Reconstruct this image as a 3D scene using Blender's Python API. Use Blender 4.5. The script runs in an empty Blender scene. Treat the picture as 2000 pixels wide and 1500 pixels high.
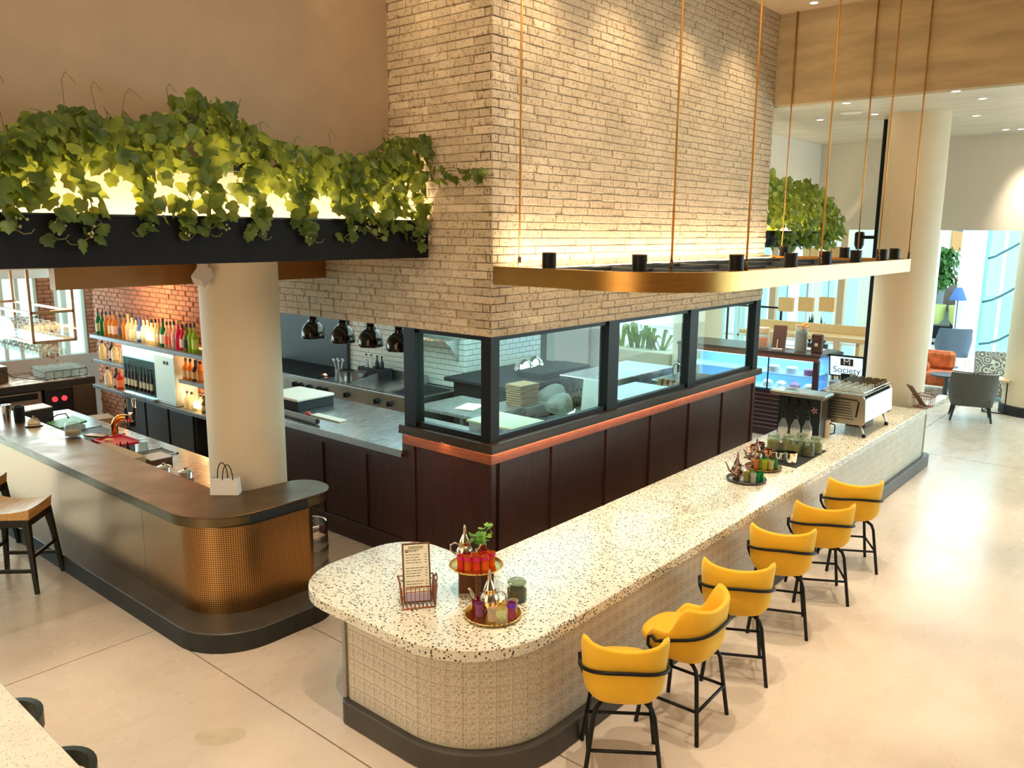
import bpy, bmesh, math, random
from mathutils import Vector, Matrix
random.seed(7)
S = bpy.context.scene
COL = S.collection
PI = math.pi
# ------------------------------------------------------------------ camera
cam_d = bpy.data.cameras.new('camera'); cam = bpy.data.objects.new('camera', cam_d); COL.objects.link(cam)
_yaw, _pitch, _roll = math.radians(40.276), math.radians(10.6037), math.radians(0.44378)
_F = Vector((math.cos(_yaw)*math.cos(_pitch), math.sin(_yaw)*math.cos(_pitch), -math.sin(_pitch)))
_R = Vector((math.sin(_yaw), -math.cos(_yaw), 0)); _U = _R.cross(_F)
_r = math.cos(_roll)*_R + math.sin(_roll)*_U; _u = math.cos(_roll)*_U - math.sin(_roll)*_R
cam.matrix_world = Matrix(((_r.x, _u.x, -_F.x, 0), (_r.y, _u.y, -_F.y, 0), (_r.z, _u.z, -_F.z, 4.0), (0, 0, 0, 1)))
cam_d.sensor_width = 36; cam_d.lens = 1599.79/2000*36; cam_d.clip_start = 0.05; cam_d.clip_end = 300
S.camera = cam
# ------------------------------------------------------------------ world, lights, exposure
S.view_settings.view_transform = 'Standard'; S.view_settings.look = 'None'
S.view_settings.gamma = 1; S.view_settings.use_curve_mapping = False
S.view_settings.exposure = 0.66
W = bpy.data.worlds.new('world'); S.world = W; W.use_nodes = True
W.node_tree.nodes['Background'].inputs[0].default_value = (0.62, 0.93, 1.0, 1)
W.node_tree.nodes['Background'].inputs[1].default_value = 1.7
WARM = (1.0, 0.78, 0.52); WARM2 = (1.0, 0.62, 0.28); COOL = (0.62, 0.95, 1.0); NEUT = (1.0, 0.84, 0.64)
def area(name, loc, sx, sy, power, col, d=(0, 0, -1), spread=PI):
    l = bpy.data.lights.new(name, 'AREA'); l.shape = 'RECTANGLE'; l.size = sx; l.size_y = sy; l.energy = power; l.color = col; l.spread = spread
    o = bpy.data.objects.new(name, l); COL.objects.link(o); o.location = loc
    o.rotation_euler = Vector(d).to_track_quat('-Z', 'Y').to_euler(); return o
def spot(name, loc, to, power, col, ang=50, blend=0.5, rad=0.04):
    l = bpy.data.lights.new(name, 'SPOT'); l.energy = power; l.color = col; l.spot_size = math.radians(ang); l.spot_blend = blend; l.shadow_soft_size = rad
    o = bpy.data.objects.new(name, l); COL.objects.link(o); o.location = loc
    o.rotation_euler = (Vector(to)-Vector(loc)).to_track_quat('-Z', 'Y').to_euler(); return o
area('ceiling_fill', (4.5, 1.0, 7.3), 9, 9, 175, NEUT)  # unseen soft fill added for warm ambient light, not a real panel
area('front_fill', (-4.5, 3.5, 4.6), 5, 9, 260, (1.0, 0.79, 0.52), (1, 0.05, -0.12)).data.specular_factor = 0.12  # added fill behind the camera to lift camera-facing sides, no real lamp
area('ceiling_fill', (-1.0, 10.0, 3.6), 4, 8, 110, NEUT).data.specular_factor = 0.1  # second added fill, brightens the copper bar side
# shop-front daylight from the glazed right side and from the far left
area('daylight', (24, -5.5, 3.0), 16, 5, 480, (0.72, 0.96, 1.0), (-0.35, 1, -0.05))
area('daylight', (0.0, 21.5, 2.4), 7, 4, 420, (0.66, 0.9, 1.0), (0.3, -1, -0.1))
area('daylight', (5.6, 17.65, 2.3), 2.2, 1.2, 60, (0.75, 0.97, 1.0), (0, -1, -0.2))
# accent spots in the high ceiling over the stools, the counter and the brick
for x, y, tx, ty, p in ((3.2, 3.6, 4.6, 3.4, 300), (5.6, 3.2, 6.0, 2.9, 300), (8.4, 3.0, 8.6, 2.8, 300), (11.2, 2.6, 11.2, 2.4, 320), (9.0, 0.8, 9.0, 0.6, 260), (6.0, 0.4, 6.2, 0.6, 260), (0.6, 4.6, 1.6, 7.0, 260), (2.0, 5.2, 2.2, 5.4, 260), (13.0, 0.5, 14.5, 1.5, 260)):
    spot('ceiling_spot', (x, y, 7.3), (tx, ty, 0), p*1.25, (1.0, 0.86, 0.68), 42, 0.4, 0.035)
for x in (7.0, 8.6, 10.2, 11.8):
    spot('wall_washer', (x, 4.7, 7.3), (x, 5.7, 4.6), 95, (1.0, 0.76, 0.46), 78, 0.8, 0.08)
for y in (6.2, 6.9):
    spot('wall_washer', (5.2, y, 7.3), (6.39, y, 5.4), 22, (1.0, 0.72, 0.4), 80, 0.8, 0.08)
# low ceiling downlights washing the far wall
for x, y, tx, ty, tz, p in ((18.7, 3.3, 19.6, 2.75, 4.2, 130), (18.6, 3.0, 19.6, 2.7, 4.0, 130), (16.0, 3.6, 16.2, 3.2, 0, 130), (13.9, 3.1, 14.6, 2.4, 0, 160), (13.3, 3.2, 14, 2.0, 0, 160), (14.8, 5.8, 15.6, 7.2, 4.2, 60), (17.5, 5.5, 18.2, 6.4, 4.0, 60)):
    spot('downlight_beam', (x, y, 5.95), (tx, ty, tz), p, (1.0, 0.84, 0.62), 64, 1.0, 0.06)
# kitchen strip lights, cool
area('kitchen_light', (8.6, 8.4, 3.3), 2.6, 3.6, 95, COOL)
area('kitchen_light', (11.2, 7.8, 3.3), 2.6, 2.6, 30, COOL)
area('lounge_light', (27, 4, 5.5), 10, 6, 420, (0.9, 0.97, 1.0))
area('service_light', (15.2, 6.4, 3.55), 2.4, 1.0, 45, (1, 0.86, 0.66))
# ------------------------------------------------------------------ materials
MATS = {}
def nodes(name):
    m = bpy.data.materials.new(name); m.use_nodes = True; t = m.node_tree
    return m, t, t.nodes['Principled BSDF']
def M(name, col, rough=0.5, metal=0.0, trans=0.0, emit=None, es=1.0, coat=0.0, noise=0.0, scale=8.0, bump=0.0, stretch=None, ior=1.45, spec=None):
    if name in MATS: return MATS[name]
    m, t, b = nodes(name); N = t.nodes; L = t.links
    b.inputs['Base Color'].default_value = (*col, 1); b.inputs['Roughness'].default_value = rough; b.inputs['Metallic'].default_value = metal
    b.inputs['Transmission Weight'].default_value = trans; b.inputs['IOR'].default_value = ior; b.inputs['Coat Weight'].default_value = coat
    if spec is not None: b.inputs['Specular IOR Level'].default_value = spec
    if emit: b.inputs['Emission Color'].default_value = (*emit, 1); b.inputs['Emission Strength'].default_value = es
    if noise or bump:
        tc = N.new('ShaderNodeTexCoord'); mp = N.new('ShaderNodeMapping'); L.new(tc.outputs['Object'], mp.inputs[0])
        if stretch: mp.inputs['Scale'].default_value = stretch
        n = N.new('ShaderNodeTexNoise'); n.inputs['Scale'].default_value = scale; n.inputs['Detail'].default_value = 6; n.inputs['Roughness'].default_value = 0.62
        L.new(mp.outputs[0], n.inputs['Vector'])
        if noise:
            r = N.new('ShaderNodeValToRGB'); lo = [c*(1-noise) for c in col]; hi = [min(1, c*(1+noise)) for c in col]
            r.color_ramp.elements[0].position = 0.3; r.color_ramp.elements[1].position = 0.7
            r.color_ramp.elements[0].color = (*lo, 1); r.color_ramp.elements[1].color = (*hi, 1)
            L.new(n.outputs['Fac'], r.inputs[0]); L.new(r.outputs[0], b.inputs['Base Color'])
        if bump:
            bp = N.new('ShaderNodeBump'); bp.inputs['Strength'].default_value = bump; bp.inputs['Distance'].default_value = 0.02
            L.new(n.outputs['Fac'], bp.inputs['Height']); L.new(bp.outputs[0], b.inputs['Normal'])
    MATS[name] = m; return m
def ramp(N, pts):
    r = N.new('ShaderNodeValToRGB'); e = r.color_ramp.elements
    while len(e) < len(pts): e.new(0.5)
    for i, (p, c) in enumerate(pts): e[i].position = p; e[i].color = (*c, 1)
    return r
def mixc(t, a, b, f, mode='MIX'):
    x = t.nodes.new('ShaderNodeMix'); x.data_type = 'RGBA'; x.blend_type = mode
    for s, v in ((x.inputs[6], a), (x.inputs[7], b), (x.inputs[0], f)):
        if hasattr(v, 'node'): t.links.new(v, s)
        elif isinstance(v, tuple): s.default_value = (*v, 1)
        else: s.default_value = v
    return x.outputs[2]
def tex(t, kind, scale, vec=None, **kw):
    n = t.nodes.new('ShaderNodeTex'+kind)
    if 'Scale' in n.inputs: n.inputs['Scale'].default_value = scale
    for k, v in kw.items(): n.inputs[k].default_value = v
    if vec is not None: t.links.new(vec, n.inputs['Vector'])
    return n
def objco(t, stretch=None):
    tc = t.nodes.new('ShaderNodeTexCoord')
    if stretch is None: return tc.outputs['Object']
    mp = t.nodes.new('ShaderNodeMapping'); mp.inputs['Scale'].default_value = stretch; t.links.new(tc.outputs['Object'], mp.inputs[0]); return mp.outputs[0]
def bumpn(t, b, h, st, dist=0.01):
    bp = t.nodes.new('ShaderNodeBump'); bp.inputs['Strength'].default_value = st; bp.inputs['Distance'].default_value = dist
    t.links.new(h, bp.inputs['Height']); t.links.new(bp.outputs[0], b.inputs['Normal'])
# polished concrete
def concrete():
    m, t, b = nodes('polished_concrete'); N = t.nodes; L = t.links; v = objco(t)
    n1 = tex(t, 'Noise', 0.6, v, Detail=4, Roughness=0.5, Distortion=0.25); n2 = tex(t, 'Noise', 2.2, objco(t, (1, 1.6, 1)), Detail=4, Roughness=0.5, Distortion=0.2)
    r1 = ramp(N, [(0.2, (0.60, 0.485, 0.37)), (0.5, (0.67, 0.55, 0.43)), (0.8, (0.74, 0.63, 0.51))]); L.new(n1.outputs['Fac'], r1.inputs[0])
    r2 = ramp(N, [(0.2, (0.90, 0.895, 0.89)), (0.8, (1, 1, 1))]); L.new(n2.outputs['Fac'], r2.inputs[0])
    L.new(mixc(t, r1.outputs[0], r2.outputs[0], 0.8, 'MULTIPLY'), b.inputs['Base Color'])
    r3 = ramp(N, [(0.3, (0.24,)*3), (0.7, (0.32,)*3)]); L.new(n2.outputs['Fac'], r3.inputs[0]); L.new(r3.outputs[0], b.inputs['Roughness'])
    b.inputs['Coat Weight'].default_value = 0.15; b.inputs['Coat Roughness'].default_value = 0.2
    bumpn(t, b, n2.outputs['Fac'], 0.06); return m
CONC = concrete()
def chips(name, base, dark, s1, cut, tint=None, rough=0.22):
    m, t, b = nodes(name); N = t.nodes; L = t.links; v = objco(t)
    out = None
    nz = tex(t, 'Noise', 5, v, Detail=3); rb = ramp(N, [(0.35, tuple(c*0.9 for c in base)), (0.65, base)]); L.new(nz.outputs['Fac'], rb.inputs[0]); out = rb.outputs[0]
    for sc, cu, pal in ((s1, cut, dark), (s1*1.9, cut*0.85, dark[::-1])):
        vo = tex(t, 'Voronoi', sc, v, Randomness=1.0); vo2 = tex(t, 'Noise', sc*1.4, v, Detail=2)
        sep = N.new('ShaderNodeSeparateColor'); L.new(vo.outputs['Color'], sep.inputs[0])
        rc = ramp(N, [(i/len(pal), c) for i, c in enumerate(pal)]); rc.color_ramp.interpolation = 'CONSTANT'; L.new(sep.outputs[0], rc.inputs[0])
        th = N.new('ShaderNodeMath'); th.operation = 'MULTIPLY_ADD'; L.new(vo2.outputs['Fac'], th.inputs[0]); th.inputs[1].default_value = 0.35; L.new(vo.outputs['Distance'], th.inputs[2])
        lt = N.new('ShaderNodeMath'); lt.operation = 'LESS_THAN'; L.new(th.outputs[0], lt.inputs[0]); lt.inputs[1].default_value = cu
        sl = N.new('ShaderNodeMath'); sl.operation = 'GREATER_THAN'; L.new(sep.outputs[1], sl.inputs[0]); sl.inputs[1].default_value = 0.42
        mu = N.new('ShaderNodeMath'); mu.operation = 'MULTIPLY'; L.new(lt.outputs[0], mu.inputs[0]); L.new(sl.outputs[0], mu.inputs[1])
        out = mixc(t, out, rc.outputs[0], mu.outputs[0])
    L.new(out, b.inputs['Base Color']); b.inputs['Roughness'].default_value = rough; return m
TERR = chips('terrazzo', (0.80, 0.75, 0.60), [(0.03, 0.025, 0.02), (0.12, 0.09, 0.06), (0.22, 0.17, 0.11), (0.05, 0.05, 0.04)], 38, 0.53)
TERR2 = chips('terrazzo_table', (0.72, 0.69, 0.58), [(0.55, 0.5, 0.4), (0.4, 0.36, 0.28), (0.6, 0.58, 0.5)], 55, 0.5)
GRAN = chips('speckled_tile', (0.62, 0.54, 0.41), [(0.25, 0.19, 0.13), (0.38, 0.31, 0.22), (0.74, 0.68, 0.56)], 80, 0.60, rough=0.35)
def brickmat(name, base, dark, pit, pitcol):
    m, t, b = nodes(name); N = t.nodes; L = t.links
    g = N.new('ShaderNodeNewGeometry'); oi = N.new('ShaderNodeObjectInfo')
    v = g.outputs['Position']
    n1 = tex(t, 'Noise', 2.2, v, Detail=4); n2 = tex(t, 'Noise', 20, v, Detail=6, Roughness=0.75, Distortion=0.4); n3 = tex(t, 'Noise', 48, v, Detail=3)
    r1 = ramp(N, [(0.3, dark), (0.7, base)]); L.new(n1.outputs['Fac'], r1.inputs[0])
    rp = ramp(N, [(pit, (1, 1, 1)), (pit+0.035, (0, 0, 0))]); L.new(n2.outputs['Fac'], rp.inputs[0])
    rq = ramp(N, [(0.33, (1, 1, 1)), (0.37, (0, 0, 0))]); L.new(n3.outputs['Fac'], rq.inputs[0])
    c = mixc(t, r1.outputs[0], pitcol, rp.outputs[0]); c = mixc(t, c, tuple(x*0.6 for x in pitcol), rq.outputs[0])
    rv = ramp(N, [(0, (0.80, 0.78, 0.75)), (1, (1.08, 1.06, 1.04))]); L.new(oi.outputs['Random'], rv.inputs[0])
    c = mixc(t, c, rv.outputs[0], 1.0, 'MULTIPLY')
    L.new(c, b.inputs['Base Color']); b.inputs['Roughness'].default_value = 0.9
    bumpn(t, b, n2.outputs['Fac'], 0.55, 0.02); return m
BRW = brickmat('whitewashed_brick', (0.74, 0.62, 0.46), (0.62, 0.50, 0.36), 0.405, (0.40, 0.27, 0.15))
BRR = brickmat('red_brick', (0.52, 0.22, 0.11), (0.34, 0.13, 0.075), 0.36, (0.22, 0.08, 0.05))
MORT = M('mortar', (0.58, 0.47, 0.34), 0.95, noise=0.15, scale=20)
MORTR = M('dark_mortar', (0.16, 0.09, 0.06), 0.95)
TAUPE = M('taupe_plaster', (0.44, 0.325, 0.22), 0.85, noise=0.06, scale=2.5, bump=0.05)
CREAM = M('cream_paint', (0.74, 0.62, 0.44), 0.62, noise=0.02, scale=3)
OFFW = M('off_white_paint', (0.80, 0.74, 0.66), 0.8)
WHITE = M('white_paint', (0.82, 0.82, 0.8), 0.6)
BULK = M('limewash_plaster', (0.46, 0.35, 0.20), 0.7, noise=0.22, scale=1.6, stretch=(1, 0.5, 2.6), bump=0.05)
CEILG = M('washed_ceiling_plaster', (0.66, 0.62, 0.54), 0.38, noise=0.14, scale=1.4, stretch=(2.5, 0.6, 1), bump=0.35)
BLK = M('black_metal', (0.008, 0.008, 0.008), 0.45, spec=0.28)
BLKM = M('matte_black', (0.018, 0.018, 0.02), 0.7)
NAVY = M('charcoal_fascia', (0.008, 0.009, 0.011), 0.6, spec=0.2)
def wood(name, c1, c2, scale, st, rough=0.35):
    m, t, b = nodes(name); N = t.nodes; L = t.links; v = objco(t, st)
    n = tex(t, 'Noise', scale, v, Detail=7, Roughness=0.65, Distortion=0.4); r = ramp(N, [(0.32, c1), (0.68, c2)]); L.new(n.outputs['Fac'], r.inputs[0]); L.new(r.outputs[0], b.inputs['Base Color'])
    b.inputs['Roughness'].default_value = rough; bumpn(t, b, n.outputs['Fac'], 0.08); return m
MAHO = wood('mahogany_panel', (0.026, 0.009, 0.008), (0.058, 0.019, 0.015), 3.0, (14, 14, 0.7), 0.38)
MAHO_LIT = wood('mahogany_rail_lit', (0.20, 0.062, 0.03), (0.34, 0.12, 0.06), 4.0, (1.2, 1.2, 14), 0.38)  # lighter copy of the panel wood, LED glow painted into the colour
WALN = wood('walnut_block', (0.10, 0.035, 0.015), (0.20, 0.075, 0.03), 4.0, (3, 3, 30), 0.4)
OAK = wood('oak_top', (0.62, 0.40, 0.17), (0.80, 0.57, 0.28), 3.0, (1.5, 12, 12), 0.4)
PINE = wood('seat_wood', (0.62, 0.30, 0.08), (0.85, 0.54, 0.22), 2.6, (2, 14, 10), 0.42)
def brushed(name, col, rough, st=(60, 60, 1), k=0.12):
    m, t, b = nodes(name); N = t.nodes; L = t.links; v = objco(t, st)
    n = tex(t, 'Noise', 3, v, Detail=4); r = ramp(N, [(0.3, (rough-k,)*3), (0.7, (rough+k,)*3)]); L.new(n.outputs['Fac'], r.inputs[0]); L.new(r.outputs[0], b.inputs['Roughness'])
    n2 = tex(t, 'Noise', 2.5, objco(t), Detail=6); r2 = ramp(N, [(0.3, tuple(c*0.8 for c in col)), (0.7, col)]); L.new(n2.outputs['Fac'], r2.inputs[0]); L.new(r2.outputs[0], b.inputs['Base Color'])
    b.inputs['Metallic'].default_value = 1.0; return m
BRONZE = brushed('bronze_canopy', (0.60, 0.29, 0.055), 0.34, (1, 1, 30), 0.03)
BRONZE.node_tree.nodes['Principled BSDF'].inputs['Coat Weight'].default_value = 0.5; BRONZE.node_tree.nodes['Principled BSDF'].inputs['Coat Roughness'].default_value = 0.3
BARTOP = brushed('patinated_bar_top', (0.20, 0.13, 0.07), 0.36, (1, 1, 1), 0.08)
BARBAND = brushed('bar_band', (0.20, 0.155, 0.08), 0.36, (1, 1, 30))
STEEL = brushed('brushed_steel', (0.62, 0.63, 0.62), 0.27, (2, 30, 2), 0.04)
STEELD = brushed('dull_steel', (0.46, 0.46, 0.44), 0.36, (2, 2, 30), 0.05)
CHROME = M('chrome', (0.78, 0.76, 0.73), 0.09, 1.0)
COPPER = M('copper', (0.80, 0.36, 0.17), 0.2, 1.0)
GOLD = M('engraved_brass', (0.80, 0.55, 0.17), 0.22, 1.0, noise=0.18, scale=60, bump=0.2)
BRASSO = M('orange_brass', (0.82, 0.36, 0.07), 0.16, 1.0)
PEWT = M('pewter', (0.22, 0.19, 0.17), 0.3, 1.0, noise=0.2, scale=60)
COPW = M('copper_wire', (0.30, 0.10, 0.05), 0.35, 0.8)
def perforated():
    m, t, b = nodes('perforated_copper'); N = t.nodes; L = t.links
    uv = N.new('ShaderNodeUVMap'); vm = N.new('ShaderNodeVectorMath'); vm.operation = 'SCALE'; vm.inputs['Scale'].default_value = 1/0.0225; L.new(uv.outputs[0], vm.inputs[0])
    fr = N.new('ShaderNodeVectorMath'); fr.operation = 'FRACTION'; L.new(vm.outputs[0], fr.inputs[0])
    sb = N.new('ShaderNodeVectorMath'); sb.operation = 'SUBTRACT'; sb.inputs[1].default_value = (0.5, 0.5, 0); L.new(fr.outputs[0], sb.inputs[0])
    ab = N.new('ShaderNodeVectorMath'); ab.operation = 'ABSOLUTE'; L.new(sb.outputs[0], ab.inputs[0])
    sp = N.new('ShaderNodeSeparateXYZ'); L.new(ab.outputs[0], sp.inputs[0])
    mx = N.new('ShaderNodeMath'); mx.operation = 'MAXIMUM'; L.new(sp.outputs[0], mx.inputs[0]); L.new(sp.outputs[1], mx.inputs[1])
    lt = N.new('ShaderNodeMath'); lt.operation = 'LESS_THAN'; L.new(mx.outputs[0], lt.inputs[0]); lt.inputs[1].default_value = 0.27
    L.new(mixc(t, (0.52, 0.27, 0.085), (0.012, 0.006, 0.004), lt.outputs[0]), b.inputs['Base Color'])
    iv = N.new('ShaderNodeMath'); iv.operation = 'SUBTRACT'; iv.inputs[0].default_value = 1.0; L.new(lt.outputs[0], iv.inputs[1]); L.new(iv.outputs[0], b.inputs['Metallic'])
    b.inputs['Roughness'].default_value = 0.3; return m
PERF = perforated()
PLINTH = M('plinth_stone', (0.055, 0.046, 0.036), 0.42, noise=0.25, scale=3, bump=0.05)
PLINTHD = M('plinth_dark', (0.022, 0.022, 0.017), 0.7, noise=0.25, scale=2, stretch=(6, 6, 1))
YEL = M('mustard_velvet', (0.86, 0.47, 0.018), 0.72, noise=0.06, scale=4)
YEL.node_tree.nodes['Principled BSDF'].inputs['Sheen Weight'].default_value = 0.4
YEL.node_tree.nodes['Principled BSDF'].inputs['Sheen Tint'].default_value = (1, 0.8, 0.3, 1)
TILEW = M('white_subway_tile', (0.70, 0.72, 0.66), 0.12, coat=0.3)
GROUT = M('dark_grout', (0.10, 0.10, 0.09), 0.9)
GREYF = M('grey_fabric', (0.10, 0.095, 0.08), 0.85, noise=0.1, scale=30)
BLUEF = M('blue_grey_fabric', (0.10, 0.14, 0.20), 0.9, noise=0.2, scale=40)
GREENP = M('pale_green_seat', (0.42, 0.46, 0.16), 0.7)
def leafmat(name, c1, c2):
    m, t, b = nodes(name); N = t.nodes; L = t.links; oi = N.new('ShaderNodeNewGeometry'); v = objco(t)
    n = tex(t, 'Noise', 5, oi.outputs['Position'], Detail=2); r = ramp(N, [(0.35, c1), (0.65, c2)]); L.new(n.outputs['Fac'], r.inputs[0])
    L.new(r.outputs[0], b.inputs['Base Color']); b.inputs['Roughness'].default_value = 0.45
    tr = N.new('ShaderNodeBsdfTranslucent'); L.new(mixc(t, r.outputs[0], (0.55, 0.55, 0.06), 0.5), tr.inputs[0])
    mx = N.new('ShaderNodeMixShader'); mx.inputs[0].default_value = 0.38; L.new(b.outputs[0], mx.inputs[1]); L.new(tr.outputs[0], mx.inputs[2])
    L.new(mx.outputs[0], N['Material Output'].inputs[0]); return m
LEAF = leafmat('vine_leaf', (0.035, 0.085, 0.012), (0.12, 0.19, 0.025))
LEAF2 = leafmat('shelf_foliage_leaf', (0.06, 0.13, 0.015), (0.20, 0.27, 0.03))
MINT = leafmat('mint_leaf', (0.10, 0.32, 0.04), (0.22, 0.5, 0.08))
STEM = M('vine_stem', (0.16, 0.15, 0.05), 0.7)
def glass(name, tint, refl=0.9, rough=0.02, haze=0.0, hc=(1, 1, 1)):
    m, t, b = nodes(name); N = t.nodes; L = t.links
    tr = N.new('ShaderNodeBsdfTransparent'); tr.inputs[0].default_value = (*tint, 1)
    gl = N.new('ShaderNodeBsdfGlossy'); gl.inputs['Roughness'].default_value = rough; gl.inputs[0].default_value = (refl, refl, refl, 1)
    lw = N.new('ShaderNodeLayerWeight'); lw.inputs[0].default_value = 0.5; pw = N.new('ShaderNodeMath'); pw.operation = 'POWER'; L.new(lw.outputs['Facing'], pw.inputs[0]); pw.inputs[1].default_value = 4.0
    fr = N.new('ShaderNodeMath'); fr.operation = 'MULTIPLY_ADD'; L.new(pw.outputs[0], fr.inputs[0]); fr.inputs[1].default_value = 0.45; fr.inputs[2].default_value = 0.016
    mx = N.new('ShaderNodeMixShader'); L.new(fr.outputs[0], mx.inputs[0]); L.new(tr.outputs[0], mx.inputs[1]); L.new(gl.outputs[0], mx.inputs[2]); last = mx
    if haze:
        d = N.new('ShaderNodeBsdfDiffuse'); d.inputs[0].default_value = (*hc, 1)
        m2 = N.new('ShaderNodeMixShader'); m2.inputs[0].default_value = haze; L.new(mx.outputs[0], m2.inputs[1]); L.new(d.outputs[0], m2.inputs[2]); last = m2
    L.new(last.outputs[0], N['Material Output'].inputs[0]); return m
GLASS = glass('window_glass', (0.90, 0.98, 0.96), 0.8)
GLASSW = glass('street_glass', (0.90, 0.99, 1.0), 0.8)
GLASSJ = glass('jar_glass', (0.88, 0.92, 0.86), 1.0, 0.03, 0.03, (0.8, 0.85, 0.75))
GLASSD = glass('drinking_glass', (0.90, 0.93, 0.92), 1.0, 0.03, 0.10, (0.95, 0.95, 0.9))
def tinted(name, c, haze=0.3): return glass(name, c, 0.9, 0.03, haze, c)
def emis(name, col, s):
    m, t, b = nodes(name); b.inputs['Base Color'].default_value = (0, 0, 0, 1); b.inputs['Emission Color'].default_value = (*col, 1); b.inputs['Emission Strength'].default_value = s; return m
LEDW = emis('led_warm', (1.0, 0.70, 0.36), 9); LEDO = emis('led_orange', (1.0, 0.42, 0.16), 7); LENS = emis('lamp_lens', (1, 0.9, 0.72), 12); LEDA = emis('led_amber', (1.0, 0.55, 0.18), 5)
# ------------------------------------------------------------------ mesh helpers
class MB:
    def __init__(s): s.v = []; s.f = []
    def add(s, vs, fs):
        o = len(s.v); s.v += [tuple(map(float, p)) for p in vs]; s.f += [tuple(i+o for i in f) for f in fs]; return s
    def box(s, x0, y0, z0, x1, y1, z1):
        x0, x1 = min(x0, x1), max(x0, x1); y0, y1 = min(y0, y1), max(y0, y1); z0, z1 = min(z0, z1), max(z0, z1)
        return s.add([(x0,y0,z0),(x1,y0,z0),(x1,y1,z0),(x0,y1,z0),(x0,y0,z1),(x1,y0,z1),(x1,y1,z1),(x0,y1,z1)],
                     [(0,3,2,1),(4,5,6,7),(0,1,5,4),(1,2,6,5),(2,3,7,6),(3,0,4,7)])
    def bbox(s, x0, y0, z0, x1, y1, z1, b=0.01):     # box with chamfered edges
        x0, x1 = min(x0, x1), max(x0, x1); y0, y1 = min(y0, y1), max(y0, y1); z0, z1 = min(z0, z1), max(z0, z1)
        b = min(b, (x1-x0)/2.01, (y1-y0)/2.01, (z1-z0)/2.01)
        def ring(z, i): return [(x0+i+b,y0+i,z),(x1-i-b,y0+i,z),(x1-i,y0+i+b,z),(x1-i,y1-i-b,z),(x1-i-b,y1-i,z),(x0+i+b,y1-i,z),(x0+i,y1-i-b,z),(x0+i,y0+i+b,z)]
        V = ring(z0, b*0.6)+ring(z0+b, 0)+ring(z1-b, 0)+ring(z1, b*0.6); F = [tuple(range(7,-1,-1)), tuple(range(24,32))]
        for r in range(3):
            for i in range(8): F.append((r*8+i, r*8+(i+1)%8, r*8+8+(i+1)%8, r*8+8+i))
        return s.add(V, F)
    def obox(s, c, sz, rot=(0,0,0)):
        from mathutils import Euler
        e = Euler(rot).to_matrix(); c = Vector(c); h = Vector(sz)/2
        P = [c+e@Vector((a*h.x, b*h.y, d*h.z)) for d in (-1,1) for a, b in ((-1,-1),(1,-1),(1,1),(-1,1))]
        return s.add(P, [(0,3,2,1),(4,5,6,7),(0,1,5,4),(1,2,6,5),(2,3,7,6),(3,0,4,7)])
    def cyl(s, p0, p1, r0, r1=None, n=12, caps=True):
        r1 = r0 if r1 is None else r1; p0 = Vector(p0); p1 = Vector(p1); d = (p1-p0).normalized()
        a = d.orthogonal().normalized(); b = d.cross(a); V = []
        for p, r in ((p0, r0), (p1, r1)):
            for i in range(n): V.append(p+r*(math.cos(2*PI*i/n)*a+math.sin(2*PI*i/n)*b))
        F = [(i, (i+1)%n, n+(i+1)%n, n+i) for i in range(n)]
        if caps: F += [tuple(range(n-1,-1,-1)), tuple(range(n, 2*n))]
        return s.add(V, F)
    def tube(s, pts, r, n=8, closed=False):
        P = [Vector(p) for p in pts]; m = len(P); V = []; up = None
        for i, p in enumerate(P):
            if closed: d = P[(i+1)%m]-P[i-1]
            else: d = P[min(i+1, m-1)]-P[max(i-1, 0)]
            d.normalize()
            if up is None: a = d.orthogonal().normalized()
            else: a = (up-d*up.dot(d)); a = a.normalized() if a.length > 1e-6 else d.orthogonal().normalized()
            up = a; b = d.cross(a); rr = r[i] if isinstance(r, (list, tuple)) else r
            for k in range(n): V.append(p+rr*(math.cos(2*PI*k/n)*a+math.sin(2*PI*k/n)*b))
        F = []
        for i in range(m if closed else m-1):
            j = (i+1)%m
            for k in range(n): F.append((i*n+k, i*n+(k+1)%n, j*n+(k+1)%n, j*n+k))
        if not closed: F += [tuple(range(n-1,-1,-1)), tuple(range((m-1)*n, m*n))]
        return s.add(V, F)
    def lathe(s, prof, c=(0,0,0), n=16, cap=True):
        V = []; m = len(prof)
        for r, z in prof:
            for i in range(n): V.append((c[0]+r*math.cos(2*PI*i/n), c[1]+r*math.sin(2*PI*i/n), c[2]+z))
        F = [(j*n+i, j*n+(i+1)%n, (j+1)*n+(i+1)%n, (j+1)*n+i) for j in range(m-1) for i in range(n)]
        if cap: F += [tuple(range(n-1,-1,-1)), tuple(range((m-1)*n, m*n))]
        return s.add(V, F)
    def prism(s, out, z0, z1, b=0.0):
        n = len(out); rings = [(z0, 0), (z1, 0)] if not b else [(z0, b), (z0+b, 0), (z1-b, 0), (z1, b)]
        V = []
        for z, i in rings: V += [(x, y, z) for x, y in (inset(out, i) if i else out)]
        F = [tuple(range(n-1,-1,-1)), tuple(range((len(rings)-1)*n, len(rings)*n))]
        for r in range(len(rings)-1):
            for i in range(n): F.append((r*n+i, r*n+(i+1)%n, (r+1)*n+(i+1)%n, (r+1)*n+i))
        return s.add(V, F)
    def sphere(s, c, r, n=12, m=8, sz=1.0):
        prof = [(max(1e-4, r*math.sin(PI*j/m)), -r*sz*math.cos(PI*j/m)) for j in range(m+1)]
        return s.lathe(prof, c, n, True)
    def quad(s, a, b, c, d): return s.add([a, b, c, d], [(0,1,2,3)])
    def xf(s, mtx):
        s.v = [tuple(mtx@Vector(p)) for p in s.v]; return s
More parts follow.
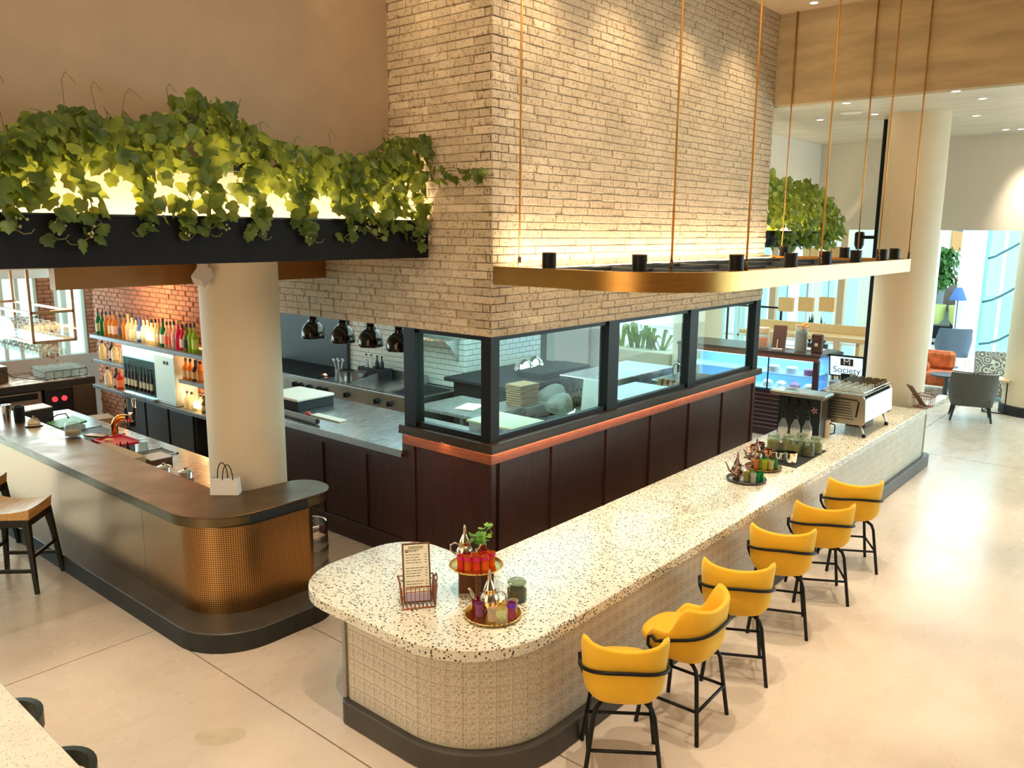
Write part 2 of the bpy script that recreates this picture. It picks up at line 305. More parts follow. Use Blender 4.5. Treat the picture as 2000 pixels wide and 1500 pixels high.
    def build(s, name, mat, parent=None, smooth=False, label=None, kind=None, loc=None, rz=0):
        me = bpy.data.meshes.new(name); me.from_pydata(s.v, [], s.f); me.materials.append(mat)
        if smooth: me.shade_smooth() if smooth is True else me.set_sharp_from_angle(angle=smooth)
        if smooth and smooth is not True: me.shade_smooth(); me.set_sharp_from_angle(angle=smooth)
        return obj(name, me, parent, label, kind, loc, rz)
def obj(name, me, parent=None, label=None, kind=None, loc=None, rz=0):
    o = bpy.data.objects.new(name, me); COL.objects.link(o)
    if parent: o.parent = parent
    if label: o['label'] = label
    if kind: o['kind'] = kind
    if loc: o.location = loc
    if rz: o.rotation_euler.z = rz
    return o
AUTO = math.radians(40)
def inset(out, d):
    n = len(out); ar = sum(out[i][0]*out[(i+1)%n][1]-out[(i+1)%n][0]*out[i][1] for i in range(n)); sg = 1 if ar > 0 else -1; R = []
    for i in range(n):
        p, q, r = Vector(out[i-1]), Vector(out[i]), Vector(out[(i+1)%n])
        e1 = (q-p); e2 = (r-q)
        if e1.length < 1e-9 or e2.length < 1e-9: R.append((q.x, q.y)); continue
        e1.normalize(); e2.normalize()
        n1 = Vector((-e1.y, e1.x)); n2 = Vector((-e2.y, e2.x)); b = n1+n2
        k = b.length_squared
        b = b*(2/k) if k > 0.4 else n1
        R.append((q.x+sg*d*b.x, q.y+sg*d*b.y))
    return R
def rpoly(pts, seg=7):            # [(x, y, radius)] -> outline with rounded corners
    n = len(pts); out = []
    for i in range(n):
        x, y, r = pts[i]; q = Vector((x, y))
        if r <= 0: out.append((x, y)); continue
        a = Vector(pts[i-1][:2])-q; b = Vector(pts[(i+1)%n][:2])-q; la, lb = a.length, b.length; a.normalize(); b.normalize()
        ang = a.angle(b); d = min(r/math.tan(ang/2), la*0.499, lb*0.499); rr = d*math.tan(ang/2)
        c = q+(a+b).normalized()*(rr/math.sin(ang/2)); p0 = q+a*d; p1 = q+b*d
        a0 = math.atan2(*(p0-c).yx); a1 = math.atan2(*(p1-c).yx); da = (a1-a0+PI) % (2*PI)-PI
        for k in range(seg+1): out.append((c.x+rr*math.cos(a0+da*k/seg), c.y+rr*math.sin(a0+da*k/seg)))
    return out
def thing(name, label, cat, loc=(0,0,0), group=None, rz=0):
    o = obj(name, None, None, label, None, loc, rz); o['category'] = cat
    if group: o['group'] = group
    return o
def tag(o, label, cat, group=None):
    o['label'] = label; o['category'] = cat
    if group: o['group'] = group
    return o
def struct(o): o['kind'] = 'structure'; return o
def sroot(name): return struct(obj(name, None))
def dup(root, loc, rz=0, label=None, group=None, swap=None):
    def cp(o, par):
        c = o.copy(); COL.objects.link(c)
        if par: c.parent = par
        for ch in list(o.children): cp(ch, c)
        return c
    r = cp(root, None); r.location = loc; r.rotation_euler.z = rz
    if label: r['label'] = label
    if group: r['group'] = group
    return r
CAM = Vector((0, 0, 4.0))
def seen(p, m=60):
    d = Vector(p)-CAM; z = d.dot(_F)
    if z < 0.3: return False
    x = 1000+1599.79*d.dot(_r)/z; y = 750-1599.79*d.dot(_u)/z
    return -m < x < 2000+m and -m < y < 1500+m
def pieces(parent, items, name, mat, limit=300, stuffname=None, smooth=False):
    """items: (centre, normal, size, verts, faces, key). The largest in view become parts (shared meshes by key); the rest one stuff part."""
    def sc(it):
        d = Vector(it[0])-CAM
        return (-abs(d.normalized().dot(Vector(it[1])))*it[2]/d.length_squared) if seen(it[0]) else 1.0
    items = sorted(items, key=sc); cache = {}; rest = MB()
    for i, (c, n, sz, v, f, key) in enumerate(items):
        if i < limit:
            if key is None or key not in cache:
                me = bpy.data.meshes.new(name); me.from_pydata(v, [], f); me.materials.append(mat)
                if key is not None: cache[key] = me
            else: me = cache[key]
            obj(name, me, parent, loc=c)
        else: rest.add([(p[0]+c[0], p[1]+c[1], p[2]+c[2]) for p in v], f)
    if rest.v: rest.build(stuffname or name+'work', mat, parent, kind='stuff')
def brick_items(o, u, n, width, height, bw, bh, j, proud=0.012, ch=0.006, jit=0.004, seed=1, skip=None, longish=0.0):
    """running-bond bricks on the plane through o spanned by horizontal u and +z, facing n"""
    rnd = random.Random(seed); o = Vector(o); u = Vector(u); n = Vector(n); z = Vector((0,0,1)); out = []
    rows = int(round(height/bh)); shapes = {}
    for r in range(rows):
        x = -(bw*0.5 if r % 2 else 0.0) - (rnd.random()*0.06 if longish else 0)
        while x < width-0.001:
            w = bw*(1+longish*rnd.uniform(-1, 1)); a = max(0, x); b = min(width, x+w)
            if b-a > 0.03 and not (skip and skip((a+b)/2, (r+0.5)*bh)):
                full = abs((b-a)-bw) < 1e-6; k = rnd.randrange(3); key = ('b', k) if full and not longish else None
                L = (b-a)-j; H = bh-j; p = proud+(k-1)*jit
                if key is None or key not in shapes:
                    c = ch; tl = (rnd.random()-0.5)*jit
                    V = []
                    for (aa, bb, dd) in ((0, 0, -0.03), (0, 0, p-c), (c, c, p)):
                        for su, sz_ in ((-1,-1),(1,-1),(1,1),(-1,1)):
                            V.append(u*(su*(L/2-aa))+z*(sz_*(H/2-bb))+n*(dd+(tl*su if dd > 0 else 0)))
                    Fc = [(8,9,10,11)]
                    for q in (0, 4):
                        for i in range(4): Fc.append((q+i, q+(i+1)%4, q+4+(i+1)%4, q+4+i))
                    if u.cross(z).dot(n) < 0: Fc = [tuple(reversed(f)) for f in Fc]
                    sh = ([tuple(v) for v in V], Fc)
                    if key: shapes[key] = sh
                else: sh = shapes[key]
                c0 = o+u*((a+b)/2)+z*((r+0.5)*bh)
                out.append((tuple(c0), tuple(n), L*H, sh[0], sh[1], (id(shapes), key) if key else None))
            x += w
    return out
# ------------------------------------------------------------------ floor, ceilings, walls
fl = sroot('floor')
MB().box(-7, -12, -0.10, 62, 32, -0.02).build('subfloor', M('joint_filler', (0.16, 0.12, 0.09), 0.9), fl)
j = 0.007
for x0, x1, ys in ((-7, 3.56, (-12, 7.7, 32)), (3.56, 4.62, (-12, 12, 32)), (4.62, 16.2, (-12, 12, 32)), (16.2, 30, (-12, 4.2, 32)), (30, 62, (-12, 10, 32))):
    for y0, y1 in zip(ys[:-1], ys[1:]):
        MB().box(x0+j, y0+j, -0.05, x1-j, y1-j, 0).build('slab', CONC, fl)
pa = MB(); o = [(3.02+0.69*(a_+b_), 5.60+0.72*(b_-a_)) for a_, b_ in [(0.20*math.cos(t)*(1+0.10*math.sin(3*t)), 0.13*math.sin(t)*(1+0.15*math.sin(2*t+1))) for t in [2*PI*i/26 for i in range(26)]]]
pa.prism(o, -0.001, 0.0015).build('floor_patch', M('patch_concrete', (0.56, 0.47, 0.33), 0.22, noise=0.12, scale=9), fl)
struct(MB().box(-6, -9, 7.37, 13.3, 7.3, 7.5).build('ceiling', M('ceiling_plaster', (0.62, 0.50, 0.34), 0.75, noise=0.05, scale=2)))
struct(MB().box(-6.2, -9, 0, -6, 20, 7.4).build('wall_back', M('dark_gallery_wall', (0.20, 0.15, 0.11), 0.8)))
struct(MB().box(-6.2, -9.2, 0, 12, -9, 7.4).build('wall_gallery', TAUPE))
struct(MB().box(-6, 7.25, 3.7, 6.39, 7.45, 7.4).build('wall_plaster', TAUPE))
struct(MB().box(13.18, -9, 6.0, 13.4, 5.72, 7.37).build('wall_bulkhead', BULK))
struct(MB().box(13.41, -9, 6.0, 20.2, 7.27, 6.15).build('ceiling_low', CEILG))
struct(MB().box(13.1, 7.27, 3.72, 19.8, 7.45, 6.1).build('wall_right', OFFW))
struct(MB().box(19.6, -9, 4.08, 19.8, 7.27, 6.1).build('wall_far', OFFW))
struct(MB().box(-6, 7.25, 3.75, 6.39, 8.62, 3.9).build('ceiling_bar', OFFW)); struct(MB().box(-6, 8.62, 3.60, 6.8, 20, 3.74).build('ceiling_service', OFFW))
struct(MB().box(3.2, 8.49, 3.40, 6.38, 8.62, 3.749).build('trim_1', M('brown_bronze', (0.30, 0.135, 0.04), 0.42, 0.6, noise=0.1, scale=3, stretch=(0.5, 1, 4))))
struct(MB().box(1.6, 12.2, 3.10, 3.19, 17.6, 3.55).build('trim_2', WHITE))
# brick chimney box over the kitchen
bw_ = sroot('wall_brick')
MB().box(6.405, 5.715, 2.89, 13.165, 5.95, 7.37).build('wall_core', MORT, bw_)
MB().box(6.405, 5.715, 2.89, 6.64, 11.4, 7.37).build('wall_core', MORT, bw_)
MB().box(12.95, 5.715, 2.89, 13.165, 9.0, 7.37).build('wall_core', MORT, bw_)
it = brick_items((6.39, 5.70, 2.89), (1,0,0), (0,-1,0), 6.79, 4.48, 0.262, 0.0862, 0.006, 0.003, 0.007, 0.006, 3, longish=0.12)
it += brick_items((6.39, 5.71, 2.89), (0,1,0), (-1,0,0), 5.6, 4.48, 0.262, 0.0862, 0.006, 0.003, 0.007, 0.006, 4, longish=0.12, skip=lambda a, h: a > 1.6 and h > 0.95)
pieces(bw_, it, 'brick', BRW, 300)
struct(MB().box(6.64, 5.95, 3.42, 13.3, 12.5, 3.55).build('ceiling_kitchen', M('kitchen_ceiling', (0.55, 0.58, 0.56), 0.8)))
# ------------------------------------------------------------------ panelled kitchen wall with glazed frame
wp = sroot('wall_panelled')
def stile(b): return b
MB().box(6.43, 5.74, 0.0, 13.14, 5.84, 1.60).build('backing', MAHO, wp)
MB().box(6.43, 5.74, 0.0, 6.53, 7.05, 1.60).build('backing', MAHO, wp)
MB().box(6.43, 7.05, 0.0, 6.53, 11.3, 1.36).build('backing', MAHO, wp)
sx = [6.52, 7.517, 8.671, 9.77, 10.873, 11.967, 13.10]
for a, b in zip(sx[:-1], sx[1:]): MB().bbox(a+0.03, 5.722, 0.27, b-0.035, 5.75, 1.50, 0.006).build('panel', MAHO, wp)
for i, a in enumerate([6.43]+sx[1:-1]+[13.09]):
    MB().bbox(a-0.045 if i else 6.39, 5.70, 0.27, a+0.045 if i else 6.475, 5.742, 1.495, 0.005).build('stile', MAHO, wp)
MB().bbox(6.39, 5.70, 0.15, 13.14, 5.742, 0.27, 0.005).build('bottom_rail', MAHO, wp)
MB().bbox(6.39, 5.70, 1.495, 13.14, 5.742, 1.605, 0.005).build('panel_rail', MAHO_LIT, wp, label='mahogany rail under the sill with the strip glow painted into its colour')
MB().box(6.47, 5.78, 0.0, 13.1, 5.80, 0.15).build('toe_kick', BLKM, wp)
sy = [5.79, 6.98]
MB().bbox(6.412, 5.80, 0.27, 6.45, 6.92, 1.50, 0.006).build('panel', MAHO, wp)
for a, b in ((7.14, 7.81), (7.90, 8.70), (8.79, 9.65), (9.75, 10.6)): MB().bbox(6.412, a, 0.27, 6.45, b, 1.24, 0.006).build('panel', MAHO, wp)
for y0, y1, z1 in ((5.742, 5.80, 1.495), (6.92, 7.13, 1.495), (7.81, 7.90, 1.24), (8.70, 8.79, 1.24), (9.65, 9.75, 1.24), (10.6, 11.3, 1.24)):
    MB().bbox(6.39, y0, 0.27, 6.432, y1, z1, 0.005).build('stile', MAHO, wp)
MB().bbox(6.39, 5.742, 0.15, 6.432, 11.3, 0.27, 0.005).build('bottom_rail', MAHO, wp)
MB().bbox(6.39, 7.13, 1.24, 6.432, 11.3, 1.34, 0.005).build('panel_rail', MAHO, wp)
MB().bbox(6.39, 5.742, 1.495, 6.432, 7.13, 1.605, 0.005).build('panel_rail', MAHO_LIT, wp, label='mahogany rail under the sill with the strip glow painted into its colour')
MB().box(6.46, 5.80, 0.0, 6.48, 11.3, 0.15).build('toe_kick', BLKM, wp)
# sill with concealed led strip
MB().bbox(6.335, 5.645, 1.655, 13.25, 5.95, 1.735, 0.008).build('sill', M('dark_sill', (0.045, 0.03, 0.02), 0.35), wp)
MB().bbox(6.335, 5.952, 1.655, 6.62, 7.13, 1.735, 0.008).build('sill', M('dark_sill', (0.045, 0.03, 0.02), 0.35), wp)
MB().box(6.335, 5.645, 1.635, 13.25, 5.649, 1.66).build('sill_lip', MATS['dark_sill'], wp); MB().box(6.335, 5.649, 1.635, 6.339, 7.13, 1.66).build('sill_lip', MATS['dark_sill'], wp)
MB().box(6.40, 5.655, 1.651, 13.1, 5.668, 1.655).build('light_strip', LEDO, wp)
MB().box(6.345, 5.70, 1.651, 6.358, 7.1, 1.655).build('light_strip', LEDO, wp)
area('sill_light', (9.75, 5.672, 1.648), 6.7, 0.03, 9, (1, 0.5, 0.25), (0, 0.1, -1)); area('sill_light', (6.362, 6.4, 1.648), 0.03, 1.4, 2.0, (1, 0.5, 0.25), (0.1, 0, -1))
fr = BLK
for x0, x1 in ((6.40, 6.54), (8.64, 8.88), (10.77, 11.01), (13.02, 13.20)):
    MB().box(x0, 5.72, 1.73, x1, 5.86, 2.90).build('post', fr, wp)
MB().box(6.40, 6.895, 1.73, 6.54, 7.085, 2.90).build('post', fr, wp)
MB().box(6.54, 5.75, 1.73, 13.1, 5.82, 1.79).build('frame_rail', fr, wp); MB().box(6.54, 5.75, 2.84, 13.1, 5.82, 2.90).build('frame_rail', fr, wp)
MB().box(6.43, 5.86, 1.73, 6.50, 6.9, 1.79).build('frame_rail', fr, wp); MB().box(6.43, 5.86, 2.84, 6.50, 6.9, 2.90).build('frame_rail', fr, wp)
for a, b in ((6.54, 8.64), (8.88, 10.77), (11.01, 13.02)): MB().box(a, 5.78, 1.79, b, 5.788, 2.84).build('pane', GLASS, wp)
MB().box(6.46, 5.86, 1.79, 6.468, 6.895, 2.84).build('pane', GLASS, wp)
# steel pass counter
pc = thing('pass_counter', 'long brushed steel pass counter running from the glazed corner to the round column', 'counter')
MB().bbox(6.35, 7.09, 1.375, 7.75, 11.3, 1.425, 0.006).build('steel_top', STEEL, pc)
MB().bbox(6.335, 7.09, 1.335, 6.35, 11.3, 1.425, 0.003).build('front_edge', STEELD, pc)
MB().box(6.55, 7.1, 0.0, 7.70, 11.3, 1.37).build('carcass', STEELD, pc)
# round columns
def column(n, x, y, r, z0, z1, lab):
    c = struct(MB().lathe([(r, z0), (r, z1)], (x, y, 0), 48).build(n, CREAM, None, AUTO)); c['label'] = lab; return c
column('column', 4.94, 8.12, 0.42, 0, 3.72, 'round cream column behind the copper bar corner')
column('column', 15.62, 4.15, 0.49, 0, 6.02, 'round cream column behind the coffee machine')
c3 = column('column', 21.5, 2.75, 0.62, 0.22, 6.0, 'round cream column at the right edge of the lounge')
MB().lathe([(0.66, 0), (0.66, 0.20), (0.62, 0.22)], (21.5, 2.75, 0), 40).build('column_skirting', BLKM, c3, AUTO)
pp = thing('riser_pipe', 'pair of thin dark pipes running up beside the right column', 'pipe', (15.93, 4.66, 0))
for dx, dy in ((0, 0.0), (0.0, 0.13)): MB().cyl((dx, dy, 0), (dx, dy, 6.0), 0.035, n=10).build('pipe', BLK, pp)
pw = struct(MB().box(15.8, 10.75, 0, 16.0, 17.5, 3.7).build('wall_rear', M('rose_grey_panel', (0.44, 0.36, 0.34), 0.7)))
MB().bbox(15.74, 12.3, 0.9, 15.80, 13.2, 3.2, 0.01).build('panel', M('pale_aqua_panel', (0.45, 0.66, 0.68), 0.5), pw); MB().bbox(15.74, 11.0, 0.9, 15.80, 12.1, 3.2, 0.01).build('panel', M('rose_panel', (0.50, 0.40, 0.38), 0.6), pw)
# ------------------------------------------------------------------ paths and strips
def plen(P): return [0]+[sum((Vector(P[i+1])-Vector(P[i])).length for i in range(k+1)) for k in range(len(P)-1)]
def at_s(P, L, s):
    s = max(0, min(L[-1], s))
    for i in range(len(P)-1):
        if s <= L[i+1]+1e-9:
            a = Vector(P[i]); b = Vector(P[i+1]); d = (b-a); k = (s-L[i])/max(1e-9, L[i+1]-L[i]); d.normalize()
            return a+(b-a)*k, d
    return Vector(P[-1]), (Vector(P[-1])-Vector(P[-2])).normalized()
def openpath(pts, seg=10):
    return rpoly([(pts[0][0], pts[0][1], 0)]+pts[1:-1]+[(pts[-1][0], pts[-1][1], 0)], seg)
def strip(name, P, s0, s1, z0, z1, th, mat, parent, side=-1, n=24, label=None):
    """sheet standing along path P; side=+1 faces the left of travel"""
    L = plen(P); bm = bmesh.new(); uv = bm.loops.layers.uv.new('UVMap'); ss = sorted(set([s0, s1]+[s for s in L if s0 < s < s1]))
    cols = []
    for s in ss:
        p, d = at_s(P, L, s); nn = Vector((-d.y, d.x))*side
        q = p-nn*th
        cols.append([(s, bm.verts.new((p.x, p.y, z0)), bm.verts.new((p.x, p.y, z1)), bm.verts.new((q.x, q.y, z0)), bm.verts.new((q.x, q.y, z1)))])
    for a, b in zip(cols[:-1], cols[1:]):
        sa, A0, A1, B0, B1 = a[0]; sb, C0, C1, D0, D1 = b[0]
        for vs, us in (((A0, C0, C1, A1), ((sa, z0), (sb, z0), (sb, z1), (sa, z1))), ((B0, B1, D1, D0), None), ((A1, C1, D1, B1), None), ((A0, B0, D0, C0), None)):
            f = bm.faces.new(vs); f.smooth = True
            for l, k in zip(f.loops, us or [(0.01, 0.01)]*4): l[uv].uv = k
    bmesh.ops.recalc_face_normals(bm, faces=bm.faces)
    me = bpy.data.meshes.new(name); bm.to_mesh(me); bm.free(); me.materials.append(mat); me.set_sharp_from_angle(angle=AUTO)
    return obj(name, me, parent, label)
# ------------------------------------------------------------------ terrazzo counter
tc = thing('terrazzo_counter', 'long L-shaped terrazzo bar counter with speckled tile front and dark plinth', 'counter')
slab = rpoly([(16.6, 3.44, 0.12), (3.73, 3.44, 0.78), (3.73, 5.71, 0.55), (5.16, 5.71, 0.42), (5.16, 4.77, 0.06), (14.9, 4.77, 0.03), (14.9, 3.62, 0.03), (16.6, 3.62, 0.06)], 10)
MB().prism(slab, 0.955, 1.06, 0.012).build('terrazzo_top', TERR, tc, AUTO)
base = openpath([(14.85, 4.70), (14.85, 3.62, 0.0), (15.36, 3.60, 0.0), (15.36, 3.475, 0.05), (3.84, 3.475, 0.76), (3.84, 5.03, 0.04), (5.0, 5.03)], 12)
core = rpoly([(14.85, 4.70, 0), (14.85, 3.60, 0), (15.34, 3.60, 0), (15.34, 3.49, 0.04), (3.855, 3.49, 0.76), (3.855, 5.015, 0), (5.05, 5.015, 0), (5.05, 4.70, 0)], 12)
MB().prism(core, 0.18, 0.955).build('tile_backing', M('tile_joint', (0.30, 0.22, 0.14), 0.9), tc, AUTO)
pl = rpoly([(14.87, 4.72, 0.0), (14.87, 3.62, 0.0), (15.43, 3.62, 0.02), (15.43, 3.40, 0.14), (3.78, 3.40, 0.82), (3.78, 5.06, 0.10), (5.08, 5.06, 0.05), (5.08, 4.72, 0.03)], 12)
MB().prism(pl, 0.0, 0.205, 0.012).build('plinth', PLINTH, tc, AUTO)
MB().box(3.825, 5.00, 0.2, 3.86, 5.035, 0.955).build('edge_trim', STEELD, tc)
Lb = plen(base); TW = 0.125; items = []
s = 1.95
cache_rows = 6
while s < Lb[-1]-0.05:
    for r in range(cache_rows):
        z0 = 0.205+r*0.125; z1 = z0+0.125; g = 0.0011; pts = []
        for k in (0, 0.5, 1):
            p, d = at_s(base, Lb, s+g+(min(TW, Lb[-1]-s)-2*g)*k); pts.append((p, d))
        c = pts[1][0]; cz = (z0+z1)/2; V = []
        for p, d in pts:
            nn = Vector((d.y, -d.x))      # outward is to the right of travel for this path
            nn = -nn
            for dd in (0.0, -0.014):
                q = p+nn*dd
                for zz in (z0+g, z1-g): V.append((q.x-c.x, q.y-c.y, zz-cz))
        # per column: 0 front low,1 front high,2 back low,3 back high
        F = []
        for k in (0, 4):
            F += [(k, k+4, k+5, k+1), (k+1, k+5, k+7, k+3), (k, k+2, k+6, k+4)]
        F += [(0, 1, 3, 2), (8, 10, 11, 9)]
        nn = Vector((pts[1][1].y, -pts[1][1].x))
        items.append(((c.x, c.y, cz), (-nn.x, -nn.y, 0), 0.0156, V, F, None))
    s += TW
# fix winding so fronts face outward
def fixw(it):
    c, n, a, V, F, k = it; f = F[0]; e1 = Vector(V[f[1]])-Vector(V[f[0]]); e2 = Vector(V[f[2]])-Vector(V[f[1]])
    return it if e1.cross(e2).dot(Vector((c[0]-9.5, c[1]-4.2, 0)).normalized() if c[0] < 4.4 else Vector((0, -1, 0))) > 0 else (c, n, a, V, [tuple(reversed(x)) for x in F], k)
items = [fixw(i) for i in items]
pieces(tc, items, 'tile', GRAN, 300)
# ------------------------------------------------------------------ copper bar
cb = thing('copper_bar', 'copper clad bar with patinated metal top and perforated front, curving round the column', 'bar')
top = rpoly([(3.73, 15.8, 0.02), (3.73, 7.0, 0.62), (5.36, 7.0, 0.30), (5.36, 7.62, 0.28), (4.42, 7.66, 0.36), (4.42, 15.8, 0.02)], 10)
MB().prism(top, 1.195, 1.215, 0.004).build('bar_top', BARTOP, cb, AUTO)
band = openpath([(3.735, 15.8), (3.735, 7.005, 0.62), (5.355, 7.005, 0.30), (5.355, 7.615, 0.28), (5.0, 7.64)], 14)
strip('front_band', band, 0, plen(band)[-1], 1.105, 1.196, 0.03, BARBAND, cb, -1)
pan = openpath([(3.79, 15.8), (3.79, 6.97, 0.58), (5.02, 6.97, 0.12), (5.02, 7.55)], 14)
LP = plen(pan); seams = [0, 0.8, 3.05, 5.30, 7.45, LP[-1]]
for a, b in zip(seams[:-1], seams[1:]): strip('perforated_panel', pan, a+0.003, b-0.003, 0.20, 1.105, 0.02, PERF, cb, -1)
MB().prism(inset(rpoly([(3.80, 15.8, 0), (3.80, 6.98, 0.57), (5.01, 6.98, 0.1), (5.01, 7.55, 0.05), (4.36, 7.62, 0.3), (4.36, 15.8, 0)], 10), 0.02), 0.0, 1.19).build('carcass', BLKM, cb)
MB().prism(rpoly([(3.54, 15.8, 0), (3.54, 6.60, 0.62), (5.06, 6.60, 0.36), (5.06, 7.5, 0.05), (4.4, 7.5, 0.05), (4.4, 15.8, 0)], 12), 0.0, 0.20, 0.010).build('foot_plinth', PLINTH, cb, AUTO)
pf = openpath([(3.536, 15.8), (3.536, 6.596, 0.62), (5.064, 6.596, 0.36), (5.064, 7.5)], 14)
strip('plinth_face', pf, 0, plen(pf)[-1], 0.0, 0.188, 0.006, PLINTHD, cb, -1)
ss = thing('steel_station', 'steel bartender work station behind the copper bar', 'counter')
MB().bbox(4.42, 8.7, 0.90, 5.52, 14.6, 0.95, 0.006).build('steel_top', brushed('warm_steel', (0.60, 0.50, 0.43), 0.24, (3, 20, 2)), ss)
MB().box(4.44, 8.75, 0.0, 5.45, 14.55, 0.90).build('carcass', STEELD, ss)
for y0, y1 in ((12.15, 12.95), (10.55, 11.0)):
    b = MB()
    for a in ((4.86, y0, 5.36, y0+0.03), (4.86, y1-0.03, 5.36, y1), (4.86, y0, 4.89, y1), (5.33, y0, 5.36, y1)): b.box(a[0], a[1], 0.949, a[2], a[3], 0.963)
    b.build('sink_rim', STEEL, ss); MB().box(4.89, y0+0.03, 0.9505, 5.33, y1-0.03, 0.953).build('sink_well_shade', M('sink_shadow', (0.05, 0.045, 0.04), 0.4, 0.6), ss)  # flat dark plate stands in for the shade inside the sink
# ------------------------------------------------------------------ yellow bar stools
def yellow_stool(name, label, group):
    t = thing(name, label, 'stool', (0,0,0), group)
    b = 0.305; ax, ay = 0.285, 0.305
    def rim(th):          # th=0 front, pi back
        a = abs((th+PI) % (2*PI)-PI); back = math.degrees(a)
        def ssm(x, lo, hi): x = max(0, min(1, (x-lo)/(hi-lo))); return x*x*(3-2*x)
        dip = 0.05*max(0, 1-(math.sin(a)/0.91)**2)*(back > 114)
        return 0.765+0.115*ssm(back, 40, 66)+0.255*ssm(back, 86, 117)-dip
    def R(th, k=1.0, e=2.9):
        c, s_ = math.cos(th), math.sin(th); return k/((abs(c)/ax)**e+(abs(s_)/ay)**e)**(1/e)
    n = 64; V = []; F = []
    outer = [(0.0, 0.600), (0.34, 0.602), (0.62, 0.612), (0.82, 0.642), (0.94, 0.695), (0.99, 0.755)]
    rings = []
    for k, z in outer: rings.append([(R(2*PI*i/n, k), 2*PI*i/n, z) for i in range(n)])
    def hb(i): return max(0, min(1, (rim(2*PI*i/n)-0.88)/0.22))
    for q in (0.3, 0.65, 0.95):
        rings.append([(R(2*PI*i/n, 0.99+0.02*q+0.07*hb(i)*q), 2*PI*i/n, 0.755+(rim(2*PI*i/n)-0.755)*q) for i in range(n)])
    rings.append([(R(2*PI*i/n, 1.01+0.075*hb(i))-0.016, 2*PI*i/n, rim(2*PI*i/n)+0.008) for i in range(n)])
    for q in (0.95, 0.5, 0.0):
        rings.append([(R(2*PI*i/n, 0.98+0.07*q*hb(i))-0.036, 2*PI*i/n, 0.70+(rim(2*PI*i/n)-0.70)*q) for i in range(n)])
    rings.append([(0.0, 0, 0.70)]*n)
    for rg in rings: V += [(r*math.cos(a), r*math.sin(a), z) for r, a, z in rg]
    for j in range(len(rings)-1):
        for i in range(n): F.append((j*n+i, j*n+(i+1)%n, (j+1)*n+(i+1)%n, (j+1)*n+i))
    m = MB().add(V, F); o = m.build('seat_shell', YEL, t, True)
    # cushion
    cu = []
    prof = [(0.0, 0.70), (0.93, 0.70), (1.0, 0.712), (1.03, 0.745), (1.01, 0.78), (0.92, 0.803), (0.6, 0.812), (0.0, 0.815)]
    def Rc(th):
        c, s_ = math.cos(th), math.sin(th); return 1/((abs(c)/(0.315 if c > 0 else 0.22))**3+(abs(s_)/0.262)**3)**(1/3)
    mb = MB(); V = [(k*Rc(2*PI*i/40)*math.cos(2*PI*i/40)+0.02, k*Rc(2*PI*i/40)*math.sin(2*PI*i/40), z) for k, z in prof for i in range(40)]
    F = [(j*40+i, j*40+(i+1)%40, j*40+40+(i+1)%40, j*40+40+i) for j in range(len(prof)-1) for i in range(40)]
    mb.add(V, F).build('seat_cushion', YEL, t, True)
    for sx, s_ in ((1, 1), (1, -1), (-1, 1), (-1, -1)):
        MB().tube([(sx*0.06, s_*0.10, 0.607), (sx*0.15, s_*0.165, 0.605), (sx*0.195, s_*0.20, 0.585), (sx*0.215, s_*0.220, 0.53), (sx*0.275, s_*0.285, 0.0)], 0.0175, 8).build('leg', BLK, t, True)
    zs = 0.27; k = 0.275-0.06*zs/0.6; kx = k; ky = 0.285-0.063*zs/0.6
    for a, b2 in (((-kx, -ky), (-kx, ky)), ((kx, -ky), (kx, ky)), ((-kx, -ky), (kx, -ky)), ((-kx, ky), (kx, ky))):
        MB().cyl((*a, zs), (*b2, zs), 0.0135, n=8).build('stretcher', BLK, t, True)
    pts = []
    for i in range(33):
        th = math.radians(72+(288-72)*i/32); q = abs(i-16)/16
        z = 0.925-0.135*q**2
        r = R(th, 1.03+0.03*(1-q))+0.010; pts.append((r*math.cos(th), r*math.sin(th), z))
    for sgn, end in ((1, 0), (-1, -1)):
        x, y, z = pts[end]; ext = [(x+0.04, y, z+0.035), (x+0.065, y+sgn*0.004, z+0.02), (x+0.07, y, z-0.05), (x+0.03, y-sgn*0.03, z-0.12), (x-0.03, y-sgn*0.12, z-0.17)]
        pts = (ext[::-1]+pts) if end == 0 else (pts+ext)
    MB().tube(pts, 0.0145, 8).build('back_tube', BLK, t, True)
    return t
st = [(4.84, 2.99, 36.6, 'yellow velvet bar stool nearest the rounded counter end, back to viewer'),
      (5.69, 2.93, 92, 'yellow velvet bar stool turned sideways so its seat cushion shows'),
      (6.70, 2.97, 29.6, 'yellow velvet bar stool third from the rounded counter end'),
      (7.82, 3.01, 24.5, 'yellow velvet bar stool fourth from the rounded counter end'),
      (8.83, 2.97, 31, 'yellow velvet bar stool fifth from the rounded counter end'),
      (9.93, 3.0, 31, 'yellow velvet bar stool farthest along the counter towards the coffee machine')]
ys = None
for x, y, a, lab in st:
    if ys is None: ys = yellow_stool('bar_stool', lab, 'yellow bar stools along the terrazzo counter'); ys.location = (x, y, 0); ys.rotation_euler.z = math.radians(a)
    else: dup(ys, (x, y, 0), math.radians(a), lab)
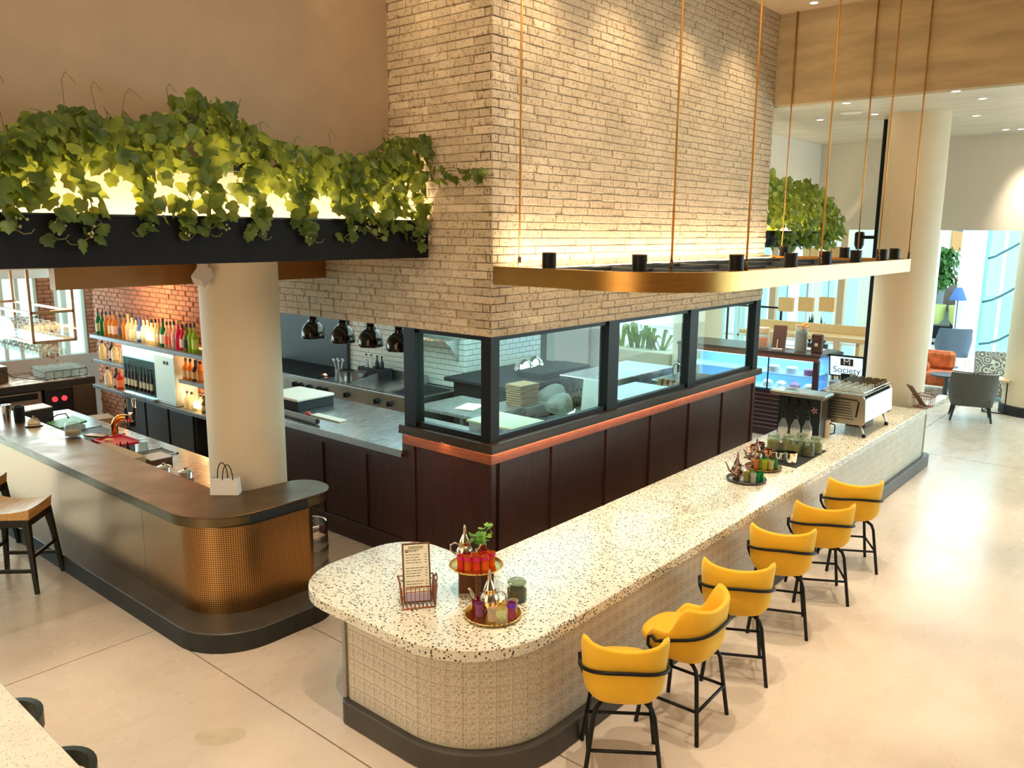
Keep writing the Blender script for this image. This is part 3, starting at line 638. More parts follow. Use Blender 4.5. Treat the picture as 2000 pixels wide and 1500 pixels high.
# ------------------------------------------------------------------ wooden saddle stools
def saddle_stool(label, loc, rz):
    t = thing('counter_stool', label, 'stool', loc, 'wooden seat stools at the copper bar', rz)
    m = MB(); n = 8; V = []; F = []
    for i in range(n+1):
        for k in range(n+1):
            u = -1+2*i/n; w = -1+2*k/n; z = 0.775+0.035*w*w+0.010*u*u
            V += [(u*0.235, w*0.25, z)]
    N0 = len(V)
    for i in range(n+1):
        for k in range(n+1): u = -1+2*i/n; w = -1+2*k/n; V += [(u*0.225, w*0.24, 0.715)]
    for i in range(n):
        for k in range(n):
            a = i*(n+1)+k; F.append((a, a+n+1, a+n+2, a+1)); F.append((N0+a, N0+a+1, N0+a+n+2, N0+a+n+1))
    for i in range(n):
        for (a, b) in ((i*(n+1), (i+1)*(n+1)), ((i+1)*(n+1)+n, i*(n+1)+n), (i+1, i), (n*(n+1)+i, n*(n+1)+i+1)): F.append((b, a, N0+a, N0+b))
    m.add(V, F).build('seat', PINE, t, AUTO)
    f = MB()
    for s_ in (1, -1): f.box(-0.20, s_*0.195, 0.64, 0.20, s_*0.225, 0.715); f.box(s_*0.19, -0.20, 0.64, s_*0.22, 0.20, 0.715)
    f.build('seat_frame', M('ebony_wood', (0.010, 0.012, 0.008), 0.4), t)
    for sx in (1, -1):
        for s_ in (1, -1):
            q = MB(); a = []
            for z, c, h in ((0.0, 0.275, 0.017), (0.45, 0.235, 0.022), (0.715, 0.205, 0.032)):
                a += [(sx*c+dx*h, s_*c+dy*h, z) for dx, dy in ((-1,-1),(1,-1),(1,1),(-1,1))]
            q.add(a, [(3,2,1,0), (8,9,10,11)]+[(r*4+i, r*4+(i+1)%4, r*4+4+(i+1)%4, r*4+4+i) for r in (0, 1) for i in range(4)]).build('leg', MATS['ebony_wood'], t)
    for z, ax in ((0.20, 'y'), (0.33, 'x')):
        c = 0.255-0.05*z
        for s_ in (1, -1):
            (MB().box(s_*c-0.011, -c, z, s_*c+0.011, c, z+0.035) if ax == 'y' else MB().box(-c, s_*c-0.011, z, c, s_*c+0.011, z+0.035)).build('stretcher', MATS['ebony_wood'], t)
    return t
s1 = saddle_stool('black framed stool with curved wooden seat standing before the copper bar', (3.09, 9.94, 0), math.radians(45)); s1.scale = (1.15, 1.15, 1.17)
s2 = dup(s1, (3.08, 11.3, 0), math.radians(45), 'wooden seat stool further along the copper bar, cut by the picture edge')
# ------------------------------------------------------------------ bronze canopy with spots
cn = thing('pendant_canopy', 'bronze framed lighting canopy hung on rods above the terrazzo counter', 'light fixture')
cp = openpath([(6.40, 5.69), (6.40, 3.43, 1.05), (13.17, 3.43, 0.02), (13.17, 5.69)], 18)
strip('outer_band', cp, 0, plen(cp)[-1], 3.45, 3.635, 0.02, BRONZE, cn, -1)
cin = openpath([(6.42, 5.69), (6.42, 3.45, 1.03), (13.15, 3.45, 0.02), (13.15, 5.69)], 18)
strip('top_flange', cin, 0, plen(cin)[-1], 3.622, 3.630, 0.16, BRONZE, cn, -1); strip('bottom_flange', cin, 0, plen(cin)[-1], 3.452, 3.46, 0.08, BRONZE, cn, -1)
MB().box(6.42, 5.62, 3.50, 13.15, 5.68, 3.60).build('wall_rail', BLKM, cn)
for y in (4.15, 4.75, 5.3): MB().box(6.62 if y < 4.5 else 6.46, y-0.02, 3.55, 13.15, y+0.02, 3.60).build('track_rail', BLKM, cn)
for x in (8.0, 9.6, 11.2, 12.8): MB().box(x-0.03, 3.47, 3.54, x+0.03, 5.65, 3.60).build('cross_rail', M('track_steel', (0.10, 0.13, 0.15), 0.4, 0.5), cn)
MB().box(6.6, 5.50, 3.605, 13.0, 5.54, 3.615).build('light_strip', LEDW, cn)
area('canopy_uplight', (9.8, 5.50, 3.64), 6.6, 0.06, 42, WARM, (0, 0.35, 1))
sp_ = [(6.62, 5.13), (6.80, 4.18), (7.66, 3.60), (8.93, 3.56), (9.98, 3.56), (11.08, 3.56), (12.18, 3.56), (12.98, 3.62), (13.0, 5.3), (13.0, 4.35)]
p0 = None
SPL = ['black cylinder spot nearest the brick corner on the canopy rim', 'black cylinder spot beside the rod at the canopy rounded corner', 'black cylinder spot where the rounded corner meets the straight canopy front', 'black cylinder spot fourth along the canopy from the brick', 'black cylinder spot fifth along the canopy from the brick', 'black cylinder spot sixth along the canopy from the brick', 'black cylinder spot seventh along the canopy from the brick', 'black cylinder spot nearest the far front corner of the canopy', 'black cylinder spot on the far end under the dark beam', 'black cylinder spot on the far end before the dark pipes']
for (x, y), lab in zip(sp_, SPL):
    if p0 is None:
        p0 = thing('track_spot', lab, 'spotlight', (x, y, 3.631), 'cylinder spots on the bronze canopy')
        hh = MB().lathe([(0.072, 0), (0.072, 0.15)], n=20).build('housing', BLK, p0, AUTO); MB().lathe([(0.060, 0.148), (0.060, 0.152)], n=20).build('cap', BLKM, hh, AUTO)
        MB().lathe([(0.072, 0.145), (0.076, 0.15), (0.072, 0.155)], n=20, cap=False).build('rim_ring', M('dark_bronze', (0.12, 0.08, 0.04), 0.35, 1.0), hh, True)
    else: dup(p0, (x, y, 3.631), 0, lab)
    spot('canopy_spot', (x, y, 3.44), (x+0.05*(10-x)/10, y-0.05 if y < 4.2 else y, 0.0), 46, (1.0, 0.84, 0.62), 64, 0.5, 0.03)
r0 = None
RL = ['brass rod at the brick end of the bronze canopy', 'brass rod at the start of the canopy rounded corner', 'brass rod at the end of the canopy rounded corner', 'brass rod at the middle of the canopy front edge', 'brass rod two thirds along the canopy front edge', 'brass rod at the far front corner of the canopy', 'brass rod at the far back of the canopy by the dark beam', 'brass rod between the two far corners of the canopy']
for (x, y), lab in zip(((6.62, 5.52), (6.95, 3.92), (7.63, 3.48), (9.56, 3.46), (11.7, 3.46), (13.13, 3.46), (13.14, 5.4), (13.14, 4.2)), RL):
    if r0 is None:
        r0 = thing('hanging_rod', lab, 'rod', (x, y, 3.63), 'brass rods holding the bronze canopy')
        MB().cyl((0,0,0), (0,0,3.74), 0.011, n=8).build('rod', BRONZE, r0, True); MB().cyl((0,0,0), (0,0,0.10), 0.018, n=8).build('rod_socket', MATS['dark_bronze'], r0, True)
    else: dup(r0, (x, y, 3.63), 0, lab)
# ------------------------------------------------------------------ dark fascia beams with light troughs
bm1 = thing('fascia_beam', 'long charcoal fascia beam under the hanging vines, ending at the brick', 'beam')
MB().box(-6, 6.62, 3.70, 6.37, 6.66, 4.10).build('front_board', NAVY, bm1); MB().box(-6, 6.66, 3.70, 6.37, 7.24, 3.73).build('soffit_board', NAVY, bm1)
MB().box(-6, 6.612, 4.088, 6.37, 6.62, 4.103).build('edge_strip', M('edge_lip', (0.03, 0.03, 0.035), 0.3), bm1)
MB().box(-5.9, 6.90, 3.74, 6.3, 6.94, 3.76).build('light_strip', LEDW, bm1)
area('beam_uplight', (2.4, 6.92, 3.80), 8.0, 0.05, 170, WARM, (0, 0.22, 1))
bm2 = thing('fascia_beam', 'short charcoal fascia beam beneath the foliage right of the brick', 'beam')
MB().box(13.2, 6.62, 3.72, 18.85, 6.66, 4.04).build('front_board', NAVY, bm2); MB().box(13.2, 6.66, 3.72, 18.85, 7.26, 3.75).build('soffit_board', NAVY, bm2)
MB().box(13.3, 6.90, 3.76, 18.8, 6.94, 3.78).build('light_strip', LEDW, bm2)
area('beam_uplight', (16.2, 6.92, 3.82), 5.2, 0.05, 90, WARM, (0, 0.22, 1))
# ------------------------------------------------------------------ vines
def leaf_mesh(seed, w=0.5):
    rnd = random.Random(seed)
    pts = [(0, 0), (0.16, 0.07), (0.36, 0.02), (0.50, -0.22), (0.40, -0.42), (0.44, -0.62), (0.22, -0.72), (0.0, -1.0)]
    V = [(0, 0, 0.0)]; V = []
    R_ = [(x, z) for x, z in pts]; Lh = [(-x, z) for x, z in pts[1:-1]][::-1]
    out = R_+Lh
    V = [(x*(1+rnd.uniform(-.1, .1)), 0.22*abs(x)-0.10*(z+0.5)**2*rnd.uniform(0.2, 1.4)+rnd.uniform(-.03, .03), z) for x, z in out]
    V.append((0, -0.05, -0.42)); c = len(V)-1
    F = [(i, (i+1)%len(out), c) for i in range(len(out))]
    me = bpy.data.meshes.new('leaf'); me.from_pydata([tuple(v) for v in V], [], F); me.materials.append(LEAF); me.shade_smooth(); return me, V, F
LM = [leaf_mesh(i) for i in range(4)]
from mathutils import Euler
def leaf_xf(p, s, rnd, face=(0, -1)):
    base = math.atan2(face[1], face[0])+PI/2
    return Matrix.Translation(p) @ Euler((rnd.uniform(-0.9, 0.35), rnd.uniform(-0.6, 0.6), base+rnd.uniform(-1.0, 1.0))).to_matrix().to_4x4() @ Matrix.Scale(s, 4)
def put_leaf(parent, p, s, rnd, mat=None):
    o = obj('leaf', LM[rnd.randrange(4)][0], parent); o.matrix_basis = leaf_xf(p, s, rnd); return o
def leaf_mass(pts, s, rnd):
    m = MB()
    for p in pts:
        _, V, F = LM[rnd.randrange(4)]; X = leaf_xf(p, s*rnd.uniform(0.7, 1.25), rnd); m.add([tuple(X@Vector(v)) for v in V], F)
    return m
rnd = random.Random(11)
ga = thing('vine_garland', 'thick band of green vine leaves along the top of the taupe wall shelf', 'plant', (0,0,0), 'vines over the fascia beam')
def topz(x):
    return 4.80+0.13*math.sin(2.1*x+0.5)+0.08*math.sin(5.3*x)+(0.12 if 3.7 < x < 4.7 else 0)
pts = []
for i in range(1750):
    x = rnd.uniform(-0.2, 6.36); u = rnd.random()**1.5; z = topz(x)-u*0.40+rnd.gauss(0, 0.03); y = rnd.uniform(6.50, 7.05)
    pts.append(Vector((x, y, z)))
pts.sort(key=lambda p: p.y+0.15*rnd.random())
vis = [p for p in pts if seen(p, 10)]; front = vis[:255]; fs = set(id(p) for p in front)
for p in front: put_leaf(ga, p, rnd.uniform(0.085, 0.15), rnd)
leaf_mass([p for p in pts if id(p) not in fs], 0.115, rnd).build('leaves', LEAF, ga, True, kind='stuff')
MB().box(-1, 6.95, 4.52, 6.37, 7.22, 4.56).build('shelf_board', BLKM, ga)
st_ = MB()
for i in range(60):
    x = rnd.uniform(0, 6.2); z = topz(x)-0.15; P = [Vector((x, rnd.uniform(6.6, 7.0), z))]
    d = Vector((rnd.uniform(-1, 1), rnd.uniform(-0.6, 0.1), rnd.uniform(-0.2, 1.0))).normalized()
    for k in range(5): P.append(P[-1]+d*0.06); d = (d+Vector((rnd.uniform(-.5, .5), rnd.uniform(-.3, .3), rnd.uniform(-.5, .25)))).normalized()
    st_.tube(P, 0.004, 4)
for x, h in ((2.33, 0.5), (2.75, 0.32), (3.0, 0.3), (3.15, 0.3), (3.6, 0.26), (4.45, 0.2), (4.75, 0.2), (5.25, 0.28), (5.9, 0.22)):
    P = [Vector((x, 6.8, topz(x)-0.1))]; a = rnd.uniform(-.4, .4)
    for k in range(9): P.append(P[-1]+Vector((a*0.03+(0.035 if k > 5 else 0), 0, (h+0.12)/8*(1 if k < 7 else -0.7))))
    st_.tube(P, 0.0035, 4)
st_.build('tendrils', STEM, ga, kind='stuff')
SX = [(2.22, 3.98), (2.50, 3.94), (2.78, 3.90), (3.23, 3.96), (3.59, 3.93), (3.84, 3.96), (4.19, 3.93), (4.73, 3.90), (5.22, 3.92), (5.45, 3.97), (5.75, 3.94), (6.04, 3.91), (6.25, 3.86)]
names = ['hanging vine strand at the left picture edge', 'second hanging vine strand from the left picture edge', 'long thin vine strand reaching low over the fascia beam', 'vine strand with paired pale leaves against the glow', 'vine strand left of the fascia centre with yellow leaves', 'vine strand right after the centre clump', 'vine strand hanging below the tallest leaf clump', 'lone vine strand with bare glowing wall either side', 'bushy vine strand left of the right hand cluster', 'full vine strand in the middle of the right cluster', 'vine strand in the right cluster with small buds', 'second vine strand from the brick wall', 'vine strand hanging over the beam end beside the brick']
for i, (x, zb) in enumerate(SX):
    v = thing('hanging_vine', names[i], 'plant', (x, 6.56, 4.62), 'vines over the fascia beam')
    P = [Vector((0, 0.12, 0.05))]; L = 4.62-zb; n = 16; wob = rnd.uniform(0, 6)
    for k in range(1, n+1): P.append(Vector((0.05*math.sin(wob+k*0.45)+0.012*k*rnd.uniform(-1, 1)*0.3, 0.10*(1-k/n)**2, -L*k/n)))
    tipx = rnd.choice((-1, 1))*0.10; P += [P[-1]+Vector((tipx*0.5, 0, -0.03)), P[-1]+Vector((tipx, 0, -0.025)), P[-1]+Vector((tipx*1.25, 0, 0.005))]
    MB().tube(P, 0.004, 4).build('stem', STEM, v)
    full = {8: 30, 9: 34, 10: 32, 6: 30, 7: 30, 4: 28, 5: 28}.get(i, 24)
    for k in range(full):
        q = P[min(n, 1+int(k*n/full))]; s = rnd.uniform(0.11, 0.175)*(1.0 if k < full*0.75 else 0.66)
        put_leaf(v, q+Vector((rnd.uniform(-0.11, 0.11)*(1 if k < full*.8 else .5), rnd.uniform(-0.05, 0.05), rnd.uniform(-0.02, 0.08))), s, rnd)
    b = MB()
    for k in range(5): b.sphere(P[n-2]+Vector((rnd.uniform(-0.05, 0.05)+tipx*0.3, -0.01, rnd.uniform(-0.08, 0.03))), 0.012, 6, 4)
    b.build('buds', M('vine_bud', (0.35, 0.36, 0.16), 0.6), v, True, kind='stuff')
# creeper tip reaching along the brick
cr = thing('vine_shoot', 'leafy vine shoot reaching sideways along the brick wall', 'plant', (6.30, 6.45, 4.60), 'vines over the fascia beam')
MB().tube([(0,0.2,0.0), (0.05, -0.2, 0.05), (0.05, -0.5, 0.0), (0.06, -0.80, -0.06)], 0.005, 4).build('stem', STEM, cr)
for k in range(20): put_leaf(cr, Vector((rnd.uniform(-0.04, 0.05), 0.1-0.9*k/20, rnd.uniform(-0.10, 0.07))), rnd.uniform(0.06, 0.12), rnd)
# foliage right of the brick
rf = thing('shelf_foliage', 'bushy green foliage spilling over the short beam right of the brick', 'plant')
pts = []
for i in range(1500):
    x = rnd.uniform(13.5, 19.2); k = (x-13.5)/5.7; top_ = 5.08-0.05*math.sin(4*x)-(max(0, k-0.72)*2.6); u = rnd.random(); z = top_-u*(0.95 if k < 0.85 else 0.5)+rnd.gauss(0, 0.04); pts.append(Vector((x, rnd.uniform(6.45, 7.1), z)))
for i in range(160):
    x = rnd.choice((15.6, 16.1, 16.4, 16.9, 17.3, 17.8, 18.3, 18.6))+rnd.gauss(0, 0.06); pts.append(Vector((x, rnd.uniform(6.45, 6.6), rnd.uniform(3.72, 4.3))))
pts.sort(key=lambda p: p.y)
vis = [p for p in pts if seen(p, 0) and p.x > 15.4][:240]; fs = set(id(p) for p in vis)
L2 = []
for me, V, F in LM:
    m2 = me.copy(); m2.materials.clear(); m2.materials.append(LEAF2); L2.append(m2)
for p in vis:
    o = obj('leaf', L2[rnd.randrange(4)], rf); o.matrix_basis = leaf_xf(p, rnd.uniform(0.10, 0.17), rnd)
leaf_mass([p for p in pts if id(p) not in fs], 0.14, rnd).build('leaves', LEAF2, rf, True, kind='stuff')
# ------------------------------------------------------------------ kitchen behind the pass
kw = sroot('wall_kitchen')
MB().box(10.615, 10.115, 0, 10.9, 16.5, 3.45).build('wall_core', GROUT, kw); MB().box(10.615, 10.115, 0, 13.2, 10.4, 3.45).build('wall_core', GROUT, kw)
it = brick_items((10.60, 10.10, 1.15), (0,1,0), (-1,0,0), 4.0, 2.0, 0.205, 0.102, 0.008, 0.004, 0.008, 0.0, 5)
it += brick_items((10.60, 10.10, 1.15), (1,0,0), (0,-1,0), 2.2, 2.0, 0.205, 0.102, 0.008, 0.004, 0.008, 0.0, 6)
pieces(kw, it, 'tile', TILEW, 300)
struct(MB().box(13.0, 10.1, 0, 13.25, 12.5, 3.5).build('wall_kitchen_end', M('kitchen_grey', (0.34, 0.36, 0.35), 0.7)))
# cooking range
rg = thing('cooking_range', 'long stainless cooking range with burners, griddle and row of black knobs', 'range')
OLD = brushed('range_steel', (0.56, 0.52, 0.42), 0.33, (1, 3, 1), 0.04)
MB().box(9.44, 10.15, 0.0, 10.55, 16.4, 1.10).build('carcass', OLD, rg)
MB().bbox(9.40, 10.15, 1.10, 10.55, 16.4, 1.15, 0.01).build('worktop', STEELD, rg)
MB().add([(9.39,10.15,1.12),(9.36,10.15,0.80),(9.36,16.4,0.80),(9.39,16.4,1.12),(9.46,10.15,1.12),(9.46,10.15,0.80),(9.46,16.4,0.80),(9.46,16.4,1.12)], [(0,1,2,3),(4,7,6,5),(0,4,5,1),(3,2,6,7),(0,3,7,4),(1,5,6,2)]).build('control_fascia', OLD, rg)
kn = MB().cyl((0,0,0), (-0.05,0,0), 0.055, 0.045, 14); kn.box(-0.075, -0.012, -0.045, -0.045, 0.012, 0.045); kme = kn.build('knob', BLK, rg, AUTO); kme.location = (9.37, 14.55, 0.99)
for y in (14.30, 13.55, 13.38, 13.10, 12.78, 12.60, 11.95, 11.10, 10.75, 10.05+0.15, 14.9): o = kme.copy(); COL.objects.link(o); o.location = (9.37, y, 0.99)
for y0, y1 in ((10.35, 11.2), (11.55, 12.75)):
    od = MB().box(9.36, y0-0.15, 0.30, 9.42, y1+0.15, 0.76).build('oven_door', OLD, rg)
    MB().tube([(9.36, y0, 0.70), (9.30, y0, 0.70), (9.30, y1, 0.70), (9.36, y1, 0.70)], 0.016, 8).build('oven_handle', CHROME, od, True)
for k in range(6):
    y = 12.98+0.45*k
    g = MB()
    for q in range(5): g.box(9.46, y+0.09*q, 1.16, 10.45, y+0.09*q+0.02, 1.185)
    for q in range(4): g.box(9.50+0.28*q, y, 1.15, 9.53+0.28*q, y+0.40, 1.178)
    g.build('burner_grate', BLKM, rg)
MB().cyl((9.75, 13.1, 1.17), (9.75, 13.1, 1.20), 0.05, 0.02, 10).build('burner_flame', emis('gas_flame', (1, 0.35, 0.12), 6), rg)
gr = MB(); gr.box(9.42, 10.95, 1.155, 10.45, 11.95, 1.175); gr.build('griddle_plate', STEEL, rg)
MB().add([(9.45,11.95,1.15),(10.5,11.95,1.15),(10.5,11.95,1.36),(9.45,11.95,1.19),(9.45,11.98,1.15),(10.5,11.98,1.15),(10.5,11.98,1.36),(9.45,11.98,1.19)], [(0,1,2,3),(4,7,6,5),(2,6,7,3),(0,3,7,4),(1,5,6,2),(0,4,5,1)]).build('griddle_guard', STEELD, rg)
MB().box(10.46, 10.95, 1.15, 10.50, 11.95, 1.33).build('griddle_guard', STEELD, rg)
g = MB()
for q in range(9): g.box(9.5, 10.22+0.075*q, 1.16, 10.4, 10.235+0.075*q, 1.175)
g.build('grill_bars', BLKM, rg)
sp = struct(MB().box(10.50, 13.35, 1.15, 10.58, 16.4, 2.35).build('trim_3', M('dark_splash_steel', (0.085, 0.088, 0.085), 0.45, 0.85)))
hd = thing('extractor_hood', 'large steel extractor hood over the cooking range', 'hood')
MB().add([(9.3,11.4,2.62),(10.55,11.4,2.45),(10.55,16,2.45),(9.3,16,2.62),(9.5,11.4,3.4),(10.55,11.4,3.4),(10.55,16,3.4),(9.5,16,3.4)], [(3,2,1,0),(4,5,6,7),(0,1,5,4),(1,2,6,5),(2,3,7,6),(3,0,4,7)]).build('hood_canopy', STEEL, hd)
f = MB()
for k in range(8): f.add([(9.45,11.6+k*0.52,2.60),(10.45,11.6+k*0.52,2.455),(10.45,11.9+k*0.52,2.455),(9.45,11.9+k*0.52,2.60)], [(0,1,2,3)])
f.build('grease_filter', BLKM, hd)
# wall shelf with brackets
wsf = thing('wall_shelf', 'stainless slatted wall shelf with curved brackets on the white tiles', 'shelf')
g = MB()
for q in range(7): g.box(10.22+0.055*q, 10.2, 2.06, 10.255+0.055*q, 11.5, 2.075)
g.build('shelf_slats', STEEL, wsf); MB().box(10.20, 10.2, 2.04, 10.22, 11.5, 2.085).build('shelf_edge', STEEL, wsf)
for y in (10.24, 11.3): MB().add([(10.6,y,2.05),(10.22,y,2.05),(10.36,y,1.95),(10.6,y,1.62),(10.6,y+0.012,2.05),(10.22,y+0.012,2.05),(10.36,y+0.012,1.95),(10.6,y+0.012,1.62)], [(0,1,2,3),(7,6,5,4),(0,4,5,1),(1,5,6,2),(2,6,7,3)]).build('bracket', STEEL, wsf)
# pots and bottles on the range
def pot(name, lab, cat, loc, r, h, mat, grp=None, n=16, lid=None):
    t = thing(name, lab, cat, loc, grp)
    MB().lathe([(r*0.94, 0), (r, 0.01), (r, h), (r*1.04, h+0.004), (r*1.04, h+0.01), (r*0.93, h+0.01), (r*0.92, 0.02), (0.001, 0.02)], n=n).build('body', mat, t, AUTO)
    if lid: MB().lathe([(r*1.02, h+0.01), (r*0.7, h+0.03), (0.02, h+0.035), (0.02, h+0.055), (0.001, h+0.055)], n=n).build('lid', lid, t, AUTO)
    return t
u0 = pot('utensil_pot', 'tall steel pot of spoons and spatulas beside the burners', 'pot', (9.72, 12.62, 1.15), 0.075, 0.20, STEELD)
b = MB()
for k in range(6): a = 1.0*k; b.tube([(0.02*math.cos(a), 0.02*math.sin(a), 0.05), (0.09*math.cos(a), 0.11*math.sin(a), 0.36)], 0.008, 6); b.sphere((0.095*math.cos(a), 0.115*math.sin(a), 0.38), 0.026, 8, 5)
b.build('utensils', M('pale_utensil', (0.5, 0.5, 0.48), 0.5), u0, AUTO)
pot('stock_pot', 'shallow steel pan on the range in front of the bottles', 'pot', (9.85, 12.2, 1.15), 0.16, 0.17, STEELD)
pot('stock_pot', 'steel bain-marie pot right of the utensil pot', 'pot', (9.70, 12.42, 1.15), 0.10, 0.17, STEEL)
tr_ = thing('bottle_caddy', 'dark caddy shelf of sauce bottles against the kitchen tiles', 'caddy', (10.3, 12.3, 1.151)); MB().bbox(-0.14, -0.42, 0.0, 0.14, 0.30, 0.20, 0.01).build('caddy_box', BLKM, tr_)
for q, (dy, c) in enumerate(((-0.32, (0.02,0.02,0.02)), (-0.18, (0.015,0.02,0.02)), (0.0, (0.62,0.6,0.55)), (0.14, (0.55,0.54,0.5)))):
    t = thing('sauce_bottle', ['dark sauce bottle at the right end of the caddy shelf', 'dark sauce bottle second from the right on the caddy shelf', 'white squeeze bottle on the kitchen caddy shelf', 'white squeeze bottle nearest the utensil pot'][q], 'bottle', (10.26, 12.3+dy, 1.35), 'sauce bottles on the kitchen caddy')
    MB().lathe([(0.04, 0), (0.042, 0.01), (0.042, 0.12), (0.016, 0.18), (0.014, 0.23)], n=12).build('body', M('sauce_%d' % q, c, 0.3), t, AUTO); MB().lathe([(0.018, 0.23), (0.018, 0.26)], n=10).build('cap', BLK, t)
# heat lamps
h0 = None
labs = ['black dome heat lamp nearest the round column', 'second black dome heat lamp from the round column', 'third black dome heat lamp from the round column', 'black dome heat lamp partly behind the window post']
for y, lab in zip((9.50, 8.84, 8.27, 7.72), labs):
    if h0 is None:
        h0 = thing('heat_lamp', lab, 'lamp', (6.9, y, 2.50), 'heat lamps over the pass')
        prof = [(0.158, 0.0), (0.163, 0.008), (0.163, 0.05), (0.157, 0.10), (0.142, 0.15), (0.118, 0.19), (0.085, 0.222), (0.055, 0.24), (0.052, 0.29)]
        MB().lathe(prof+[(0.045, 0.285), (0.105, 0.185), (0.145, 0.09), (0.15, 0.0)], n=28, cap=False).build('lamp_shade', M('black_chrome', (0.045, 0.038, 0.03), 0.13, 1.0), h0, True)
        MB().lathe([(0.058, 0.29), (0.058, 0.36), (0.03, 0.38), (0.012, 0.40), (0.012, 0.92)], n=16).build('lamp_stem', BLK, h0, AUTO)
    else: dup(h0, (6.9, y, 2.50), 0, lab)
# on the pass
t = thing('insulated_box', 'black box topped with a white cutting board on the pass counter', 'box', (7.05, 10.12, 1.426), rz=math.radians(2))
MB().bbox(-0.30, -0.36, 0, 0.36, 0.45, 0.14, 0.01).build('box_body', BLKM, t); MB().bbox(-0.31, -0.37, 0.14, 0.37, 0.46, 0.175, 0.01).build('cutting_board', M('board_white', (0.78, 0.72, 0.58), 0.5), t)
t = thing('cling_film_roll', 'grey cardboard tube lying on the front edge of the pass counter', 'tube', (6.48, 9.3, 1.47), rz=math.radians(-3)); MB().cyl((0, -0.42, 0), (0, 0.4, 0), 0.043, n=18).build('tube', M('grey_card', (0.20, 0.19, 0.18), 0.6), t, AUTO); MB().cyl((0, -0.421, 0), (0, -0.41, 0), 0.034, n=18).build('core_hole', BLKM, t)
t = thing('tape_dispenser', 'small red gadget beside the white paper strip on the pass', 'gadget', (6.72, 9.45, 1.426)); MB().lathe([(0.05, 0), (0.055, 0.02), (0.03, 0.05), (0.001, 0.06)], n=12).build('body', M('red_plastic', (0.5, 0.05, 0.03), 0.4), t, True); MB().bbox(0.0, -0.7, 0, 0.14, -0.05, 0.02, 0.004).build('paper_strip', M('paper', (0.72, 0.66, 0.54), 0.7), t)
t = thing('wood_crate', 'small dark wooden block beside the column on the pass', 'crate', (6.45, 10.12, 1.426)); MB().bbox(-0.06, -0.02, 0, 0.10, 0.4, 0.2, 0.01).build('crate', WALN, t)
# worktop behind the right glazing and what stands on it
wt = thing('kitchen_worktop', 'steel kitchen worktop behind the glazed wall', 'counter')
MB().bbox(6.60, 5.98, 1.33, 13.0, 7.05, 1.37, 0.005).build('steel_top', STEELD, wt); MB().box(6.7, 6.05, 0, 12.95, 7.0, 1.33).build('carcass', STEELD, wt)
t = thing('blue_bin', 'small blue plastic bin inside the first window', 'bin', (6.82, 6.72, 1.371)); MB().add([(-0.09,-0.12,0),(0.09,-0.12,0),(0.09,0.12,0),(-0.09,0.12,0),(-0.12,-0.15,0.17),(0.12,-0.15,0.17),(0.12,0.15,0.17),(-0.12,0.15,0.17)], [(3,2,1,0),(0,1,5,4),(1,2,6,5),(2,3,7,6),(3,0,4,7),(4,5,6,7)]).build('bin', M('blue_plastic', (0.03, 0.14, 0.42), 0.4), t)
t = thing('toaster', 'steel conveyor toaster with bar handle inside the corner window', 'toaster', (7.0, 6.25, 1.371)); MB().bbox(-0.18, -0.2, 0, 0.2, 0.22, 0.22, 0.02).build('body', STEELD, t); MB().tube([(-0.19, -0.16, 0.05), (-0.22, -0.16, 0.19), (-0.22, 0.18, 0.19), (-0.19, 0.18, 0.05)], 0.010, 8).build('handle', CHROME, t, True); MB().box(-0.182, -0.05, 0.04, -0.179, 0.10, 0.15).build('control_label', M('label_cream', (0.6, 0.56, 0.42), 0.6), t)
t = thing('prep_box', 'stainless prep box with pale board on top behind the corner post', 'box', (7.62, 6.5, 1.371)); MB().bbox(-0.3, -0.3, 0, 0.3, 0.42, 0.26, 0.01).build('body', STEEL, t); MB().bbox(-0.32, -0.32, 0.26, 0.32, 0.44, 0.285, 0.005).build('board', M('pale_board', (0.72, 0.74, 0.5), 0.5), t)
t = thing('order_papers', 'stack of white order papers on the prep counter', 'paper', (8.4, 7.9, 1.50)); MB().obox((0, 0, 0.005), (0.42, 0.30, 0.012), (0, 0, 0.3)).build('sheets', M('paper_bright', (0.85, 0.88, 0.66), 0.6), t)
t2 = thing('prep_table', 'low steel prep table between the range and the glazing', 'table'); MB().bbox(7.95, 7.35, 1.45, 8.95, 8.6, 1.495, 0.006).build('table_top', STEEL, t2)
for x, y in ((8.0, 7.4), (8.9, 7.4), (8.0, 8.55), (8.9, 8.55)): MB().cyl((x, y, 0), (x, y, 1.45), 0.025, n=8).build('leg', STEELD, t2)
# black oven island
t = thing('oven_island', 'black steel oven island with open shelf behind the second window', 'oven')
MB().bbox(9.9, 8.35, 1.44, 12.6, 9.95, 1.50, 0.01).build('black_top', BLKM, t); MB().box(10.0, 8.45, 0.0, 12.5, 9.8, 1.44).build('body', M('black_enamel', (0.015, 0.02, 0.022), 0.25), t)
MB().box(10.6, 8.44, 0.75, 12.2, 8.45, 1.3).build('oven_glass', M('oven_glass', (0.02, 0.03, 0.03), 0.05), t)
t = thing('tray_stack', 'stack of brown wooden serving boards behind the corner post', 'tray', (9.15, 7.55, 1.371)); 
MB().box(-0.25, -0.3, 0, 0.3, 0.3, 0.12).build('base_block', STEELD, t)
for k in range(9): MB().obox((0, 0, 0.135+0.034*k), (0.40, 0.30, 0.024), (0, 0, rnd.uniform(-0.1, 0.1))).build('board', M('serving_board', (0.34, 0.20, 0.08), 0.5), t)
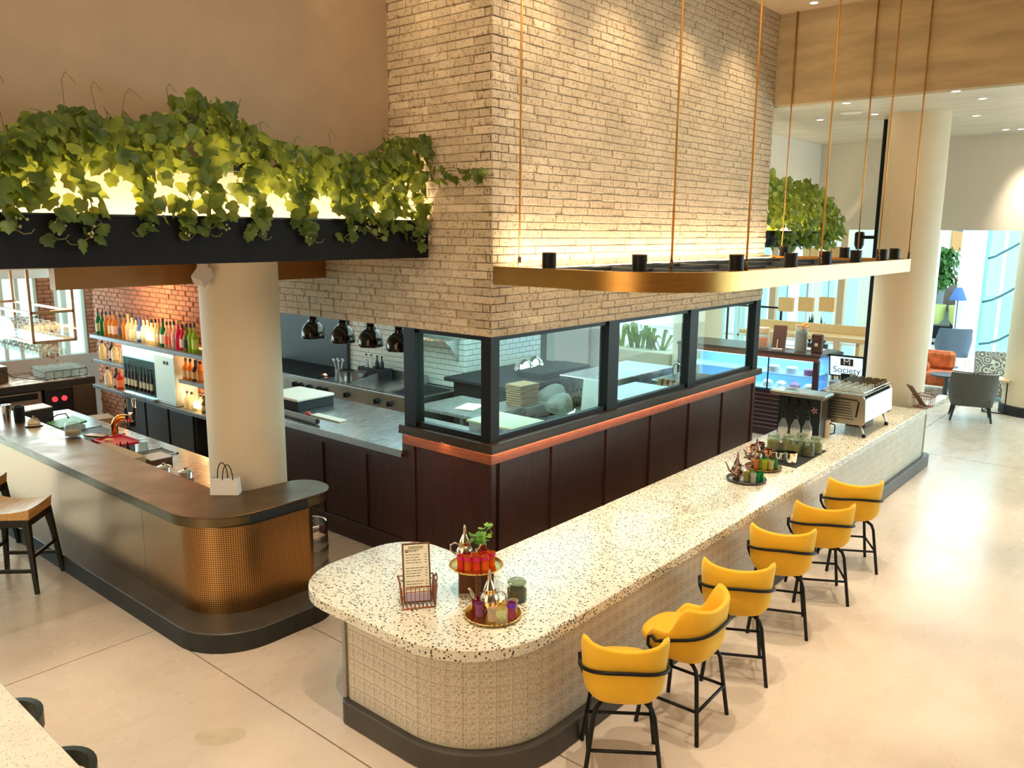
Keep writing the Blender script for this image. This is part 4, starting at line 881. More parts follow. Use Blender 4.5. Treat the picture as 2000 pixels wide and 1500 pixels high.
for k, (x, y, s, lab) in enumerate(((9.35, 7.0, 0.20, 'clear plastic bag lying on the kitchen worktop'), (9.55, 7.3, 0.24, 'large crumpled clear bag of trays behind the window'))):
    t = thing('plastic_bag', lab, 'bag', (x, y, 1.371)); m = MB().sphere((0, 0, s*0.75), s, 14, 10, 0.75); m.v = [(a*(1+0.18*math.sin(9*b+5*c)), b*(1+0.18*math.cos(8*a+7*c)), max(0, c*(1+0.12*math.sin(11*a)))) for a, b, c in m.v]
    m.build('bag', glass('bag_film', (0.75, 0.80, 0.76), 1.0, 0.12, 0.22, (0.55, 0.55, 0.45)), t, True)
for k in range(5):
    t = thing('oil_bottle', 'small dark oil bottle in the row beside the white panel', 'bottle', (9.72+0.09*k, 7.16, 1.371), 'oil bottles on the kitchen worktop')
    MB().lathe([(0.04, 0), (0.04, 0.13), (0.015, 0.19), (0.014, 0.24)], n=10).build('body', M('oil_brown', (0.10, 0.06, 0.02), 0.2), t, AUTO); MB().lathe([(0.017, 0.24), (0.017, 0.27)], n=8).build('cap', BLK, t)
t = thing('upright_panel', 'leaning white and black panel behind the second post', 'panel', (9.62, 6.62, 1.371)); MB().obox((0, 0, 0.26), (0.05, 0.34, 0.52), (0, 0.12, 0)).build('panel', M('panel_white', (0.62, 0.66, 0.62), 0.4), t)
t = thing('black_pan', 'black oval pan of red tomatoes near the window bottom', 'pan', (8.75, 6.75, 1.371)); MB().lathe([(0.16, 0), (0.22, 0.05), (0.215, 0.055), (0.15, 0.012), (0.001, 0.012)], n=20).build('pan', BLK, t, AUTO)
b = MB()
for k in range(12): b.sphere((rnd.uniform(-.12, .12), rnd.uniform(-.12, .12), 0.035), 0.032, 8, 5)
b.build('tomatoes', M('tomato', (0.32, 0.06, 0.02), 0.3), t, True)
t = thing('cloche', 'polished steel food cover on the worktop', 'food cover', (9.2, 6.62, 1.371)); MB().lathe([(0.17, 0), (0.165, 0.06), (0.10, 0.12), (0.02, 0.14), (0.02, 0.16), (0.001, 0.165)], n=20).build('dome', CHROME, t, True)
for k, (x, y, lab) in enumerate(((11.2, 9.2, 'upturned steel bowl left of its twin on the oven island'), (11.6, 9.3, 'upturned steel bowl right of its twin on the oven island'))):
    t = thing('steel_bowl', lab, 'bowl', (x, y, 1.501), 'upturned bowls on the oven island'); MB().lathe([(0.20, 0), (0.195, 0.06), (0.14, 0.18), (0.06, 0.24), (0.001, 0.245)], n=20).build('bowl', CHROME, t, True)
t = thing('black_crate', 'black gastro tray standing on the oven island', 'tray', (11.5, 8.75, 1.501)); MB().bbox(-0.7, -0.3, 0, 0.7, 0.3, 0.11, 0.02).build('tray', BLKM, t)
# steel cold cabinet below the third window
t = thing('cold_cabinet', 'long stainless cold cabinet seen through the middle window', 'cabinet')
MB().bbox(10.9, 7.2, 0, 13.0, 8.2, 1.62, 0.012).build('body', STEEL, t); MB().bbox(9.95, 5.99, 1.372, 11.3, 6.95, 1.60, 0.012).build('top_lid', STEEL, t); MB().box(11.35, 6.0, 1.373, 11.75, 6.9, 1.44).build('cloth_pile', M('paper', (0.72, 0.66, 0.54), 0.7), t)
t = thing('ice_trough', 'dark sunken ice trough inside the last window', 'trough', (12.35, 6.45, 1.371)); MB().bbox(-0.55, -0.42, 0, 0.6, 0.5, 0.20, 0.01).build('rim', STEELD, t); MB().box(-0.5, -0.37, 0.202, 0.55, 0.45, 0.206).build('ice_bed', M('dark_ice', (0.03, 0.035, 0.03), 0.3, bump=0.6, scale=14), t)
MB().tube([(0.2, 0.5, 0.2), (0.2, 0.5, 0.36), (0.16, 0.4, 0.40), (0.12, 0.32, 0.38)], 0.014, 8).build('tap', CHROME, t, True)
t = thing('wood_boards', 'row of brown wooden boards leaning beside the cold cabinet', 'board', (11.6, 6.5, 1.442))
for k in range(5): MB().obox((0, -0.25+0.1*k, 0.11), (0.10, 0.05, 0.20), (0.15, 0, 0)).build('board', MATS['serving_board'], t)
t = thing('pot_ring', 'pair of black pot hanging rings behind the second window', 'hook', (12.4, 9.6, 2.40))
for dx in (-0.25, 0.25): MB().tube([(dx+0.24*math.cos(a), 0, 0.24*math.sin(a)) for a in [PI*0.92+PI*1.2*i/14 for i in range(15)]], 0.02, 8).build('ring', BLKM, t, True)
MB().cyl((0, 0, -0.25), (0, 0, 1.0), 0.03, n=8).build('post', WALN, t)
# planter seen through the glazing
t = thing('planter_box', 'leafy planter trough beyond the far kitchen windows', 'planter', (17.5, 10.6, 0)); MB().bbox(-0.4, -1.0, 0, 0.4, 0.9, 1.15, 0.02).build('trough', M('planter_cream', (0.72, 0.66, 0.5), 0.6), t)
m = MB()
for k in range(26):
    a = rnd.uniform(0, 2*PI); r = rnd.uniform(0.25, 0.6); h = rnd.uniform(0.35, 0.65); y0 = rnd.uniform(-0.7, 0.7)
    q = Vector((math.cos(a), math.sin(a), 0)); s_ = Vector((-q.y, q.x, 0))*0.05; b0 = Vector((0, y0, 1.15)); m1 = b0+q*r*0.5+Vector((0,0,h)); m2 = b0+q*r+Vector((0,0,h*0.75))
    m.add([b0-s_, b0+s_, m1+s_, m1-s_, m2], [(0,1,2,3), (3,2,4)])
m.build('leaves', LEAF2, t, True, kind='stuff')
column('column', 17.2, 8.95, 0.55, 0, 3.7, 'round cream column seen through the last kitchen window')
# ------------------------------------------------------------------ back bar: red brick wall, shelves, bottles
rb = sroot('wall_red_brick')
MB().box(6.80, 11.3, 0, 7.0, 16.3, 3.55).build('wall_core', MORTR, rb)
it = brick_items((6.79, 11.3, 0.0), (0,1,0), (-1,0,0), 5.0, 3.50, 0.225, 0.083, 0.012, 0.006, 0.008, 0.006, 8, skip=lambda a, h: h < 1.0 and 0.85 < a < 3.35)
pieces(rb, it, 'brick', BRR, 300)
# back-bar shelves
shm = M('slate_shelf', (0.11, 0.13, 0.14), 0.45)
sh = thing('bottle_shelf', 'slate grey shelving of the back bar with three levels on red brick', 'shelf')
MB().bbox(6.39, 11.5, 2.005, 6.79, 15.62, 2.07, 0.005).build('top_board', shm, sh)
MB().bbox(6.39, 13.85, 1.565, 6.79, 15.55, 1.62, 0.005).build('shelf_board', shm, sh); MB().bbox(6.39, 11.5, 1.565, 6.79, 12.42, 1.62, 0.005).build('shelf_board', shm, sh)
MB().bbox(6.36, 11.5, 1.08, 6.79, 15.6, 1.14, 0.005).build('counter_board', shm, sh)
for z, y0, y1 in ((2.0, 11.6, 12.4), (2.0, 13.9, 15.5), (1.56, 11.6, 12.4), (1.56, 13.9, 15.5), (2.085, 11.6, 15.5)): MB().box(6.775, y0, z-0.008, 6.785, y1, z).build('light_strip', LEDA, sh)
area('shelf_light', (6.70, 12.0, 1.99), 0.1, 0.8, 5, WARM2); area('shelf_light', (6.70, 14.7, 1.99), 0.1, 1.5, 7, WARM2)
area('shelf_light', (6.70, 12.0, 1.55), 0.1, 0.8, 5, WARM2); area('shelf_light', (6.70, 14.7, 1.55), 0.1, 1.5, 6, WARM2)
area('shelf_light', (6.70, 13.5, 2.09), 0.06, 4.0, 60, (1, 0.74, 0.42), (0.25, 0, 1)); area('shelf_light', (6.72, 12.0, 1.16), 0.06, 0.9, 12, (1, 0.8, 0.5), (0.1, 0, 1)); area('brick_washer', (6.3, 13.6, 3.4), 0.2, 4.2, 40, WARM2, (0.5, 0, -1))
bc = thing('back_bar_cabinet', 'black panelled cabinet under the back bar between brick piers', 'cabinet')
MB().box(6.50, 12.15, 0.1, 6.78, 14.62, 1.08).build('carcass', BLKM, bc)
for k in range(3): MB().bbox(6.465, 12.2+0.81*k, 0.16, 6.50, 12.95+0.81*k, 1.03, 0.008).build('door', M('black_door', (0.02, 0.021, 0.022), 0.45), bc)
wd = thing('wine_dispenser', 'steel wine dispenser with dark glass front set into the back bar', 'dispenser', (6.36, 13.45, 1.145))
MB().bbox(0.03, -0.92, 0.0, 0.42, 0.90, 0.855, 0.01).build('cabinet', M('dispenser_steel', (0.62, 0.72, 0.72), 0.35, 0.6), wd)
MB().box(0.02, -0.92, 0.05, 0.03, -0.28, 0.80).build('side_panel', M('pale_panel', (0.55, 0.78, 0.80), 0.35), wd)
MB().box(0.02, -0.28, 0.06, 0.03, 0.86, 0.66).build('dark_recess', M('recess_black', (0.025, 0.03, 0.025), 0.3), wd)
MB().box(0.005, -0.28, 0.04, 0.012, 0.86, 0.68).build('glass_front', GLASS, wd)
for k in range(2): MB().cyl((0.01, -0.62-0.1*k, 0.70), (0.02, -0.62-0.1*k, 0.70), 0.03, n=10).build('dial', BLK, wd)
MB().box(-0.04, -0.28, 0.0, 0.03, 0.86, 0.04).build('drip_tray', STEEL, wd)
w0 = None
for k in range(8):
    y = 13.30+0.125*k+(0.06 if k > 3 else 0)
    if w0 is None:
        w0 = thing('wine_bottle', 'dark wine bottle standing in the glass fronted dispenser', 'bottle', (6.384-0.004, y, 1.26), 'wine bottles in the dispenser')
        MB().lathe([(0.034, 0), (0.034, 0.24), (0.012, 0.33), (0.012, 0.42)], n=10).build('body', M('wine_dark', (0.02, 0.012, 0.01), 0.15), w0, AUTO); MB().lathe([(0.0345, 0.06), (0.0345, 0.17)], n=10, cap=False).build('paper_label', M('label_cream', (0.6, 0.56, 0.42), 0.6), w0)
    else: dup(w0, (6.38, y, 1.26))
def bottle(name, lab, loc, grp, col, capc, lcol, H=0.45, r=0.052, sh_=0.55, haze=0.45, labz=(0.12, 0.30)):
    t = thing(name, lab, 'bottle', loc, grp); k = H
    key = 'bottle_%d_%d_%d' % tuple(int(c*255) for c in col)
    mt = MATS.get(key) or tinted(key, col, haze); MATS[key] = mt
    bd_ = MB().lathe([(r*0.9, 0), (r, 0.012), (r, k*sh_), (r*0.86, k*(sh_+0.07)), (r*0.36, k*(sh_+0.2)), (r*0.32, k*0.88)], n=12).build('body', mt, t, AUTO)
    MB().lathe([(r*0.36, k*0.86), (r*0.36, k)], n=10).build('cap', M('cap_%s' % capc, {'black': (0.012,0.012,0.012), 'red': (0.35,0.03,0.02), 'gold': (0.5,0.33,0.08), 'navy': (0.02,0.03,0.16), 'brown': (0.1,0.04,0.02)}[capc], 0.35), t)
    if lcol: MB().lathe([(r*1.02, k*labz[0]), (r*1.02, k*(sh_-0.06))], n=12, cap=False).build('paper_label', M('label_%d_%d_%d' % tuple(int(c*99) for c in lcol), lcol, 0.6), bd_)
    return t
AMB = (0.85, 0.36, 0.05); CLR = (0.92, 0.86, 0.62); GRN = (0.03, 0.30, 0.09); BLU = (0.10, 0.20, 0.65); PNK = (0.92, 0.06, 0.20); LIM = (0.55, 0.78, 0.06); DRK = (0.10, 0.05, 0.03); RED = (0.75, 0.08, 0.03)
TOPS = [(15.50, GRN, 'brown', (0.62, 0.42, 0.14), 'green bottle with yellow label at the left end of the top shelf'), (15.33, GRN, 'brown', None, 'slim dark green bottle behind the yellow labelled one'), (15.17, AMB, 'black', None, 'amber bottle next to the two green ones'),
 (15.0, AMB, 'black', (0.72, 0.60, 0.40), 'amber bottle with cream label, fourth on the top shelf'), (14.83, AMB, 'brown', (0.76, 0.5, 0.42), 'short amber bottle with pinkish label on the top shelf'), (14.62, (0.4, 0.28, 0.22), 'black', (0.08, 0.06, 0.07), 'square bottle with dark panel label on the top shelf'), (14.46, AMB, 'black', None, 'slim amber bottle right of the dark panel bottle'),
 (14.30, CLR, 'gold', None, 'clear bottle left of the tallest capped bottle'), (14.16, CLR, 'black', (0.76, 0.72, 0.5), 'tall clear bottle with long black cap on the top shelf'), (14.02, CLR, 'black', None, 'clear bottle just left of the blue bottle'), (13.88, BLU, 'navy', (0.45, 0.72, 0.9), 'blue bottle with pale blue label on the top shelf'),
 (13.74, CLR, 'brown', (0.7, 0.45, 0.3), 'clear round bottle right of the blue bottle'), (13.60, CLR, 'brown', (0.78, 0.62, 0.35), 'pale bottle with tan label in the middle of the top shelf'), (13.46, CLR, 'black', None, 'pale yellow bottle with black cap mid shelf'), (13.32, CLR, 'black', (0.8, 0.74, 0.5), 'pale labelled bottle left of the red capped one'), (13.20, (0.62, 0.52, 0.2), 'red', (0.5, 0.36, 0.2), 'olive bottle with red cap'),
 (13.07, GRN, 'black', (0.72, 0.76, 0.68), 'green bottle with white band label'), (12.94, (0.9, 0.72, 0.6), 'black', (0.66, 0.12, 0.07), 'pale bottle with red square label'), (12.82, (0.85, 0.5, 0.35), 'black', (0.85, 0.05, 0.02), 'clear bottle with bright red lower label'), (12.70, (0.9, 0.8, 0.7), 'black', (0.5, 0.4, 0.35), 'clear bottle left of the pink ones'), (12.57, PNK, 'gold', None, 'left bright pink bottle on the top shelf'), (12.44, PNK, 'black', (0.8, 0.66, 0.5), 'bright pink bottle with cream label'), (12.31, (0.35, 0.42, 0.06), 'brown', (0.03, 0.03, 0.03), 'lime bottle with black label'), (12.18, LIM, 'black', None, 'bright lime bottle beside the round column'), (12.06, LIM, 'black', (0.6, 0.7, 0.1), 'last lime bottle, half behind the round column')]
for i, (y, c, cap, lc, lab) in enumerate(TOPS):
    bottle('liquor_bottle', lab, (6.52, y, 2.071), 'bottles on the top shelf', c, cap, lc, 0.47-0.03*((i*7) % 4)/2, 0.050+0.007*((i*5) % 3)/2, 0.5+0.06*((i*3) % 3)/2)
MID = [(15.38, CLR, 'black', None, 'small clear bottle at the left end of the middle shelf'), (15.1, DRK, 'brown', (0.6, 0.4, 0.3), 'brown bottle with tan label on the middle shelf'), (14.88, CLR, 'gold', (0.82, 0.72, 0.5), 'wide cream bottle on the middle shelf'), (14.66, CLR, 'gold', (0.85, 0.62, 0.3), 'cream bottle with orange label on the middle shelf'), (14.44, AMB, 'black', (0.72, 0.2, 0.06), 'amber bottle with red label on the middle shelf'), (14.24, AMB, 'black', None, 'amber bottle nearest the wine dispenser on the middle shelf')]
for i, (y, c, cap, lc, lab) in enumerate(MID): bottle('liquor_bottle', lab, (6.50+0.05*(i % 2), y, 1.621), 'bottles on the left middle shelf', c, cap, lc, 0.34, 0.06, 0.6)
LOW = [(15.2, CLR, 'black', (0.75, 0.66, 0.56), 'pale bottle at the left end of the lower shelf'), (14.95, DRK, 'black', (0.55, 0.3, 0.15), 'dark brown bottle on the lower left shelf'), (14.72, RED, 'gold', (0.72, 0.2, 0.1), 'red amber bottle on the lower left shelf'), (14.50, (0.55, 0.6, 0.2), 'black', None, 'yellow green bottle against the dispenser')]
for i, (y, c, cap, lc, lab) in enumerate(LOW): bottle('liquor_bottle', lab, (6.48+0.05*(i % 2), y, 1.141), 'bottles on the lower left shelf', c, cap, lc, 0.36, 0.06, 0.55)
RM = [(12.36, AMB, 'brown', (0.7, 0.4, 0.12), 'amber flagon at the left of the right middle shelf'), (12.22, AMB, 'black', (0.72, 0.5, 0.25), 'amber bottle with tan label on the right middle shelf'), (12.06, DRK, 'black', (0.6, 0.34, 0.08), 'black shouldered bottle on the right middle shelf'), (11.92, AMB, 'black', (0.75, 0.25, 0.06), 'orange labelled bottle against the round column')]
for i, (y, c, cap, lc, lab) in enumerate(RM): bottle('liquor_bottle', lab, (6.50, y, 1.621), 'bottles on the right middle shelf', c, cap, lc, 0.34, 0.062, 0.5)
RL = [(12.38, CLR, 'brown', None, 'clear decanter at the left of the glowing lower shelf'), (12.24, CLR, 'black', None, 'clear decanter second on the glowing lower shelf'), (12.10, CLR, 'gold', (0.8, 0.7, 0.45), 'labelled pale bottle on the glowing lower shelf'), (11.97, CLR, 'brown', None, 'pale bottle near the column on the glowing lower shelf'), (11.85, (0.3, 0.22, 0.08), 'black', (0.5, 0.4, 0.15), 'olive bottle against the column on the lower shelf')]
for i, (y, c, cap, lc, lab) in enumerate(RL): bottle('liquor_bottle', lab, (6.50, y, 1.141), 'bottles on the right lower shelf', c, cap, lc, 0.28, 0.055, 0.5)
# ------------------------------------------------------------------ service wall with windows
sw = sroot('wall_service')
for x0, x1 in ((6.36, 6.66), (7.26, 8.6)):
    MB().box(x0, 17.82, 0, x1, 18.0, 3.6).build('pier', MORTR, sw)
it = brick_items((6.36, 17.81, 1.1), (1,0,0), (0,-1,0), 0.30, 2.3, 0.225, 0.083, 0.012, 0.006, 0.008, 0.004, 9) + brick_items((7.26, 17.81, 1.1), (1,0,0), (0,-1,0), 0.6, 2.3, 0.225, 0.083, 0.012, 0.006, 0.008, 0.004, 10)
pieces(sw, it, 'brick', BRR, 200)
MB().box(3.0, 17.8, 0, 8.6, 18.0, 1.40).build('dado', M('dado_plaster', (0.40, 0.32, 0.27), 0.7), sw); MB().box(3.0, 17.8, 3.0, 8.6, 18.0, 3.6).build('head', WHITE, sw)
w1 = sroot('window_1'); fm = M('window_frame_sage', (0.62, 0.68, 0.58), 0.5)
for x in (4.2, 4.95, 5.72, 6.00, 6.33): MB().box(x-0.035, 17.84, 1.40, x+0.035, 17.92, 3.0).build('frame_bar', fm, w1)
MB().box(3.0, 17.84, 2.2, 6.33, 17.90, 2.25).build('frame_bar', fm, w1); MB().box(3.0, 17.88, 1.4, 6.33, 17.885, 3.0).build('pane', GLASSW, w1)
w2 = sroot('window_2')
for x in (6.70, 6.86, 7.24): MB().box(x-0.045, 17.84, 1.40, x+0.045, 17.92, 3.0).build('frame_bar', fm, w2)
MB().box(6.66, 17.88, 1.4, 7.26, 17.885, 3.0).build('pane', GLASSW, w2)
bl = MB()
for k in range(2): pass
# back counter with ovens
ct = thing('service_counter', 'back service counter with black edge and copper worktop below the windows', 'counter')
MB().bbox(4.45, 16.45, 1.08, 6.76, 17.78, 1.14, 0.006).build('worktop', brushed('copper_worktop', (0.55, 0.34, 0.22), 0.3, (3, 3, 1)), ct)
MB().box(4.45, 16.43, 1.00, 6.76, 16.46, 1.13).build('front_edge', BLKM, ct); MB().box(4.5, 16.55, 0, 6.74, 17.78, 1.07).build('carcass', M('brown_steel', (0.12, 0.09, 0.07), 0.35, 0.6), ct)
t = thing('underbar_fridge', 'low steel fridge with slotted black panel under the service counter', 'fridge', (5.35, 16.5, 0)); fd = MB().box(-0.42, -0.05, 0.1, 0.42, 0.0, 0.98).build('door', M('bronze_steel', (0.34, 0.27, 0.21), 0.35, 0.8), t); MB().box(-0.36, -0.06, 0.84, 0.36, -0.05, 0.95).build('vent_panel', BLK, fd); MB().box(-0.42, -0.07, 0.70, 0.42, -0.05, 0.76).build('handle', COPPER, fd)
t = thing('glass_washer', 'black undercounter glass washer with two glowing red dials', 'dishwasher', (6.06, 16.5, 0)); MB().bbox(-0.24, -0.10, 0.05, 0.24, 0.0, 1.0, 0.01).build('body', M('washer_black', (0.012, 0.014, 0.018), 0.3), t)
for x in (-0.08, 0.09): MB().cyl((x, -0.12, 0.80), (x, -0.10, 0.80), 0.05, n=14).build('dial', emis('red_dial', (1, 0.03, 0.04), 1.6), t)
MB().lathe([(0.05, 0.42), (0.03, 0.5), (0.03, 0.55)], (0.05, -0.13, 0), 10).build('spout', CHROME, t)
t = thing('wine_cooler', 'tall brown cooler cabinet beside the glass washer', 'cooler', (6.55, 16.5, 0)); MB().bbox(-0.23, -0.08, 0.05, 0.20, 0.0, 1.0, 0.01).build('body', MATS['brown_steel'], t)
t = thing('cardboard_box', 'open brown cardboard box on the floor behind the bar', 'box', (6.22, 15.0, 0.30), rz=math.radians(80)); MB().box(-0.22, -0.17, 0, 0.22, 0.17, 0.34).build('box', M('cardboard', (0.40, 0.26, 0.17), 0.8), t); MB().box(-0.10, 0.1702, 0.18, 0.10, 0.171, 0.20).build('printed_line', M('print_dark', (0.1, 0.06, 0.05), 0.8), t)
MB().box(-0.24, -0.19, -0.30, 0.24, 0.19, 0.0).build('crate_below', M('crate_brown', (0.16, 0.10, 0.07), 0.6), t)
t = thing('cash_box', 'brown box with trailing cable on the copper worktop', 'box', (4.9, 17.1, 1.141)); MB().bbox(-0.45, -0.2, 0, 0.5, 0.25, 0.30, 0.01).build('box', MATS['brown_steel'], t); MB().tube([(0.4,-0.21,0.25),(0.55,-0.3,0.1),(0.9,-0.35,0.02),(1.2,-0.3,0.02)], 0.01, 6).build('cable', BLK, t, True)
# tumblers in a wire basket
t = thing('glass_basket', 'wire basket tray full of tumblers on the service counter', 'basket', (6.3, 16.95, 1.141)); b = MB()
for z in (0.02, 0.16): b.tube([(-0.38,-0.38,z),(0.38,-0.38,z),(0.38,0.38,z),(-0.38,0.38,z)], 0.008, 5, True)
for k in range(6): b.tube([(-0.38+0.152*k,-0.38,0.02),(-0.38+0.152*k,-0.38,0.16)], 0.005, 4); b.tube([(-0.38+0.152*k,-0.38,0.02),(-0.38+0.152*k,0.38,0.02)], 0.005, 4)
b.build('wire_frame', BLK, t)
g0 = None
def tumbler_me(r=0.052, h=0.13):
    return MB().lathe([(r*0.8, 0), (r*0.82, 0.008), (r, h), (r*0.93, h), (r*0.74, 0.02), (0.001, 0.02)], n=12)
for i in range(5):
    for k in range(5):
        p = (6.0+0.15*i, 16.66+0.15*k, 1.165)
        if g0 is None:
            g0 = tumbler_me(0.062, 0.17).build('tumbler', GLASSD, None, AUTO, loc=p); tag(g0, 'clear tumbler packed in the wire basket on the service counter', 'glass', 'tumblers in the wire basket')
        else: dup(g0, p)
# hanging bronze glass rack
rk = thing('glass_rack', 'hanging bronze frame rack holding stemware above the service bar', 'rack')
X0, X1, Y0, Y1 = 4.70, 5.31, 13.5, 16.0; RB = M('rack_bronze', (0.42, 0.24, 0.12), 0.4, 0.7)
for x in (X0, X1):
    for y in (Y0, Y1): MB().box(x-0.02, y-0.02, 2.255, x+0.02, y+0.02, 3.55).build('upright', RB, rk)
for z in (2.27, 2.72):
    for x in (X0, X1): MB().box(x-0.02, Y0, z-0.02, x+0.02, Y1, z+0.02).build('rail', RB, rk)
    for y in (Y0, Y1): MB().box(X0, y-0.02, z-0.02, X1, y+0.02, z+0.02).build('rail', RB, rk)
for x in (4.85, 5.0, 5.16): MB().box(x-0.01, Y0, 2.255, x+0.01, Y1, 2.265).build('stem_rail', RB, rk)
MB().box(X0, Y0, 2.262, X1, Y1, 2.268).build('glass_shelf', GLASS, rk)
wg = MB().lathe([(0.05, 0), (0.05, 0.006), (0.008, 0.012), (0.007, 0.10), (0.035, 0.125), (0.055, 0.17), (0.052, 0.23), (0.045, 0.23), (0.048, 0.17), (0.03, 0.13), (0.001, 0.118)], n=12)
g1 = None
for i in range(4):
    for k in range(9):
        p = (4.77+0.155*i, 13.62+0.26*k, 2.27)
        if g1 is None: g1 = wg.build('wine_glass', GLASSD, None, AUTO, loc=p); tag(g1, 'clear wine glass standing in the hanging bronze rack', 'glass', 'wine glasses in the hanging rack')
        else: dup(g1, p)
hg = None
for i in range(3):
    for k in range(9):
        p = (4.85+0.155*i, 13.65+0.26*k, 2.253)
        if hg is None:
            m = MB(); m.v = list(wg.v); m.f = [tuple(reversed(f)) for f in wg.f]; m.v = [(x, y, -z) for x, y, z in m.v]
            hg = m.build('stem_glass', GLASSD, None, AUTO, loc=p); tag(hg, 'stemmed glass hanging upside down under the bronze rack', 'glass', 'stemware under the hanging rack')
        else: dup(hg, p)
t = thing('globe_lamp', 'pale round globe lamp at the left picture edge above the copper bar', 'lamp', (3.80, 12.0, 2.70)); MB().sphere((0, 0, 0), 0.155, 24, 16).build('globe', emis('globe_glow', (1.0, 0.78, 0.42), 1.5), t, True); MB().cyl((0, 0, 0.15), (0, 0, 0.87), 0.008, n=6).build('cord', BLK, t)
# ------------------------------------------------------------------ things on the copper bar and the steel station
ZB = 1.216; ZS = 0.951
sk = None
for x, y, h, lab in ((4.02, 13.35, 0.24, 'tall steel cocktail shaker left of its pair on the copper bar'), (4.14, 13.2, 0.23, 'tall steel cocktail shaker right of its pair on the copper bar')):
    t = thing('cocktail_shaker', lab, 'shaker', (x, y, ZB), 'cocktail shakers on the copper bar'); MB().lathe([(0.05, 0), (0.062, h), (0.057, h), (0.046, 0.01), (0.001, 0.01)], n=18).build('tin', CHROME, t, AUTO)
t = thing('black_shaker', 'black cup holder next to the steel shakers', 'cup', (4.24, 13.0, ZB)); MB().lathe([(0.07, 0), (0.075, 0.22), (0.068, 0.22), (0.062, 0.01), (0.001, 0.01)], n=18).build('cup', BLK, t, AUTO)
t = thing('sugar_cloche', 'small glass domed dish on a dark saucer at the bar edge', 'dish', (4.27, 12.55, ZB)); MB().lathe([(0.10, 0), (0.12, 0.015), (0.001, 0.012)], n=20).build('saucer', PEWT, t); MB().lathe([(0.085, 0.015), (0.085, 0.05), (0.05, 0.10), (0.012, 0.115), (0.014, 0.14), (0.001, 0.145)], n=18).build('dome', tinted('amber_glass', (0.75, 0.6, 0.42), 0.35), t, True)
t = thing('napkin_box', 'black open napkin box on the steel station', 'box', (4.75, 13.9, ZS)); MB().box(-0.22, -0.16, 0, 0.22, 0.16, 0.24).build('box', BLKM, t); MB().obox((0, 0, 0.25), (0.42, 0.30, 0.02), (0.05, 0, 0.1)).build('napkins', WHITE, t)
t = thing('white_cloth', 'crumpled white cloth piled at the far end of the copper bar', 'cloth', (4.05, 14.4, ZB)); m = MB().sphere((0, 0, 0.05), 0.22, 18, 10, 0.4); m.v = [(a*1.3+0.02*math.sin(20*b), b*1.5, max(0, c+0.03*math.sin(14*a+9*b))) for a, b, c in m.v]; m.build('cloth', WHITE, t, True)
t = thing('storage_jar', 'squat glass jar with amber contents near the bar edge by the sink', 'jar', (4.38, 11.50, ZB)); MB().lathe([(0.09, 0), (0.105, 0.02), (0.105, 0.15), (0.085, 0.19), (0.08, 0.19), (0.098, 0.02), (0.001, 0.015)], n=20).build('jar_glass', GLASSD, t, AUTO); MB().lathe([(0.094, 0.018), (0.094, 0.08), (0.001, 0.085)], n=16).build('contents', M('nuts', (0.45, 0.28, 0.12), 0.8, noise=0.3, scale=50), t)
MB().obox((0.20, -0.25, 0.012), (0.12, 0.30, 0.022), (0, 0, 0.4)).build('wood_spoon', COPPER, t)
t = thing('green_board', 'green cutting board propped over the sink with a looped black hose', 'board', (4.98, 13.28, ZS)); MB().obox((0, 0, 0.07), (0.40, 0.52, 0.03), (0, -0.12, 0)).build('board', M('green_plastic', (0.10, 0.30, 0.13), 0.5), t); MB().tube([(-0.12, 0.3, 0.02), (-0.15, 0.22, 0.12), (-0.08, 0.1, 0.19), (0, 0, 0.21), (0.03, -0.02, 0.13)], 0.011, 7).build('hose', BLK, t, True); MB().box(-0.18, -0.24, 0, 0.18, 0.24, 0.045).build('rack', STEELD, t)
t = thing('beer_tap', 'curved orange brass beer tap with two chrome handles', 'tap', (5.02, 11.7, ZS))
pts = [(0, 0, 0), (0, 0, 0.26)]+[(0.13-0.13*math.cos(a), 0, 0.26+0.13*math.sin(a)) for a in [PI*0.12*i for i in range(1, 6)]]
MB().tube([(x*0.75, -x*0.6, z) for x, y, z in pts], 0.045, 16).build('column_arm', BRASSO, t, AUTO)
MB().lathe([(0.06, -0.06), (0.07, -0.03), (0.07, 0.05), (0.04, 0.07)], (0.17, -0.14, 0.38), 14).build('tap_body', CHROME, t, AUTO); MB().lathe([(0.045, -0.13), (0.05, -0.06)], (0.19, -0.15, 0.38), 12).build('spout', BLK, t)
for k in (0, 1): MB().cyl((0.13+0.09*k, -0.11-0.07*k, 0.42), (0.13+0.09*k, -0.11-0.07*k, 0.52), 0.022, n=10).build('handle_collar', BLK, t); MB().cyl((0.13+0.09*k, -0.11-0.07*k, 0.52), (0.13+0.09*k, -0.11-0.07*k, 0.65), 0.020, 0.026, 10).build('handle', CHROME, t)
t = thing('red_tray', 'red plastic drip tray lifted on the steel station', 'tray', (4.86, 11.30, ZS)); m = MB(); m.bbox(-0.20, -0.28, 0.115, 0.20, 0.28, 0.135, 0.01); m.box(-0.21, -0.29, 0.12, -0.18, 0.29, 0.155); m.box(0.18, -0.29, 0.12, 0.21, 0.29, 0.155); m.box(-0.21, -0.29, 0.12, 0.21, -0.26, 0.155); m.box(-0.21, 0.26, 0.12, 0.21, 0.29, 0.155); m.build('tray', M('tray_red', (0.72, 0.025, 0.04), 0.4), t); MB().box(-0.16, -0.2, 0, 0.16, 0.2, 0.115).build('tray_stand', STEELD, t); MB().lathe([(0.06, 0), (0.055, 0.02), (0.001, 0.03)], (-0.05, 0.12, 0.135), 12).build('lemon_slice', M('lemon_pale', (0.75, 0.5, 0.2), 0.6), t)
g2 = None
